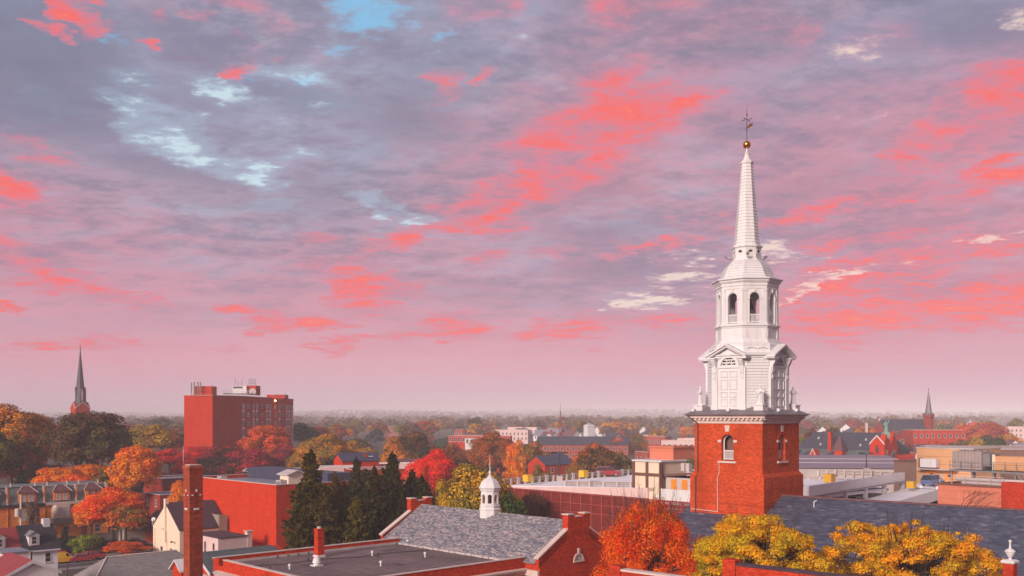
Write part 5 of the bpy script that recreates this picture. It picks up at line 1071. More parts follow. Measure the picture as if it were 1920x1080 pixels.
        for q in (-.32, .2): mb.box(-h / 2 + .05, h / 2 - .05, q * h, q * h + .12, 0, .079)
        mb.build('skid', M['wood'], b)
    for (px, top, foot, Y, lab) in ((1049, 850, 902, 148, 'dark lamp post on the garage deck left of the stair tower'), (1624.5, 851, 886, 175, 'dark lamp post before the striped metal roof'), (1232, 842, 864, 150, 'dark lamp post with floodlights over the stair tower')):
        p = P(px, foot, Y); h = P(px, top, Y).z - p.z; b = thing('deck_lamp', lab, 'lamp post', (p.x, p.y, p.z), 0, 'lamp posts on the garage')
        mb = MB(); mb.tube((0, 0, 0), (0, 0, h), .13, .09, 8); mb.build('pole', M['dark'], b); mb = MB(); mb.box(-1.0, 1.0, -.06, .06, h, h + .08)
        for s in (-1, 1): mb.box(s * .9 - .35, s * .9 + .35, -.25, .25, h - .02, h + .22)
        mb.build('lamp_head', M['dark'], b); mb = MB(); mb.box(-.45, .45, -.45, .45, -.05, .8); mb.build('base', M['concrete'], b)
    # standing seam roof hall beyond
    o = P(1484, 780, 196); t = thing('seam_roof_hall', 'long hall with low purple grey standing seam roof right of the tower', 'building', (o.x, o.y, 0), -6)
    mb = MB(); mb.box(0, 26, 0, 22, 0, 16.4); mb.build('wall', M['concrete'], t); mb = MB(); mb.hexa([(-.4, -.5, 16.42), (25, -.5, 16.42), (25, 22, 18.0), (-.4, 22, 18.0), (-.4, -.5, 16.6), (25, -.5, 16.6), (25, 22, 18.2), (-.4, 22, 18.2)]); mb.build('roof', M['seam'], t)
    mb = MB(); 
    for yy in (7, 14): mb.hexa([(-.4, yy, 16.6 + (yy + .5) * .0711), (25, yy, 16.6 + (yy + .5) * .0711), (25, yy + .25, 16.6 + (yy + .75) * .0711), (-.4, yy + .25, 16.6 + (yy + .75) * .0711)] + [(x, y, z + .09) for x, y, z in [(-.4, yy, 16.6 + (yy + .5) * .0711), (25, yy, 16.6 + (yy + .5) * .0711), (25, yy + .25, 16.6 + (yy + .75) * .0711), (-.4, yy + .25, 16.6 + (yy + .75) * .0711)]])
    mb.build('snow_rail', M['concrete'], t)
build_garage()
def build_plant():
    # salmon wall with the rooftop plant
    o = P(1758.5, 780, 118); t = thing('salmon_building', 'salmon painted building with rooftop steel platform behind the slate nave', 'building', (o.x, o.y, 0), GRID - 7)
    zt = 18.6; L = 8.1; mb = MB(); mb.box(0, 14, -L, 0, 0, zt); mb.build('wall', M['salmon'], t)
    mb = MB(); mb.box(-.12, .3, -L, .12, zt + .002, zt + .22); mb.box(.3, 14, -.3, .12, zt + .002, zt + .22); mb.build('coping', M['brown'], t)
    mb = MB(); mb.box(-.7, 16, -L - 14, -L - .02, 0, 19.35); mb.build('brick_wing', M['brick'], t)
    mb = MB(); rnd = random.Random(5)
    # bare creeper stems on the wall
    def creep(y, z, a, r, n):
        for i in range(n):
            y2, z2 = y - math.cos(a) * .42, z + math.sin(a) * .42
            mb.tube((-.02, y, z), (-.02, y2, z2), r, r * .85, 5); y, z = y2, z2; a += rnd.uniform(-.28, .3); r *= .88
            if z > zt - .6 or y < -L + .2: break
            if rnd.random() < .5 and n > 3: creep(y, z, a + rnd.uniform(-.6, .7), r * .7, n - 4)
    for a, n in ((.75, 10), (.45, 14), (.2, 15), (.05, 14), (.3, 12)): creep(-2.3, 15.5, a, .045, n)
    mb.build('creeper', M['bark'], t)
    mb = MB(); mb.box(-.9, -.02, -2.4, -1.1, 15.2, 15.9); mb.build('roof_hatch', M['brown'], t)
    Mt = Matrix.Translation((o.x, o.y, 0)) @ Matrix.Rotation(R(GRID - 7), 4, 'Z')
    # platform with railings
    pf = thing('steel_platform', 'grey steel platform and handrails above the salmon wall', 'platform', Mt @ Vector((0, 0, zt)), GRID - 7)
    mb = MB()
    for y in np.linspace(-.2, -L + .2, 6): mb.box(.1, .16, y - .03, y + .03, .2, 1.25)
    for z in (.55, .9, 1.2): mb.box(.1, .15, -L + .2, -.2, z, z + .05)
    mb.build('handrail', M['concrete'], pf)
    mb = MB(); mb.box(2, 8, -L - 6, -.3, 1.6, 1.8)
    for y in (-.6, -3.2, -5.8, -8.4, -11): 
        for x in (2.2, 7.6): mb.box(x, x + .2, y, y + .2, .05, 1.6)
    mb.build('deck_frame', M['grey'], pf); mb = MB()
    for y in np.linspace(-.4, -L - 5.8, 11): mb.box(2.0, 2.06, y - .03, y + .03, 1.8, 2.9)
    for z in (2.35, 2.85): mb.box(2.0, 2.05, -L - 5.8, -.4, z, z + .05)
    mb.build('handrail', M['grey'], pf); mb = MB(); mb.tube((1.2, -1.6, .75), (1.2, -L - 3, .75), .22, n=8); mb.tube((1.2, -2.4, .3), (1.2, -L - 3, .3), .16, n=8); mb.build('pipe', M['concrete'], pf)
    mb = MB()
    for s in (0, .7): mb.prism([(1.9, -L - .2 - s, 1.8), (1.9, -L - 1.8 - s, 4.0 - 4.0 + .2), (1.9, -L - 2.0 - s, .2), (1.9, -L - .4 - s, 1.8)], (.1, 0, 0))
    mb.build('stair', M['grey'], pf)
    q = Mt @ Vector((2.6, -.35, zt + 1.82)); u = thing('cooling_unit', 'tall grey ribbed cooling unit on the steel platform', 'cooling unit', q, GRID - 7); mb = MB(); mb.box(0, 3.0, -3.75, 0, .05, 2.25); mb.build('casing', M['louvre'], u)
    mb = MB(); mb.box(.3, 2.6, -4.6, -3.76, .5, 2.0); mb.build('side_box', M['grey'], u); mb = MB()
    for y in (-.6, -1.6, -2.6, -3.4): mb.lathe([(.4, 2.25), (.4, 2.38)], 12, (1.5, y))
    mb.build('fan_ring', M['grey'], u)
    q = Mt @ Vector((2.8, -5.3, zt + 1.82)); u = thing('air_handler', 'long tan air handling unit beside the ribbed cooling unit', 'air handler', q, GRID - 7); mb = MB(); mb.box(0, 2.4, -5.6, 0, .1, 1.75); mb.build('casing', M['tan'], u); mb = MB(); mb.box(-.1, -.01, -.35, -.02, .1, 1.95); mb.build('end_frame', M['cream'], u)
    mb = MB()
    for z in (.5, .8, 1.1, 1.4): mb.box(-.06, -.005, -5.5, -3.9, z, z + .1)
    mb.build('louvre', M['ochre'], u)
    # tan block with orange doors behind
    o = P(1718.5, 780, 158); t = thing('tan_building', 'tan panelled building with orange doors behind the cooling unit', 'building', (o.x, o.y, 0), GRID - 5)
    zt = CAMZ - (840 - 780) / F * 158; mb = MB(); mb.box(0, 9, -9.4, 0, 0, zt); mb.build('wall', M['tan'], t)
    mb = MB()
    for z in (zt - 1.3, zt - 2.6, zt - 3.9): mb.box(-.02, -.002, -9.4, 0, z, z + .04)
    mb.build('panel_joint', M['brown'], t); mb = MB(); mb.box(-.1, 9, -9.5, .1, zt + .002, zt + .15); mb.build('coping', M['concrete'], t)
    for y in (-2.6, -5.6): mb = MB(); mb.box(-.08, -.003, y - .8, y + .8, 16.0, 18.1); d = mb.build('door', M['orange'], t); mb = MB(); mb.box(-.09, -.081, y - .25, y + .25, 17.2, 17.7); mb.build('pane', M['glass'], d)
    mb = MB(); mb.box(-1.6, -.002, -7.2, -.9, 18.35, 18.5); mb.build('canopy', M['concrete'], t)
    mb = MB(); mb.box(-1.3, -.3, -4.0, -1.3, 18.7, 20.1); mb.build('casing', M['white'], t); mb = MB(); mb.box(-1.4, -.2, -1.29, -1.1, 18.6, 20.2); mb.build('end_frame', M['brown'], t)
    o2 = P(1691, 780, 166); house('tan_annexe', 'brown mauve ribbed block left of the tan building', 'building', (o2.x, o2.y, 0), GRID - 5, 8, 7.5, 19.2, 'flat', wall='taupe', rmat='brown', parapet=0).location += Vector((3.6, -5, 0))
    o3 = P(1800, 780, 172); house('taupe_hall', 'long brown ribbed hall rising behind the rooftop plant', 'building', (o3.x, o3.y, 0), -4, 60, 20, CAMZ - (846 - 780) / F * 172, 'flat', wall='taupe', rmat='concrete', parapet=.3)
    # near brick walls at the bottom edge
    for (px, py, Y, rz, ln, lab, cop) in ((1161, 1061, 66, 48, 22, 'near brick wall with pale coping under the orange tree', 'stone'), (1376, 1050, 62, 47, 22, 'near brick wall with dark coping under the yellow trees', 'roof_plum')):
        o = P(px, py, Y); t = thing('brick_wall', lab, 'wall', (o.x, o.y, 0), rz); mb = MB(); mb.box(0, .5, -ln, 0, 0, o.z - .35); mb.box(-.12, .62, -.15, .75, 0, o.z); mb.build('wall', M['brick'], t)
        mb = MB(); mb.box(-.08, .6, -ln, -.16, o.z - .347, o.z - .2); mb.build('coping', M[cop], t)
    o = P(1894, 1056, 62); t = thing('gate_pier', 'brick pier carrying a white urn finial at the right edge', 'pier', (o.x, o.y, 0), 40); z = o.z
    mb = MB(); mb.box(-.32, .32, -.32, .32, 0, z); mb.build('pier', M['brick'], t)
    mb = MB(); mb.loft([[(-e, -e, zz), (e, -e, zz), (e, e, zz), (-e, e, zz)] for e, zz in ((.38, z + .002), (.42, z + .08), (.42, z + .16), (.28, z + .24))]); mb.lathe([(.1, z + .24), (.08, z + .34), (.16, z + .44), (.26, z + .62), (.27, z + .70), (.33, z + .74), (.32, z + .80), (.2, z + .9), (.08, z + .95), (.06, z + 1.15), (.05, z + 1.3), (.09, z + 1.36), (.1, z + 1.44), (.03, z + 1.52)], 14); mb.build('urn', M['white'], t)
build_plant()
# ------------------------------------------------------------------ red apartment tower
def build_apartment():
    o = Vector((-111.7, 327, 0)); t = thing('apartment_tower', 'tall red brick apartment tower with rooftop antennas rising above the trees', 'apartment building', o)
    pl = [Vector(p) - o.xy for p in ((-111.7, 327), (-102, 327), (-95.5, 339), (-90.9, 399))]
    pl = [Vector((p.x, p.y)) for p in pl]; back = [Vector((2, 72)), Vector((-3, 30))]
    zt = CAMZ + (780 - 741.4) / F * 327; poly = pl + back
    mb = MB(); mb.prism([(p.x, p.y, 0) for p in poly], (0, 0, zt - .5)); mb.build('wall', M['brick_hot'], t)
    mb = MB(); c = Vector((6, 38)); mb.prism([(p.x + (p.x - c.x) * .004, p.y + (p.y - c.y) * .004, zt - .498) for p in poly], (0, 0, .5)); mb.build('parapet', M['brick'], t)
    mb = MB(); mb.prism([(p.x + (p.x - c.x) * .006, p.y + (p.y - c.y) * .006, zt + .004) for p in poly], (0, 0, .12)); mb.build('coping', M['stone'], t)
    d = (pl[3] - pl[2]); L = d.length; ang = math.degrees(math.atan2(d.y, d.x)) - 90; mid = (pl[2] + pl[3]) / 2; T = face_T((mid.x, mid.y, 0), ang)
    fr = [.03, .115, .205, .265, .36, .45, .51, .615, .70, .765, .85, .91, .975]; wide = [1, 1, 1, 1, 0, 1, 1, 0, 1, 0, 1, 1, 1]; span = [1, 0, 1, 1, 0, 1, 1, 0, 1, 0, 1, 1, 1]
    for j in range(7):
        z = zt - 4.3 - j * 3.12
        for i, f in enumerate(fr):
            s = -L / 2 + f * L; w = 2.0 if wide[i] else 1.5
            if len([1]) and j < 7:
                w_ = window(t, T, s, z, w, 1.75, M['trim'], M['glass'] if (i * 7 + j * 3) % 5 else M['glass_pale'], (1, 0), .09, sill=False, proud=.1)
    mb = MB()
    for j in range(7):
        for i, f in enumerate(fr):
            if span[i]: s = -L / 2 + f * L; z = zt - 4.3 - j * 3.12; mb.tbox(T, s - .95, s + .95, 0, .06, z - 1.15, z - .45)
    mb.build('spandrel_panel', M['bright'], t)
    Zp = lambda py, Y: CAMZ - (py - 780) / F * Y
    def box_at(px0, px1, py0, py1, Y, dep, m, nm, par=None): a, b = P(px0, py1, Y) - o, P(px1, py0, Y) - o; mb = MB(); mb.box(a.x, b.x, a.y, a.y + dep, a.z, b.z); return mb.build(nm, M[m], par or t)
    box_at(363, 396.5, 724, 741, 335, 6, 'brick', 'lift_house'); q = box_at(436, 462, 724, 739, 345, 6, 'white', 'plant_house'); box_at(462, 480, 723, 740, 346, 6, 'brick', 'plant_house'); box_at(500, 534, 740, 747, 372, 6, 'brick', 'lift_house')
    box_at(437, 455, 724.8, 728, 344.9, .08, 'dark', 'louvre', q); box_at(419, 472, 737, 739, 342, 4, 'grey', 'gantry'); mb = MB()
    for px in range(419, 474, 9): a = P(px, 738, 341.5) - o; mb.tube(a, a + Vector((0, 0, 1.4)), .06)
    for dz in (.7, 1.35): mb.tube(P(419, 738, 341.5) - o + Vector((0, 0, dz)), P(472, 738, 341.5) - o + Vector((0, 0, dz)), .06)
    mb.build('railing', M['concrete'], t)
    a = P(474, 735, 344) - o; mb = MB(); mb.lathe([(.2, 0), (1.2, .4), (1.25, .5)], 14); d_ = mb.build('dish', M['concrete'], t); d_.location = a; d_.rotation_euler = (R(80), 0, 0)
    for px, p0, p1, r in ((359, 717, 741, .16), (364.5, 716, 741, .16), (371, 716, 741, .16), (376, 716, 741, .16), (441.5, 708, 723, .08), (446.5, 714, 723, .1), (453, 712, 723, .08), (397.5, 720, 741, .05), (534.5, 736, 745, .08)):
        a, b = P(px, p1, 334) - o, P(px, p0, 334) - o; mb = MB(); mb.tube(a, b, r); 
        if r > .15: mb.tube(a + (b - a) * .35, b, .26)
        mb.build('antenna', M['grey'], t)
    mb = MB(); x0, x1 = 467, 479
    for px in (467, 471, 475, 479): mb.tube(P(px, 724, 346) - o, P(px, 710, 346) - o, .08)
    for py in (711.5, 715, 719): mb.tube(P(466, py, 346) - o, P(480, py, 346) - o, .08)
    for px in (482, 484.5, 487): mb.tube(P(px, 742, 350) - o, P(px, 724, 350) - o, .08)
    for py in range(725, 742, 4): mb.tube(P(481, py, 350) - o, P(487.5, py, 350) - o, .07)
    mb.build('antenna_frame', M['grey'], t)
    p = T(-L / 2 + .60 * L, .25, zt - 1.2); mb = MB(); mb.box(p.x - .3, p.x + .3, p.y - .3, p.y + .3, p.z, p.z + .4); m, k, b, oo = mat('lit_lamp'); b.inputs['Emission Color'].default_value = (1, .55, .15, 1); b.inputs['Emission Strength'].default_value = 12; lo = mb.build('wall_light', m, t)
    sp = bpy.data.lights.new('lamp_glow', 'SPOT'); sp.energy = 900; sp.color = (1, .5, .12); sp.spot_size = R(55); sp.shadow_soft_size = .3; so_ = bpy.data.objects.new('lamp_glow', sp); COL.objects.link(so_); so_.parent = t; so_.location = T(-L / 2 + .60 * L, .9, zt - .7); so_.rotation_euler = (0, 0, 0)
build_apartment()
# ------------------------------------------------------------------ market hall, steepled church, mill and the far town
def build_market():
    o = P(1537, 780, 290); t = thing('market_hall', 'red brick Victorian market hall with huge slate roof, gables and square towers', 'market hall', (o.x, o.y, 0), GRID)
    zr = 22.2; mb = MB(); mb.box(-10.8, 14, -30, 4, 0, 13.0); mb.build('wall', M['brick'], t)
    mb = MB(); p = [(0, 1.5, zr), (0, -21, zr), (-6, -24, 17.4), (-6, 4.5, 17.4)]; mb.poly(p); mb.poly([(0, -21, zr), (0, 1.5, zr), (8, 4.5, 17.4), (8, -24, 17.4)]); mb.poly([(0, 1.5, zr), (-6, 4.5, 17.4), (8, 4.5, 17.4)]); mb.poly([(0, -21, zr), (8, -24, 17.4), (-6, -24, 17.4)]); mb.box(-6, 8, -24, 4.5, 16, 17.39)
    mb.build('slate_roof', M['slate_blue_y'], t)
    mb = MB(); mb.poly([(-6.0, 7, 17.2), (-6.0, -26, 17.2), (-11.3, -26, 13.0), (-11.3, 7, 13.0)]); mb.poly([(-6, 7, 17.2), (-11.3, 7, 13), (-6, 7, 13)]); mb.build('aisle_roof', M['slate_green'], t)
    for y, z in ((-1, 20.4), (-16, 20.2), (-2.8, 18.6), (-15.3, 18.6)):
        x = -(zr - z) / .8; mb = MB(); mb.prism([(x - .3, y - .4, z - .35), (x - .3, y + .4, z - .35), (x - .3, y, z + .5)], (.5, 0, 0)); mb.build('roof_vent', M['concrete'], t)
    for y in (3, -1, -8.6): 
        mb = MB(); mb.box(-9.6, -7, y - .9, y + .9, 13.6, 15.6); d = mb.build('dormer', M['brick'], t); mb = MB(); mb.prism([(-9.9, y - 1.2, 15.5), (-9.9, y + 1.2, 15.5), (-6.8, y + .9, 16.6), (-6.8, y - .9, 16.6)], (0, 0, .2)); mb.build('dormer_roof', M['slate_blue_y'], d)
    mb = MB(); mb.prism([(-10.6, -5.4, 12), (-10.6, -1.8, 12), (-10.6, -1.8, 13.6), (-10.6, -3.6, 17.3), (-10.6, -5.4, 13.6)], (3, 0, 0)); g = mb.build('gable', M['brick_hot'], t); mb = MB()
    for s in (-1, 1): mb.prism([(-10.7, -3.6, 17.2), (-10.7, -3.6, 17.6), (-10.7, -3.6 + s * 2.0, 13.7), (-10.7, -3.6 + s * 2.0, 13.3)], (.3, 0, 0))
    mb.build('coping', M['stone'], g)
    mb = MB(); mb.box(-6.6, -5.5, -7.2, -6.2, 14, 22.0); mb.box(-6.7, -5.4, -7.3, -6.1, 22, 22.3); mb.build('chimney', M['brick'], t)
    mb = MB(); mb.box(-9.5, -7.1, -12.2, -9.8, 12, 17.2); tu = mb.build('turret', M['brick'], t); mb = MB(); mb.poly([(-9.8, -12.5, 17.2), (-9.8, -9.5, 17.2), (-8.3, -11, 21.8)]); mb.poly([(-9.8, -12.5, 17.2), (-8.3, -11, 21.8), (-6.8, -12.5, 17.2)]); mb.poly([(-6.8, -9.5, 17.2), (-6.8, -12.5, 17.2), (-8.3, -11, 21.8)]); mb.poly([(-9.8, -9.5, 17.2), (-6.8, -9.5, 17.2), (-8.3, -11, 21.8)]); mb.build('turret_roof', M['slate_mauve'], tu)
    for (y0, y1) in ((-25.4, -21.2),):
        mb = MB(); mb.box(-10.9, -3, y0, y1, 12, 19.2); mb.prism([(-10.9, y0, 19.2), (-10.9, y1, 19.2), (-10.9, (y0 + y1) / 2, 21.5)], (7.9, 0, 0)); tw = mb.build('tower', M['brick_hot'], t); T = face_T((-10.9, (y0 + y1) / 2, 0), 180)
        mb = MB()
        for s in (-1, 1): mb.prism([T(s * 2.2, 0, 19.0), T(s * 2.2, 0, 19.4), T(0, 0, 21.8), T(0, 0, 21.4)], T(0, .2, 0) - T(0, 0, 0))
        mb.build('coping', M['white'], tw); window(tw, T, 0, 16.6, 1.2, 1.8, M['brick'], M['roof_plum'], (0, 0), .15, arched=True); window(tw, T, 0, 12.4, 1.2, 1.2, M['stone'], M['glass'], (0, 0), .15, arched=True)
        T = face_T((-7, y0, 0), 270); mb = MB(); mb.prism([T(-3.9, .0, 19.2), T(-1.2, .0, 19.2), T(-2.5, 0, 22.0)], T(0, -1.5, 0) - T(0, 0, 0)); mb.prism([T(.6, .0, 19.2), T(3.6, .0, 19.2), T(2.1, 0, 22.6)], T(0, -1.5, 0) - T(0, 0, 0)); mb.build('gable', M['brick'], tw)
        for s in (-2.5, 2.1): window(tw, T, s, 14.5, 1.0, 2.6, M['stone'], M['glass'], (0, 0), .12, arched=True)
    p = Matrix.Translation((o.x, o.y, 0)) @ Matrix.Rotation(R(GRID), 4, 'Z') @ Vector((-5.5, -23.3, 21.5)); t2 = robed_figure((p.x, p.y, 22.6), 0, 'green copper figure standing on the market hall tower', [((.5), .0, 1.7), (.55, -.1, 2.2)] and [(.42, -.05, 1.1), (.5, -.1, .8)] and [[(.42, -.05, 1.1), (.25, -.3, 1.2)], [(.45, -.05, 1.6), (.5, -.1, 2.1)]])
    t2.scale = (1.7, 1.7, 1.7); t2.data.materials[0] = M['copper']; del t2['group']
    mb = MB(); mb.box(-.5, .5, -.5, .5, -3.0, -.10); q = mb.build('plinth', M['copper'], t2)
def build_far_church():
    Y = 430; o = P(1741, 780, Y); k = Y / F; Z = lambda py: CAMZ - (py - 780) * k; g = ground(o.x, o.y)
    t = thing('steepled_church', 'distant red brick church with grey spire and long slate roof at far right', 'church', (o.x, o.y, 0), GRID - 20)
    mb = MB(); h = 1.95; mb.loft([oct_ring(2.0, 0), oct_ring(2.0, Z(783)), oct_ring(2.35, Z(782)), oct_ring(2.35, Z(778))]); mb.build('tower', M['brick_dark'], t)
    mb = MB(); mb.loft([oct_ring(2.3, Z(779)), oct_ring(1.4, Z(774)), oct_ring(1.25, Z(768)), oct_ring(1.0, Z(760)), oct_ring(.1, Z(733))]); mb.build('spire', M['lead'], t)
    for i in range(8): T = face_T((2.1 * math.cos(R(45 * i)), 2.1 * math.sin(R(45 * i)), 0), 45 * i); mb = MB(); mb.prism([T(-.5, -.6, Z(780)), T(.5, -.6, Z(780)), T(0, -.6, Z(775))], T(0, .9, 0) - T(0, 0, 0)); mb.build('spire_gable', M['slate_mauve'], t)
    mb = MB(); mb.tube((0, 0, Z(734)), (0, 0, Z(728)), .12); mb.box(-.5, .5, -.06, .06, Z(730.5), Z(730)); mb.build('cross', M['roof_plum'], t)
    t2 = thing('church_nave', 'long slate roofed nave joined to the grey spired brick tower', 'church', (P(1661, 780, Y).x, Y - 2, 0), -2); L = 19.0
    mb = MB(); mb.prism([(-1.5, 0, 0), (-1.5, 12, 0), (-1.5, 12, Z(807)), (-1.5, 6, Z(787)), (-1.5, 0, Z(807))], (L, 0, 0)); mb.build('wall', M['brick_far'], t2)
    mb = MB(); gable_roof(mb, -1.2, L, 0, 12, Z(807), Z(787) - Z(807), 'x', .4); mb.build('roof', M['slate_blue_y'], t2)
    mb = MB(); mb.box(-1.9, -1.2, 5.5, 6.5, Z(790), Z(784)); mb.box(-9, -8, 2, 3, 0, Z(793)); mb.build('chimney', M['stone'], t2)
    mb = MB(); mb.box(-7, -1.5, 1, 9, 0, Z(803)); mb.build('annexe', M['brick_dark'], t2)
    o = P(1711, 780, 395); w = 22; t3 = house('brick_school', 'long red brick block with white windows below the grey spire', 'building', (o.x, o.y, 0), -3, 21.5, 12, CAMZ - (808 - 780) / F * 395, 'flat', wall='brick', rmat='bluegrey', parapet=.3, wins=(('y-', 9, 2, 1.0, 1.7, CAMZ - (821 - 780) / F * 395, -4.4),))
    o = P(1673, 780, 385); house('gable_house', 'twin gabled red brick house between market towers and brick block', 'house', (o.x, o.y, 0), 0, 8, 9, CAMZ - (822 - 780) / F * 385, 'y', 3, 'brick_dark', 'slate_mauve', (('y-', 1, 1, 1.4, 1.6, 16.0, 0),))
    o = P(1684, 780, 300); house('low_block', 'small flat brick block with pale trim right of the market towers', 'building', (o.x, o.y, 0), GRID - 30, 6, 6, CAMZ - (850 - 780) / F * 300, 'flat', wall='brick', rmat='bluegrey', parapet=.2)
def build_mid():
    def HZ(py, Y): return CAMZ - (py - 780) / F * Y
    # mill
    o = P(1006, 780, 400); t = thing('brick_mill', 'long red brick mill with blue slate roof and rows of small windows', 'mill', (o.x, o.y, 0), -9)
    L = 38; he, hr = HZ(833, 400), HZ(820, 400) + .2; mb = MB(); gable_wall(mb, 0, L, 0, 12, he, hr - he, 'x'); mb.build('wall', M['brick_far'], t); mb = MB(); gable_roof(mb, 0, L, 0, 12, he, hr - he, 'x', .4); mb.build('roof', M['slate_blue_y'], t)
    T, LL = sideT(0, L, 0, 12, 'y-')
    for i in range(16):
        for j in range(2): window(t, T, -LL / 2 + LL * (i + .5) / 16, he - 2.6 - j * 3.1, 1.1, 1.7, M['stone'], M['roof_plum'], (0, 0), .1, sill=False)
    o = P(1141, 780, 396); house('mill_end', 'brick cross gable at the right end of the mill', 'building', (o.x, o.y, 0), 8, 8, 16, HZ(832, 396), 'y', 4.2, 'brick_far', 'slate_blue_y', (('y-', 1, 1, 1.0, 1.5, 17.5, 0),))
    o = P(840, 780, 430); house('flat_factory', 'pale topped red brick factory with a row of windows beyond the scarlet tree', 'building', (o.x, o.y, 0), -3, 28, 14, HZ(819, 430), 'flat', wall='brick', rmat='concrete', parapet=.3, wins=(('y-', 14, 1, 1.0, 1.8, HZ(828, 430), 0),), trim='white')
    o = P(872, 780, 428); house('flat_factory', 'small white fronted bay before the pale topped factory', 'building', (o.x, o.y, 0), -3, 6, 3, HZ(823, 428), 'flat', wall='white', rmat='concrete', parapet=.2, wins=(('y-', 3, 1, 1.0, 1.8, HZ(831, 428), 0),))
    # gabled red house with navy roof near the spruces
    o = P(642, 780, 228); t = house('red_gable_house', 'red brick gable house with navy roof above the spruces', 'house', (o.x, o.y, 0), 33, 9.5, 5.2, HZ(864, 228), 'x', 1.6, 'brick_hot', 'navy', (), chim=((6.5, 1.2, .7, 1.2),))
    mb = MB(); mb.box(7.3, 8.2, .5, 1.2, HZ(858, 228), HZ(856.5, 228)); mb.build('skylight', M['white'], t)
    for (px, py, Y, w, d, rz, mt, rf, lab) in ((600, 880, 215, 9, 7, 20, 'pinkwhite', 'bluegrey', 'pale flat roofed store behind the largest spruce'), (655, 884, 205, 12, 8, 18, 'brick_dark', 'concrete', 'low store with white roof between two spruces'), (690, 874, 235, 14, 8, 12, 'pinkwhite', 'concrete', 'low pink store beneath the navy roofed gable house'), (455, 887, 226, 26, 12, 12, 'felt', 'navy', 'dark navy flat roofed store beyond the scarlet block')):
        o = P(px, py, Y); house('flat_store', lab, 'building', (o.x, o.y, 0), rz, w, d, o.z, 'flat', wall=mt, rmat=rf, parapet=.4, trim='white')
    for (px, py, Y, w, rz, rm, lab) in ((1012, 849, 300, 9, 20, 'slate_blue_y', 'house with dark blue roof left of the orange topped tree'), (1022, 856, 262, 10, 35, 'navy', 'brick house with broad navy roof beside the orange topped tree'), (1046, 862, 275, 8, 10, 'brick_far', 'small red fronted shed next to the orange topped tree'), (748, 862, 250, 7, 20, 'slate_mauve', 'brick house under the dark bronze tree')):
        o = P(px, py, Y); house('blue_roof_house', lab, 'house', (o.x, o.y, 0), rz, w, 8, o.z - 2.2, 'x', 2.2, 'brick', rm, (('y-', 2, 1, 1, 1.5, o.z - 4.5, 0),))
    # white cupola church
    Y = 480; o = P(1105, 780, Y); Z = lambda py: CAMZ - (py - 780) * Y / F; t = thing('white_cupola_tower', 'distant tiered white wooden cupola tower above the mill roof', 'tower', (o.x, o.y, 0), 25)
    def sq(r, z): return [(-r, -r, z), (r, -r, z), (r, r, z), (-r, r, z)]
    mb = MB(); mb.loft([sq(2.1, 0), sq(2.1, Z(800)), sq(2.35, Z(799.5)), sq(2.35, Z(798.5))]); mb.build('base', M['white'], t); mb = MB(); mb.loft([sq(1.8, Z(799)), sq(1.8, Z(796.5)), oct_ring(1.4, Z(796)), oct_ring(1.4, Z(791)), oct_ring(1.6, Z(790.5)), oct_ring(.9, Z(788)), oct_ring(.8, Z(785)), oct_ring(.12, Z(782))]); mb.build('cupola', M['white'], t)
    mb = MB(); mb.tube((0, 0, Z(783)), (0, 0, Z(779)), .14); mb.build('finial', M['stone'], t)
    # lattice mast
    Y = 520; o = P(1051, 780, Y); t = thing('radio_mast', 'thin red lattice radio mast standing over the hazy town', 'mast', (o.x, o.y, 0), 10); zt, z0 = CAMZ - (757 - 780) * Y / F, ground(o.x, o.y); mb = MB()
    for i in range(4):
        a = R(90 * i + 45); mb.tube((1.3 * math.cos(a), 1.3 * math.sin(a), z0 + 6), (.25 * math.cos(a), .25 * math.sin(a), zt - 4), .12, .08)
    n = 14
    for j in range(n):
        q0, q1 = j / n, (j + 1) / n; r0, r1 = 1.3 + (.25 - 1.3) * q0, 1.3 + (.25 - 1.3) * q1; za, zb = z0 + 6 + (zt - 10 - z0) * q0, z0 + 6 + (zt - 10 - z0) * q1
        for i in range(4): a, b = R(90 * i + 45), R(90 * i + 135); mb.tube((r0 * math.cos(a), r0 * math.sin(a), za), (r1 * math.cos(b), r1 * math.sin(b), zb), .06)
    mb.build('lattice', M['roof_rust'], t); mb = MB(); mb.tube((0, 0, zt - 5), (0, 0, zt), .1); mb.build('antenna', M['grey'], t); mb = MB(); mb.box(-2.5, 2.5, -2.5, 2.5, z0 - 1, z0 + 6); mb.build('base', M['brick_dark'], t)
    # prototypes for the far town, then copies
    protos = []
    for i, (w, d, h, rf, rise, wm, rm, wins) in enumerate(((9, 8, 5.5, 'x', 3.2, 'white', 'bluegrey', (('y-', 3, 2, .9, 1.4, .9, 2.6), ('x-', 2, 2, .9, 1.4, .9, 2.6))), (8, 9, 5.5, 'y', 3.6, 'white', 'slate_mauve', (('y-', 2, 2, .9, 1.4, .9, 2.6), ('x-', 3, 2, .9, 1.4, .9, 2.6))), (10, 8, 6.0, 'x', 3.0, 'brick_far', 'bluegrey', (('y-', 4, 2, .9, 1.5, .9, 2.8), ('x-', 2, 2, .9, 1.5, .9, 2.8))), (16, 9, 7, 'flat', 0, 'brick_far', 'concrete', (('y-', 7, 2, 1, 1.6, 1, 3.2), ('x-', 3, 2, 1, 1.6, 1, 3.2))), (9, 8, 5, 'hip', 3, 'cream', 'slate_blue_y', (('y-', 3, 2, .9, 1.4, .8, 2.4), ('x-', 2, 2, .9, 1.4, .8, 2.4))), (22, 9, 6.5, 'flat', 0, 'pinkwhite', 'bluegrey', (('y-', 9, 2, 1, 1.5, .9, 3.0),)))):
        protos.append(remember(house('town_house', '', 'house', (0, -900, 0), 0, w, d, h, rf, rise, wm, rm, wins, chim=((w * .7, d / 2, .8, rise + 1.0),) if rf != 'flat' else ((2, 2, 1, 1.2),), base=8)))
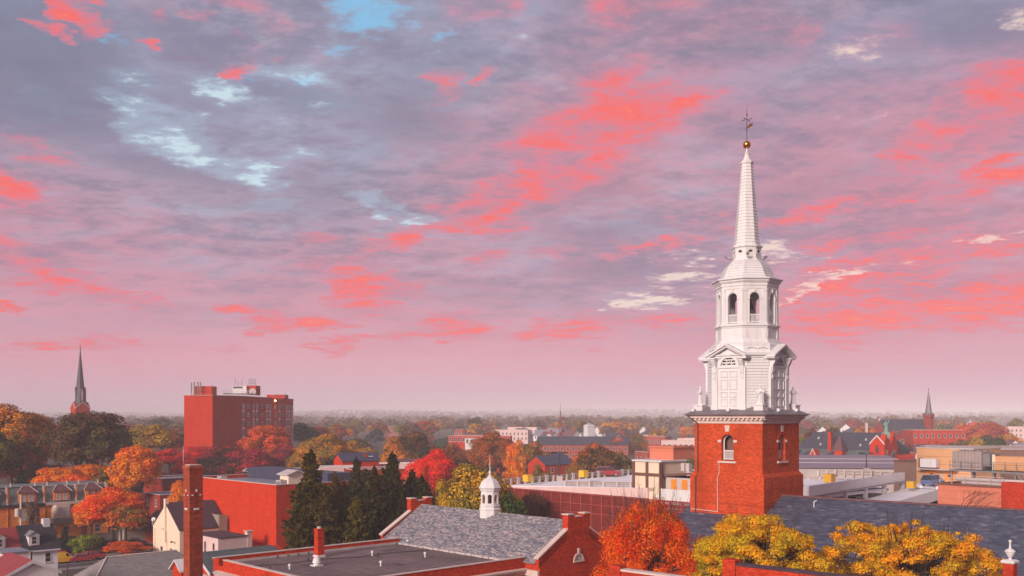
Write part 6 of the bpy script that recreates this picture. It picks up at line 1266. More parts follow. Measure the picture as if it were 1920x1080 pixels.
    words = ('white gabled clapboard house', 'white house with mauve roof', 'red brick gabled house', 'flat roofed red brick block', 'cream house with hipped slate roof', 'long pale flat roofed terrace')
    rnd = random.Random(11); used = []
    spots = [(952, 801, 640, 5, 'with the red leaved tree behind it'), (975, 803, 620, 0, 'at the left end of the hazy house row'), (1000, 806, 560, 0, 'left of the radio mast'), (1022, 803, 600, 2, 'just left of the radio mast'), (1030, 810, 540, 1, 'under the radio mast'), (1072, 806, 560, 1, 'between the mast and the white cupola tower'), (1085, 801, 650, 0, 'above the mill, left of the white cupola tower'), (1150, 812, 520, 4, 'right of the white cupola tower'), (1175, 795, 720, 3, 'in the haze right of the white cupola tower'), (1190, 818, 480, 3, 'right of the mill gable'), (1215, 800, 680, 0, 'left of the white steeple in the haze'), (1206, 806, 600, 4, 'below the hazy red tree near the steeple'), (1240, 826, 430, 5, 'pale row left of the brick tower'), (1270, 822, 440, 5, 'pale row touching the brick tower'), (1215, 848, 350, 3, 'behind the garage stair tower'), (1265, 846, 330, 4, 'pale block just left of the brick tower'), (925, 806, 600, 5, 'left of the hazy house row'), (868, 805, 620, 3, 'beyond the pale topped factory'), (720, 800, 700, 3, 'in the haze beyond the bronze trees'), (760, 797, 800, 0, 'tiny in the haze beyond the bronze trees'), (1530, 800, 600, 1, 'in the haze right of the steeple'), (1575, 795, 680, 1, 'in the haze above the market roof'), (1600, 802, 560, 4, 'just above the market hall roof'), (1640, 803, 540, 1, 'left of the far slate nave'), (1830, 788, 760, 0, 'white roofed far right under the steam'), (1870, 800, 600, 5, 'far right beneath the steam'), (1860, 822, 430, 2, 'right of the yellow far tree'), (1885, 826, 420, 1, 'at the right edge with a red gable'), (1840, 822, 440, 4, 'beside the yellow far tree'), (1905, 832, 400, 2, 'cut by the right edge'), (1790, 828, 420, 1, 'small gable above the tan building'), (1728, 834, 330, 1, 'dormered gable above the tan building'), (1760, 835, 320, 0, 'white gable peak over the tan building'), (1895, 842, 300, 3, 'over the long taupe hall'), (600, 806, 560, 2, 'right of the apartment tower in the haze'), (1095, 812, 520, 0, 'directly under the white cupola tower'), (1040, 800, 660, 4, 'small, in the haze behind the mast'), (1128, 800, 640, 0, 'in haze right of the white cupola'), (1015, 812, 520, 1, 'low in front of the mast')]
    hh = (8.7, 9.1, 9.0, 7.5, 8.0, 7.0)
    for (px, py, Y, ty, where) in spots:
        o = P(px, py, Y); z = o.z - hh[ty]; dup(protos[ty], (o.x, o.y, z), rnd.choice((-12, 8, 25, -30, 40)), label=words[ty] + ' ' + where, group='houses of the far town')
    for p in protos:
        for c in CH[p]:
            for g in CH.get(c, ()): bpy.data.objects.remove(g)
        for c in CH[p]: bpy.data.objects.remove(c)
        bpy.data.objects.remove(p)
build_market(); build_far_church(); build_mid()
# ------------------------------------------------------------------ vehicles
def car(name, label, px, py, Y, rz, body, kind='sedan', z=None, rack=False):
    p = P(px, py, Y); zz = p.z if z is None else z
    t = thing(name, label, 'van' if kind == 'van' else 'car', (p.x, p.y, zz), rz)
    m, k, b, o = mat('car_paint'); b.inputs['Base Color'].default_value = body; b.inputs['Roughness'].default_value = .3; b.inputs['Coat Weight'].default_value = .5
    L, Wd = (5.2, 1.95) if kind == 'van' else (4.6, 1.8); h = L / 2
    prof = {'sedan': ([(-h, .45), (-h + .05, .85), (-h + .9, .98), (-h + 1.5, 1.0), (h - 1.45, .98), (h - .1, .82), (h, .5), (h - .2, .28), (-h + .2, .28)], [(-h + .75, .97), (-h + 1.45, 1.42), (.35, 1.45), (1.15, .97)]),
            'suv': ([(-h, .5), (-h + .03, 1.0), (-h + .5, 1.08), (h - 1.3, 1.06), (h - .1, .92), (h, .5), (h - .2, .32), (-h + .2, .32)], [(-h + .1, 1.06), (-h + .45, 1.68), (.45, 1.70), (1.15, 1.05)]),
            'van': ([(-h, .45), (-h, 1.15), (h - 1.1, 1.15), (h - .1, 1.0), (h, .5), (h - .2, .32), (-h + .2, .32)], [(-h + .02, 1.14), (-h + .1, 2.0), (.9, 2.02), (1.75, 1.14)])}[kind]
    def slab(mb, pr, w0, w1, zr0, zr1):
        n = len(pr); a = []; c = []
        for x, z_ in pr:
            w = w0 + (w1 - w0) * max(0, (z_ - zr0) / max(.01, zr1 - zr0)); a.append((x, -w, z_)); c.append((x, w, z_))
        mb.add(a + c, [tuple(range(n)), tuple(range(n, 2 * n))[::-1]] + [(i, n + i, n + (i + 1) % n, (i + 1) % n) for i in range(n)])
    mb = MB(); slab(mb, prof[0], Wd / 2, Wd / 2, .3, 1); mb.build('body', m, t)
    cab = prof[1]; zb, zt = cab[0][1], cab[1][1]
    mb = MB(); slab(mb, cab, Wd / 2 - .04, Wd / 2 - .2, zb, zt); mb.build('cabin', M['glass'] if kind != 'van' else m, t)
    mb = MB(); xs = [cab[1][0] - .02, cab[2][0] + .02]; mb.box(xs[0], xs[1], -Wd / 2 + .22, Wd / 2 - .22, zt - .015, zt + .03)
    for f in (.0, .36, .68, 1.0):       # pillars
        xb = cab[0][0] + (cab[3][0] - cab[0][0]) * f; xt = cab[1][0] + (cab[2][0] - cab[1][0]) * f
        for s in (-1, 1): mb.tube((xb, s * (Wd / 2 - .035), zb - .01), (xt, s * (Wd / 2 - .195), zt), .045, n=5)
    mb.build('roof', m, t)
    if kind == 'van':
        for s in (-1, 1): mb = MB(); mb.poly([(.75, s * (Wd / 2 - .035 - .0), 1.25), (1.5, s * (Wd / 2 - .05), 1.25), (1.0, s * (Wd / 2 - .165), 1.9), (.75, s * (Wd / 2 - .165), 1.9)]); mb.build('side_window', M['glass'], t)
        mb = MB(); mb.poly([(1.72, -.8, 1.2), (1.72, .8, 1.2), (.98, .72, 1.97), (.98, -.72, 1.97)]); mb.build('windscreen', M['glass'], t)
    for x in (-h + .85, h - .9):
        for s in (-1, 1):
            mb = MB(); n = 16; 
            mb.loft([[(x + r_ * math.cos(2 * math.pi * i / n), s * (Wd / 2 + yy), .34 + r_ * math.sin(2 * math.pi * i / n)) for i in range(n)] for r_, yy in ((.33, -.2), (.34, -.02), (.30, .015))]); w = mb.build('wheel', M['rubber'], t)
            mb = MB(); mb.loft([[(x + r_ * math.cos(2 * math.pi * i / n), s * (Wd / 2 + yy), .34 + r_ * math.sin(2 * math.pi * i / n)) for i in range(n)] for r_, yy in ((.2, .0), (.2, .022), (.05, .03))]); mb.build('rim', M['chrome'], w)
    for s in (-1, 1):
        mb = MB(); mb.box(h - .12, h - .015, s * (Wd / 2 - .3) - .2, s * (Wd / 2 - .3) + .2, .62, .78); mb.build('headlight', M['white'], t)
        mb = MB(); mb.box(-h - .012, -h + .05, s * (Wd / 2 - .25) - .16, s * (Wd / 2 - .25) + .16, .7, .86); mb.build('tail_light', M['roof_rust'], t)
    if rack:
        mb = MB()
        for y in (-.6, 0, .6): mb.tube((-2.4, y, 2.2), (.9, y, 2.2), .05)
        for x in (-2.2, -.8, .6): mb.tube((x, -.7, 2.05), (x, .7, 2.05), .04); mb.tube((x, -.7, 2.02), (x, -.7, 2.2), .04); mb.tube((x, .7, 2.02), (x, .7, 2.2), .04)
        mb.build('ladder_rack', M['roof_rust'], t)
    return t
def build_cars():
    g = GRID
    car('delivery_van', 'yellow van with red ladder rack parked by the white dormer house', 113, 1056, 176, g, (.75, .42, .02, 1), 'van', 0.03, True)
    car('parked_car', 'long red car parked along the hedge right of the yellow van', 172, 1049, 181, g, (.55, .03, .04, 1), 'sedan', .03); car('parked_car', 'second red car just behind, half hidden by the grey slate roof', 152, 1052, 178, g, (.45, .03, .05, 1), 'sedan', .03)
    car('parked_car', 'silver estate car on the far kerb by the low brick wall', 270, 1040, 190, g + 180, (.45, .45, .48, 1), 'suv', .03)
    car('parked_car', 'white car in the car park half hidden by the grey slate roof', 252, 1057, 174.5, g - 70, (.75, .73, .73, 1), 'suv', .04)
    car('parked_car', 'small red car between the white car and the black one', 274, 1062, 172, g - 70, (.5, .04, .03, 1), 'sedan', .04)
    car('parked_car', 'black estate car nearest the cream gabled house', 293, 1073, 166, g - 70, (.015, .016, .018, 1), 'suv', .04)
    car('parked_car', 'dark red car on the garage top deck by the far rail', 1140, 889, 174, -4, (.30, .02, .03, 1), 'suv', 16.1)
    car('parked_car', 'blue pickup sized car on the garage ramp by the orange door', 1749, 910, 147, g, (.08, .16, .35, 1), 'suv', 16.3)
    car('parked_car', 'dark green car seen through the opening under the white parapet', 1603, 932, 140, g, (.10, .13, .05, 1), 'sedan', 13.9)
build_cars()
# ------------------------------------------------------------------ trees
rng = np.random.default_rng(7)
def quads_mesh(name, ctr, nrm, size, mat_, jitter=.5, aspect=1.35):
    """leaf-sized quads with given centres and rough normals"""
    n = len(ctr); a = rng.normal(size=(n, 3)); nrm = nrm + rng.normal(size=(n, 3)) * jitter; nrm /= np.linalg.norm(nrm, axis=1)[:, None] + 1e-9
    u = np.cross(nrm, a); u /= np.linalg.norm(u, axis=1)[:, None] + 1e-9; v = np.cross(nrm, u)
    s = (size * rng.uniform(.6, 1.25, n))[:, None]; u = u * s * aspect; v = v * s
    co = np.empty((n, 4, 3)); bend = nrm * s * .25
    co[:, 0] = ctr - u * .5; co[:, 1] = ctr - v * .42 + bend; co[:, 2] = ctr + u * .5; co[:, 3] = ctr + v * .42 + bend
    me = bpy.data.meshes.new(name); me.vertices.add(n * 4); me.vertices.foreach_set('co', co.ravel())
    me.loops.add(n * 4); me.loops.foreach_set('vertex_index', np.arange(n * 4, dtype=np.int32))
    me.polygons.add(n); me.polygons.foreach_set('loop_start', np.arange(0, n * 4, 4, dtype=np.int32)); me.polygons.foreach_set('loop_total', np.full(n, 4, dtype=np.int32))
    me.materials.append(mat_); me.update(calc_edges=True); me.validate(); return me
def lobes_for(n, rx, rz, zc, bias=.55, lr=(.26, .44), flat=1.0):
    d = rng.normal(size=(n, 3)); d /= np.linalg.norm(d, axis=1)[:, None]; d[:, 2] = np.where(d[:, 2] < -.45, -d[:, 2], d[:, 2])
    r = rng.uniform(.35, 1.0, n) ** bias * .74 * rng.uniform(.86, 1.16, n); c = d * r[:, None] * np.array([rx, rx, rz]); c[:, 2] += zc
    return c, rng.uniform(lr[0], lr[1], n) * min(rx, rz) * flat
def crown(name, nl, nleaf, leaf, rx=4.4, rz=4.6, zc=7.2, mat_=None, lr=(.26, .44), fill=.25, bias=.55, cz=.72, rag=.10):
    c, lr_ = lobes_for(nl, rx, rz, zc, bias, lr); w = lr_ ** 2; k = rng.choice(nl, nleaf, p=w / w.sum())
    d = rng.normal(size=(nleaf, 3)); d /= np.linalg.norm(d, axis=1)[:, None]; d[:, 2] = np.where((d[:, 2] < -.3) & (rng.random(nleaf) < .6), -d[:, 2], d[:, 2])
    r = np.where(rng.random(nleaf) < fill, rng.uniform(.2, .9, nleaf), rng.normal(.96, rag, nleaf)); ctr = c[k] + d * (lr_[k] * r)[:, None] * np.array([1, 1, cz])
    return quads_mesh(name, ctr, d + np.array([0, 0, .35]), leaf, mat_ or M['leaf'], .30), c
def trunk_mesh(name, c, zc, rz, r=.32, nb=9):
    mb = MB(); z1 = max(1.2, zc - rz * .75); mb.tube((0, 0, -1.5), (.05, .03, z1), r * 1.25, r * .8, 8); top = (.1, 0, zc + rz * .35); mb.tube((.05, .03, z1), top, r * .8, r * .25, 7)
    for i in range(min(nb, len(c))):
        f = .15 + .6 * i / nb; s = Vector((.05, .03, z1)).lerp(Vector(top), f * .8); e = Vector(c[i]); m = s.lerp(e, .5) + Vector((0, 0, .35 * (e - s).length * .3))
        mb.tube(s, m, r * .5, r * .3, 6); mb.tube(m, e, r * .3, r * .1, 5)
    me = bpy.data.meshes.new(name); me.from_pydata(mb.v, [], mb.f); me.materials.append(M['bark']); me.update(); return me
PROTO = {}
def make_protos():
    # kind: (height, width, crown mesh, trunk mesh)
    for i in range(4):
        m, c = crown('crown', 34 + 6 * i, 9000, .34, lr=(.24, .42)); PROTO['mid%d' % i] = (11.6, 9.0, m, trunk_mesh('trunk', c, 7.2, 4.6))
    for i in range(3):
        m, c = crown('crown', 26, 3000, .62, lr=(.28, .46)); PROTO['far%d' % i] = (11.6, 9.0, m, trunk_mesh('trunk', c, 7.2, 4.6, nb=5))
    m, c = crown('crown', 60, 30000, .20, lr=(.18, .32), fill=.2); PROTO['maple'] = (11.6, 9.0, m, trunk_mesh('trunk', c, 7.2, 4.6))
    m, c = crown('crown', 75, 17000, .24, rx=4.2, rz=5.2, zc=7.4, lr=(.16, .30), fill=.35, bias=.4); PROTO['loose'] = (12.4, 8.8, m, trunk_mesh('trunk', c, 7.4, 5.2, .26, 26))
    m, c = crown('crown', 24, 5000, .26, rx=4.4, rz=2.6, zc=3.0, lr=(.35, .6), fill=.2); PROTO['bush'] = (5.6, 9.0, m, trunk_mesh('trunk', c, 3.0, 2.6, .2, 5))
    # spruce: whorls of drooping sprays
    for i in range(3):
        H = 20.0; pts = []; nr = []; z = 1.2; tb = MB(); tb.tube((0, 0, -1.5), (0, 0, H), .38, .03, 8)
        while z < H - .3:
            f = 1 - z / H; L = 4.6 * (f ** .74) * (1 + .12 * math.sin(z * 1.7 + i)) + .18; n = int(7 + 7 * f)
            for j in range(n):
                a = rng.uniform(0, 2 * math.pi); l = L * rng.uniform(.5, 1.2); droop = rng.uniform(.18, .42) * l; kk = int(14 + 70 * l / 4.6)
                t = rng.uniform(.08, 1, kk) ** .75; zz = z - droop * np.sin(t * 2.0) + .22 * droop * t ** 3 ; w = .10 * l * (1 - t * .75) + .04
                o = rng.normal(size=kk) * w; hang = -np.abs(rng.normal(size=kk)) * (.30 * (1 - .5 * t))
                x = np.cos(a) * t * l - np.sin(a) * o; y = np.sin(a) * t * l + np.cos(a) * o
                pts.append(np.stack([x, y, zz + hang], 1)); nr.append(np.stack([np.cos(a) * .6 + 0 * t, np.sin(a) * .6 + 0 * t, .5 + 0 * t], 1))
                if j % 3 == 0: tb.tube((0, 0, z), (np.cos(a) * l * .6, np.sin(a) * l * .6, z - droop * .9), .05, .015, 4)
            z += .36 + .34 * f
        for q in range(30): pts.append(np.array([[rng.normal() * .08, rng.normal() * .08, H - rng.uniform(0, 1.2)]])); nr.append(np.array([[0, 0, 1.0]]))
        P_ = np.concatenate(pts); N_ = np.concatenate(nr); me = quads_mesh('needles', P_, N_, .30, M['needle'], .7, 2.0)
        tm = bpy.data.meshes.new('trunk'); tm.from_pydata(tb.v, [], tb.f); tm.materials.append(M['bark']); tm.update(); PROTO['spruce%d' % i] = (H, 8.6, me, tm)
make_protos()
def tree(kind, px, top, wpx, Y, ca, cb, label, group=None, name=None, base=None, cat='tree', hmin=None):
    if 'spruce' in kind: wpx *= 1.5
    h0, w0, cm, tm = PROTO[kind]; p = P(px, top, Y); g = ground(p.x, p.y) if base is None else base; h = max(2.0, p.z - g); w = wpx / F * Y
    nm = name or ('spruce_tree' if 'spruce' in kind else 'shrub' if kind == 'bush' else 'autumn_tree')
    t = thing(nm, label, cat, (p.x, p.y, g), rng.uniform(0, 360), group); t.scale = (w / w0, w / w0, h / h0)
    for m, n in ((cm, 'crown'), (tm, 'trunk')):
        o = bpy.data.objects.new(n, m); COL.objects.link(o); o.parent = t
        if n == 'crown': o['leaf_a'] = [float(x) for x in ca]; o['leaf_b'] = [float(x) for x in cb]
    return t
K = dict(darkbrown=(.17, .07, .045), darkolive=(.10, .095, .028), scarlet=(.90, .035, .012), orange=(.95, .22, .010), amber=(.85, .32, .02), yellow=(.75, .40, .025), rust=(.55, .12, .02), bronze=(.32, .13, .03), olive=(.24, .21, .03), green=(.085, .15, .03), dgreen=(.022, .04, .016), plum=(.20, .04, .06), crimson=(.62, .03, .05), brown=(.19, .085, .04), lime=(.34, .38, .04), blueg=(.045, .08, .075), gold=(.70, .38, .03), grey=(.22, .15, .14), coral=(.88, .14, .03))

def near_tree(px, top, wpx, Y, zc_frac, label, ca, cb, nl, nleaf, leaf, lr, fill=.2, bias=.5, cz=.8, twigs=0, twl=1.0):
    """individually grown tree near the camera"""
    p = P(px, top, Y); H = p.z; rx = wpx / F * Y / 2; zc = H * zc_frac; rz = H - zc
    t = thing('autumn_tree', label, 'tree', (p.x, p.y, 0), 0)
    m, c = crown('crown', nl, nleaf, leaf, rx * .97, rz, zc, lr=lr, fill=fill, bias=bias, cz=cz, rag=.17)
    o = bpy.data.objects.new('crown', m); COL.objects.link(o); o.parent = t; o['leaf_a'] = [float(x) for x in ca]; o['leaf_b'] = [float(x) for x in cb]
    o = bpy.data.objects.new('trunk', trunk_mesh('trunk', c, zc, rz, .34, min(len(c), 46))); COL.objects.link(o); o.parent = t
    if twigs:
        mb = MB()
        for i in range(twigs):
            a = rng.uniform(0, 2 * math.pi); r = rx * rng.uniform(.05, .8); q = math.sqrt(max(.05, 1 - (r / rx) ** 2)); z0 = zc + rz * rng.uniform(.0, .5) * q; s = Vector((r * math.cos(a) * .8, r * math.sin(a) * .8, z0)); L = (zc + rz * q * 1.08 - z0) * rng.uniform(.7, 1.15) * twl
            e = s + Vector((math.cos(a) * L * .2, math.sin(a) * L * .2, L)); mb.tube(s, e, .035, .008, 4)
            for k in range(4): b = s.lerp(e, rng.uniform(.35, .85)); mb.tube(b, b + Vector((rng.normal() * .22, rng.normal() * .22, .5)), .014, .005, 3)
        mb.build('twigs', M['bark'], t)['kind'] = 'stuff'
    return t
def build_trees():
    # --- nearest
    near_tree(1214, 922, 250, 79, .70, 'large flame orange tree left of the brick church tower', (1.0, .22, .008), (.82, .09, .008), 120, 60000, .125, (.08, .20), .12, .40, 1.35, 90, 1.05)
    near_tree(1422, 952, 320, 72, .80, 'golden yellow locust tree with green lower leaves before the tower base', (1.0, .47, .008), (.62, .45, .015), 170, 64000, .12, (.06, .22), .2, .45, .62, 10)
    near_tree(1695, 956, 420, 72, .79, 'wide golden locust tree spreading before the slate nave roof', (1.0, .42, .010), (.66, .42, .015), 230, 70000, .12, (.05, .19), .25, .45, .62, 34)
    near_tree(1330, 1003, 70, 74, .78, 'small green leaved tree between the orange tree and the golden one', (.20, .24, .02), (.55, .34, .02), 40, 9000, .11, (.2, .34), .3)
    # --- left side
    L = [('maple', 18, 756, 160, 262, 'bronze', 'amber', 'broad bronze and orange tree at the left edge beside the dark nave roof'), ('mid1', -14, 806, 90, 238, 'olive', 'dgreen', 'dark olive tree cut by the left edge'), ('mid2', 40, 800, 90, 250, 'olive', 'rust', 'olive and rust tree below the broad bronze one'),
         ('loose', 87, 797, 44, 272, 'scarlet', 'crimson', 'narrow scarlet tree before the dark nave roof'), ('mid0', 110, 796, 42, 276, 'coral', 'amber', 'small orange tree between scarlet tree and dark tree'),
         ('loose', 172, 764, 156, 246, 'darkbrown', 'darkolive', 'tall dark brown and green tree below the slim spire'), ('loose', 146, 788, 90, 252, 'plum', 'olive', 'plum tinted tree merging with the tall dark one'), ('mid1', 281, 794, 100, 330, 'gold', 'olive', 'rounded gold and olive tree left of the apartment tower'), ('mid2', 322, 806, 60, 350, 'olive', 'green', 'olive tree close to the apartment tower left wall'), ('far0', 303, 785, 46, 600, 'grey', 'blueg', 'hazy grey tree behind the gold and olive tree'),
         ('loose', 258, 829, 104, 224, 'orange', 'amber', 'tall bright orange tree above the dark house porch'), ('mid0', 318, 842, 76, 285, 'crimson', 'scarlet', 'crimson tree left of the apartment tower foot'), ('mid3', 284, 846, 60, 290, 'scarlet', 'crimson', 'scarlet tree behind the tall bright orange one'),
         ('loose', 378, 834, 80, 300, 'crimson', 'scarlet', 'crimson tree under the blank apartment wall'), ('mid2', 424, 836, 90, 286, 'crimson', 'dgreen', 'crimson and green tree in the middle of the red tree row'), ('mid1', 470, 838, 90, 281, 'plum', 'crimson', 'plum red tree right in the red tree row'), ('loose', 503, 792, 96, 300, 'rust', 'coral', 'tall rust orange tree before the apartment windows'), ('loose', 536, 832, 70, 296, 'crimson', 'plum', 'thin wine red tree at the apartment right corner'), ('mid3', 400, 856, 100, 268, 'plum', 'dgreen', 'dark plum shrub like tree beyond the scarlet block left part'), ('mid0', 465, 860, 100, 266, 'dgreen', 'crimson', 'dark green and crimson tree beyond the scarlet block right part'), ('mid1', 350, 855, 50, 262, 'crimson', 'scarlet', 'crimson tree just right of the thin white flagpole'),
         ('mid2', 566, 793, 54, 420, 'dgreen', 'blueg', 'dark green tree right of the apartment tower'), ('loose', 594, 797, 60, 430, 'grey', 'rust', 'bare looking pinkish tree behind the amber crown'), ('maple', 610, 811, 120, 292, 'amber', 'olive', 'wide amber and olive tree right of the apartment tower'), ('mid0', 662, 828, 80, 320, 'gold', 'bronze', 'gold brown tree behind the red gable house'), ('mid3', 553, 850, 40, 290, 'amber', 'olive', 'small amber tree left of the largest spruce'),
         ('maple', 772, 809, 112, 305, 'bronze', 'dgreen', 'wide dark bronze tree behind the scarlet maple'), ('mid1', 742, 815, 60, 300, 'amber', 'bronze', 'amber tree on the left flank of the bronze one'), ('mid2', 774, 793, 60, 440, 'brown', 'grey', 'hazy brown tree peeking over the bronze one'), ('maple', 812, 840, 104, 205, 'scarlet', 'scarlet', 'glowing scarlet maple between spruces and olive tree'), ('mid3', 790, 868, 30, 200, 'scarlet', 'coral', 'low scarlet tuft at the foot of the glowing maple'),
         ('mid0', 852, 832, 80, 320, 'rust', 'bronze', 'rust tree right of the scarlet maple'), ('maple', 925, 808, 104, 292, 'rust', 'bronze', 'tall rust brown tree above the white cupola'), ('mid1', 967, 822, 42, 282, 'amber', 'orange', 'narrow amber tree right of the tall rust one'), ('maple', 996, 826, 76, 284, 'rust', 'olive', 'rust and olive tree left of the dark lamp post'), ('mid2', 965, 868, 46, 240, 'orange', 'amber', 'low orange tree just over the garage rail'), ('mid3', 906, 872, 60, 230, 'brown', 'olive', 'dull brown tree behind the cupola spike'), ('mid0', 1010, 872, 46, 236, 'olive', 'bronze', 'low olive tree behind the garage rail'), ('mid1', 880, 866, 50, 220, 'olive', 'blueg', 'grey green tree behind the olive oak'),
         ('maple', 1122, 829, 104, 256, 'orange', 'dgreen', 'round orange topped green tree behind the parked red car'), ('mid2', 1122, 842, 96, 250, 'dgreen', 'bronze', 'dark green lower crown in front of the orange topped tree'), ('mid0', 1164, 848, 46, 252, 'brown', 'olive', 'brown tree at the right of the orange topped one'), ('mid3', 1078, 864, 40, 246, 'rust', 'olive', 'low rust tree behind the garage lamp'),
         ('maple', 888, 868, 185, 134, 'olive', 'gold', 'large olive and gold oak left of the white cupola'), ('maple', 838, 896, 90, 131, 'gold', 'olive', 'gold green oak half hidden by the spruces'), ('mid1', 958, 922, 84, 131, 'dgreen', 'green', 'dark green tree right of the white cupola'), ('loose', 1000, 915, 70, 146, 'brown', 'plum', 'thin brown tree before the red garage screen'),
         ('maple', 210, 913, 126, 200, 'scarlet', 'orange', 'bright red and orange maple across the street from the yellow van'), ('mid2', 235, 945, 80, 196, 'coral', 'olive', 'orange and olive lower crown of the street maple group'), ('mid0', 170, 935, 60, 199, 'coral', 'amber', 'orange maple touching the row house wall'), ('loose', 234, 1014, 84, 176, 'coral', 'rust', 'small flat orange tree at the kerb beside the grey slate roof'), ('loose', 110, 872, 96, 236, 'orange', 'amber', 'orange tree behind the mansard roofs'), ('loose', 170, 866, 90, 242, 'amber', 'orange', 'amber orange tree between mansard roofs and dark tall tree'), ('mid3', 140, 886, 70, 234, 'orange', 'coral', 'low orange tree right behind the middle mansard house'), ('mid0', 192, 880, 40, 228, 'brown', 'olive', 'dull brown shrub like tree left of the tall bright orange one'), ('mid1', 336, 898, 40, 214, 'amber', 'orange', 'small amber tree beside the white porch'), ('mid2', 62, 848, 50, 262, 'orange', 'rust', 'orange tree behind the long dull red house'), ('mid0', 20, 845, 60, 250, 'crimson', 'plum', 'plum red tree above the left brick houses'),
         ('maple', 700, 878, 150, 148, 'dgreen', 'darkolive', 'broad dark green tree filling the row behind the spruces'), ('mid1', 775, 892, 100, 145, 'dgreen', 'olive', 'dark green broadleaf tree between spruces and olive oak'), ('mid3', 640, 900, 90, 146, 'darkbrown', 'dgreen', 'dark brown tree behind the rusty spruce'),
         ('mid2', 1286, 836, 84, 300, 'green', 'olive', 'green tree touching the left side of the brick tower'), ('mid1', 1240, 838, 50, 312, 'olive', 'bronze', 'olive brown tree behind the stair tower'), ('mid3', 1195, 812, 40, 420, 'rust', 'green', 'rust and green tree right of the mill gable'), ('mid0', 1312, 830, 40, 330, 'dgreen', 'olive', 'dark green tree hidden by the brick tower'),
         ('mid1', 1521, 801, 34, 340, 'brown', 'plum', 'rounded brown tree right of the steeple'), ('mid2', 1546, 814, 46, 345, 'bronze', 'olive', 'bronze tree at the left end of the market roof'), ('mid0', 1508, 822, 56, 300, 'green', 'olive', 'green tree just right of the brick tower'), ('mid3', 1565, 800, 44, 420, 'dgreen', 'brown', 'dark tree behind the market roof ridge left'), ('mid1', 1612, 803, 40, 400, 'amber', 'gold', 'amber tree above the middle of the market ridge'), ('mid2', 1634, 805, 30, 395, 'orange', 'gold', 'orange tree above the right of the market ridge'),
         ('mid0', 1822, 792, 70, 470, 'rust', 'coral', 'wide rust red tree right of the far brick block'), ('mid3', 1860, 790, 60, 480, 'crimson', 'rust', 'crimson rust tree below the steam'), ('mid1', 1855, 814, 60, 400, 'green', 'dgreen', 'green tree behind the yellow far tree'), ('mid2', 1828, 817, 36, 372, 'yellow', 'olive', 'small yellow green tree right of the far brick block'), ('mid0', 1800, 826, 60, 366, 'dgreen', 'olive', 'dark green tree before the far brick block'), ('mid3', 1855, 828, 36, 350, 'dgreen', 'green', 'dark green tree over the taupe hall'), ('mid1', 1780, 828, 40, 380, 'olive', 'dgreen', 'olive tree before the windows of the far brick block'), ('mid2', 1700, 832, 30, 330, 'brown', 'plum', 'brown tree between market towers and tan building'), ('mid3', 1893, 812, 50, 440, 'olive', 'amber', 'olive tree near the right edge above the small red gable')]
    for (kind, px, top, w, Y, a, b, lab) in L:
        tree(kind, px, top, w * 1.14, Y, K[a], K[b], lab)
    tree('bush', 165, 1003, 74, 187, K['green'], K['lime'], 'bright green shrub behind the long red car', cat='shrub'); tree('bush', 128, 1006, 50, 191, K['dgreen'], K['dgreen'], 'dark shrub behind the yellow van', cat='shrub'); tree('bush', 248, 1010, 64, 189, K['dgreen'], K['blueg'], 'dark hedge shrub under the street maple', cat='shrub'); tree('bush', 205, 1012, 60, 190, K['dgreen'], K['blueg'], 'dark hedge shrub behind the two red cars', cat='shrub')
    tree('bush', 92, 990, 34, 196, K['green'], K['bronze'], 'brownish shrub at the oriel house door', cat='shrub'); tree('bush', 150, 1036, 34, 184, K['green'], K['lime'], 'low light green shrub beside the red car', cat='shrub'); tree('bush', 62, 940, 34, 205, K['brown'], K['grey'], 'bare brown shrub before the yellow window frame', cat='shrub')
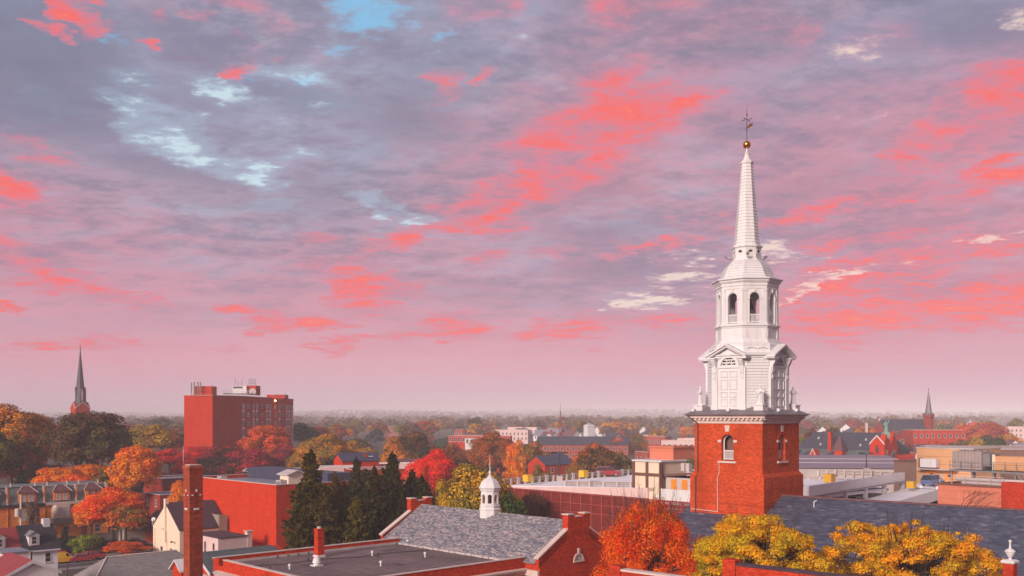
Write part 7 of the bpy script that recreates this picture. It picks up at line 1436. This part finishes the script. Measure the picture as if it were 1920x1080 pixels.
    S_ = [(583, 843, 104, 128, 'spruce0', (0.059, 0.055, 0.011), (0.141, 0.098, 0.017), 'largest dark spruce, against the scarlet block corner'), (668, 856, 66, 142, 'spruce1', (0.035, 0.046, 0.014), (0.082, 0.069, 0.016), 'pointed spruce before the red gable house'), (735, 846, 84, 138, 'spruce2', (0.035, 0.046, 0.014), (0.094, 0.069, 0.016), 'tall spruce below the bronze tree'), (702, 872, 70, 134, 'spruce0', (0.035, 0.040, 0.013), (0.106, 0.063, 0.020), 'brownish spruce between the two tall ones'), (772, 880, 70, 140, 'spruce1', (0.026, 0.037, 0.013), (0.071, 0.058, 0.016), 'dark spruce left of the olive oak'), (628, 884, 66, 126, 'spruce2', (0.082, 0.052, 0.016), (0.153, 0.081, 0.023), 'rusty spruce right of the largest one'), (668, 928, 84, 116, 'spruce1', (0.082, 0.081, 0.013), (0.177, 0.138, 0.023), 'short yellowish spruce in front of the others'), (720, 930, 90, 120, 'spruce0', (0.026, 0.037, 0.011), (0.059, 0.052, 0.014), 'low dark spruce behind the hall gable'), (800, 905, 60, 130, 'spruce2', (0.024, 0.035, 0.011), (0.059, 0.046, 0.016), 'small dark spruce at the hall gable peak'), (755, 915, 70, 126, 'spruce1', (0.030, 0.035, 0.011), (0.059, 0.046, 0.014), 'dark spruce filling the gap by the hall roof'), (645, 905, 80, 131, 'spruce0', (0.035, 0.039, 0.013), (0.094, 0.069, 0.020), 'dark spruce in the gap behind the rusty one'), (700, 900, 90, 128, 'spruce2', (0.026, 0.035, 0.011), (0.071, 0.052, 0.016), 'broad dark spruce filling the middle of the row'), (790, 890, 80, 136, 'spruce0', (0.024, 0.035, 0.011), (0.059, 0.052, 0.014), 'dark spruce under the scarlet maple'), (740, 885, 90, 133, 'spruce1', (0.030, 0.035, 0.011), (0.082, 0.058, 0.017), 'brown green spruce beneath the tall one'), (610, 905, 90, 123, 'spruce2', (0.059, 0.058, 0.013), (0.141, 0.098, 0.020), 'shaggy spruce leaning on the largest one'), (560, 905, 60, 122, 'spruce1', (0.059, 0.063, 0.013), (0.130, 0.098, 0.020), 'narrow spruce left of the largest one'), (41, 886, 62, 224, 'spruce2', (0.024, 0.040, 0.016), (0.035, 0.052, 0.016), 'small dark conifer behind the left mansard roof'), (121, 988, 22, 189, 'spruce0', (0.047, 0.069, 0.055), (0.059, 0.081, 0.055), 'little blue spruce before the oriel bay')]
    for (px, top, w, Y, kd, a, b, lab) in S_: tree(kd, px, top, w, Y, a, b, lab, 'spruces behind the brick hall' if 500 < px < 820 else None, cat='spruce')
    # --- mid-distance trees between the houses
    r = random.Random(3); cols = ['rust', 'bronze', 'olive', 'green', 'brown', 'gold', 'crimson', 'dgreen', 'grey', 'olive', 'blueg', 'amber']
    keep = [(1006, 1180, 402, 862), (835, 905, 432, 838), (1035, 1070, 520, 812), (1095, 1116, 480, 812), (345, 552, 420, 2000), (1505, 1690, 300, 2000), (1655, 1755, 432, 815), (1708, 1806, 396, 836), (60, 300, 420, 2000), (640, 720, 230, 2000), (1480, 1920, 200, 2000), (930, 1230, 620, 812), (1500, 1560, 620, 806)]
    zone = lambda px: 'left of the apartment tower' if px < 345 else 'between apartment tower and rust brown tree' if px < 900 else 'between cupola and steeple' if px < 1400 else 'right of the steeple'
    n = 0; tries = 0
    while n < 190 and tries < 4000:
        tries += 1; Y = 300 + 470 * r.random() ** .8; px = r.uniform(-30, 1950); X = (px - 960) / F * Y; hgt = r.uniform(8, 15.5); top = 780 - (ground(X, Y) + hgt - CAMZ) * F / Y
        if any(a <= px <= b and Y < yy and top < lim for a, b, yy, lim in keep): continue
        a = r.choice(cols); b = r.choice(cols); tree('far%d' % r.randrange(3), px, top, hgt * r.uniform(.75, 1.1) * F / Y, Y, K[a], K[b], 'hazy %s tree among the far houses, %s' % ({'rust': 'rust red', 'dgreen': 'dark green', 'grey': 'grey brown', 'blueg': 'blue green', 'gold': 'gold'}.get(a, a), zone(px)), 'far trees, %s' % zone(px)); n += 1
    # --- the far wood: too many to count, one mass
    nc = 5200; Yw = 760 + 6800 * rng.random(nc) ** 1.35; Xw = (rng.uniform(-60, 1980, nc) - 960) / F * Yw
    pts = []; nrm = []
    ca = []
    for x, y in zip(Xw, Yw):
        m = 70 if y < 1200 else 46; h = rng.uniform(9, 19); rr = h * rng.uniform(.36, .5); d = rng.normal(size=(m, 3)); d /= np.linalg.norm(d, axis=1)[:, None]; d[:, 2] = np.abs(d[:, 2]) * 1.0 - .35
        lob = rng.normal(size=(5, 3)) * np.array([rr * .34, rr * .34, h * .07]); pts.append(np.array([x, y, ground(x, y) + h * .62]) + lob[rng.integers(0, 5, m)] + d * np.array([rr * .62, rr * .62, h * .3])); nrm.append(d)
    Pn = np.concatenate(pts); big = np.concatenate([np.full(70 if y < 1200 else 46, 1.9 if y < 1200 else 3.8) for y in Yw])
    m, k, b, o = mat('far_wood_leaves'); g = k.new('ShaderNodeNewGeometry'); co = objco(k); x, y, z = k.xyz(co)
    c = k.ramp(k.noise(k.comb(x, y), .045, 3, .7), [(.25, (.05, .055, .05, 1)), (.42, (.11, .08, .04, 1)), (.52, (.22, .10, .04, 1)), (.6, (.07, .06, .045, 1)), (.72, (.26, .06, .05, 1))]); hs = k.new('ShaderNodeHueSaturation'); k.put(hs.inputs['Color'], c); k.put(hs.inputs['Value'], k.maprange(g.outputs['Random Per Island'], 0, 1, .6, 1.4, smooth=False)); k.put(b.inputs['Base Color'], hs.outputs[0]); b.inputs['Roughness'].default_value = .9
    me = quads_mesh('far_wood', Pn, np.concatenate(nrm), big, m, .4, 1.2); o = bpy.data.objects.new('far_wood', me); COL.objects.link(o); tag(o, kind='stuff')
build_trees()

# ------------------------------------------------------------------ haze
def build_haze(density):
    mb = MB(); mb.box(-6200, 6200, -60, 8600, -40, 75); m = bpy.data.materials.new('haze_air'); m.use_nodes = True; m.node_tree.nodes.clear(); k = NT(m.node_tree)
    o = k.new('ShaderNodeOutputMaterial'); v = k.new('ShaderNodeVolumePrincipled'); v.inputs['Color'].default_value = (.93, .90, 1.0, 1); v.inputs['Density'].default_value = density; v.inputs['Anisotropy'].default_value = -0.25
    k.l.new(v.outputs[0], o.inputs['Volume']); h = mb.build('haze', m); tag(h, kind='stuff')
build_haze(0.00037)

def build_steam():
    Y = 760; p = P(1893, 789, Y); m = bpy.data.materials.new('steam'); m.use_nodes = True; m.node_tree.nodes.clear(); k = NT(m.node_tree); o = k.new('ShaderNodeOutputMaterial'); v = k.new('ShaderNodeVolumePrincipled')
    co = objco(k); d = k.vmath('LENGTH', k.vmath('MULTIPLY', co, (1 / 26, 1 / 12, 1 / 11))); n = k.noise(co, .09, 4, .6)
    k.put(v.inputs['Density'], k.math('MULTIPLY', k.maprange(k.math('SUBTRACT', n, k.math('MULTIPLY', d, .42)), .08, .34), .10)); v.inputs['Color'].default_value = (1, .97, .98, 1); k.l.new(v.outputs[0], o.inputs['Volume'])
    mb = MB(); mb.lathe([(.3, -10.9)] + [(26 * math.sin(math.pi * j / 12), -11 * math.cos(math.pi * j / 12)) for j in range(1, 12)] + [(.3, 10.9)], 20); s = mb.build('steam_plume', m); s.location = p; s.scale = (1, .5, 1); tag(s, kind='stuff')
build_steam()
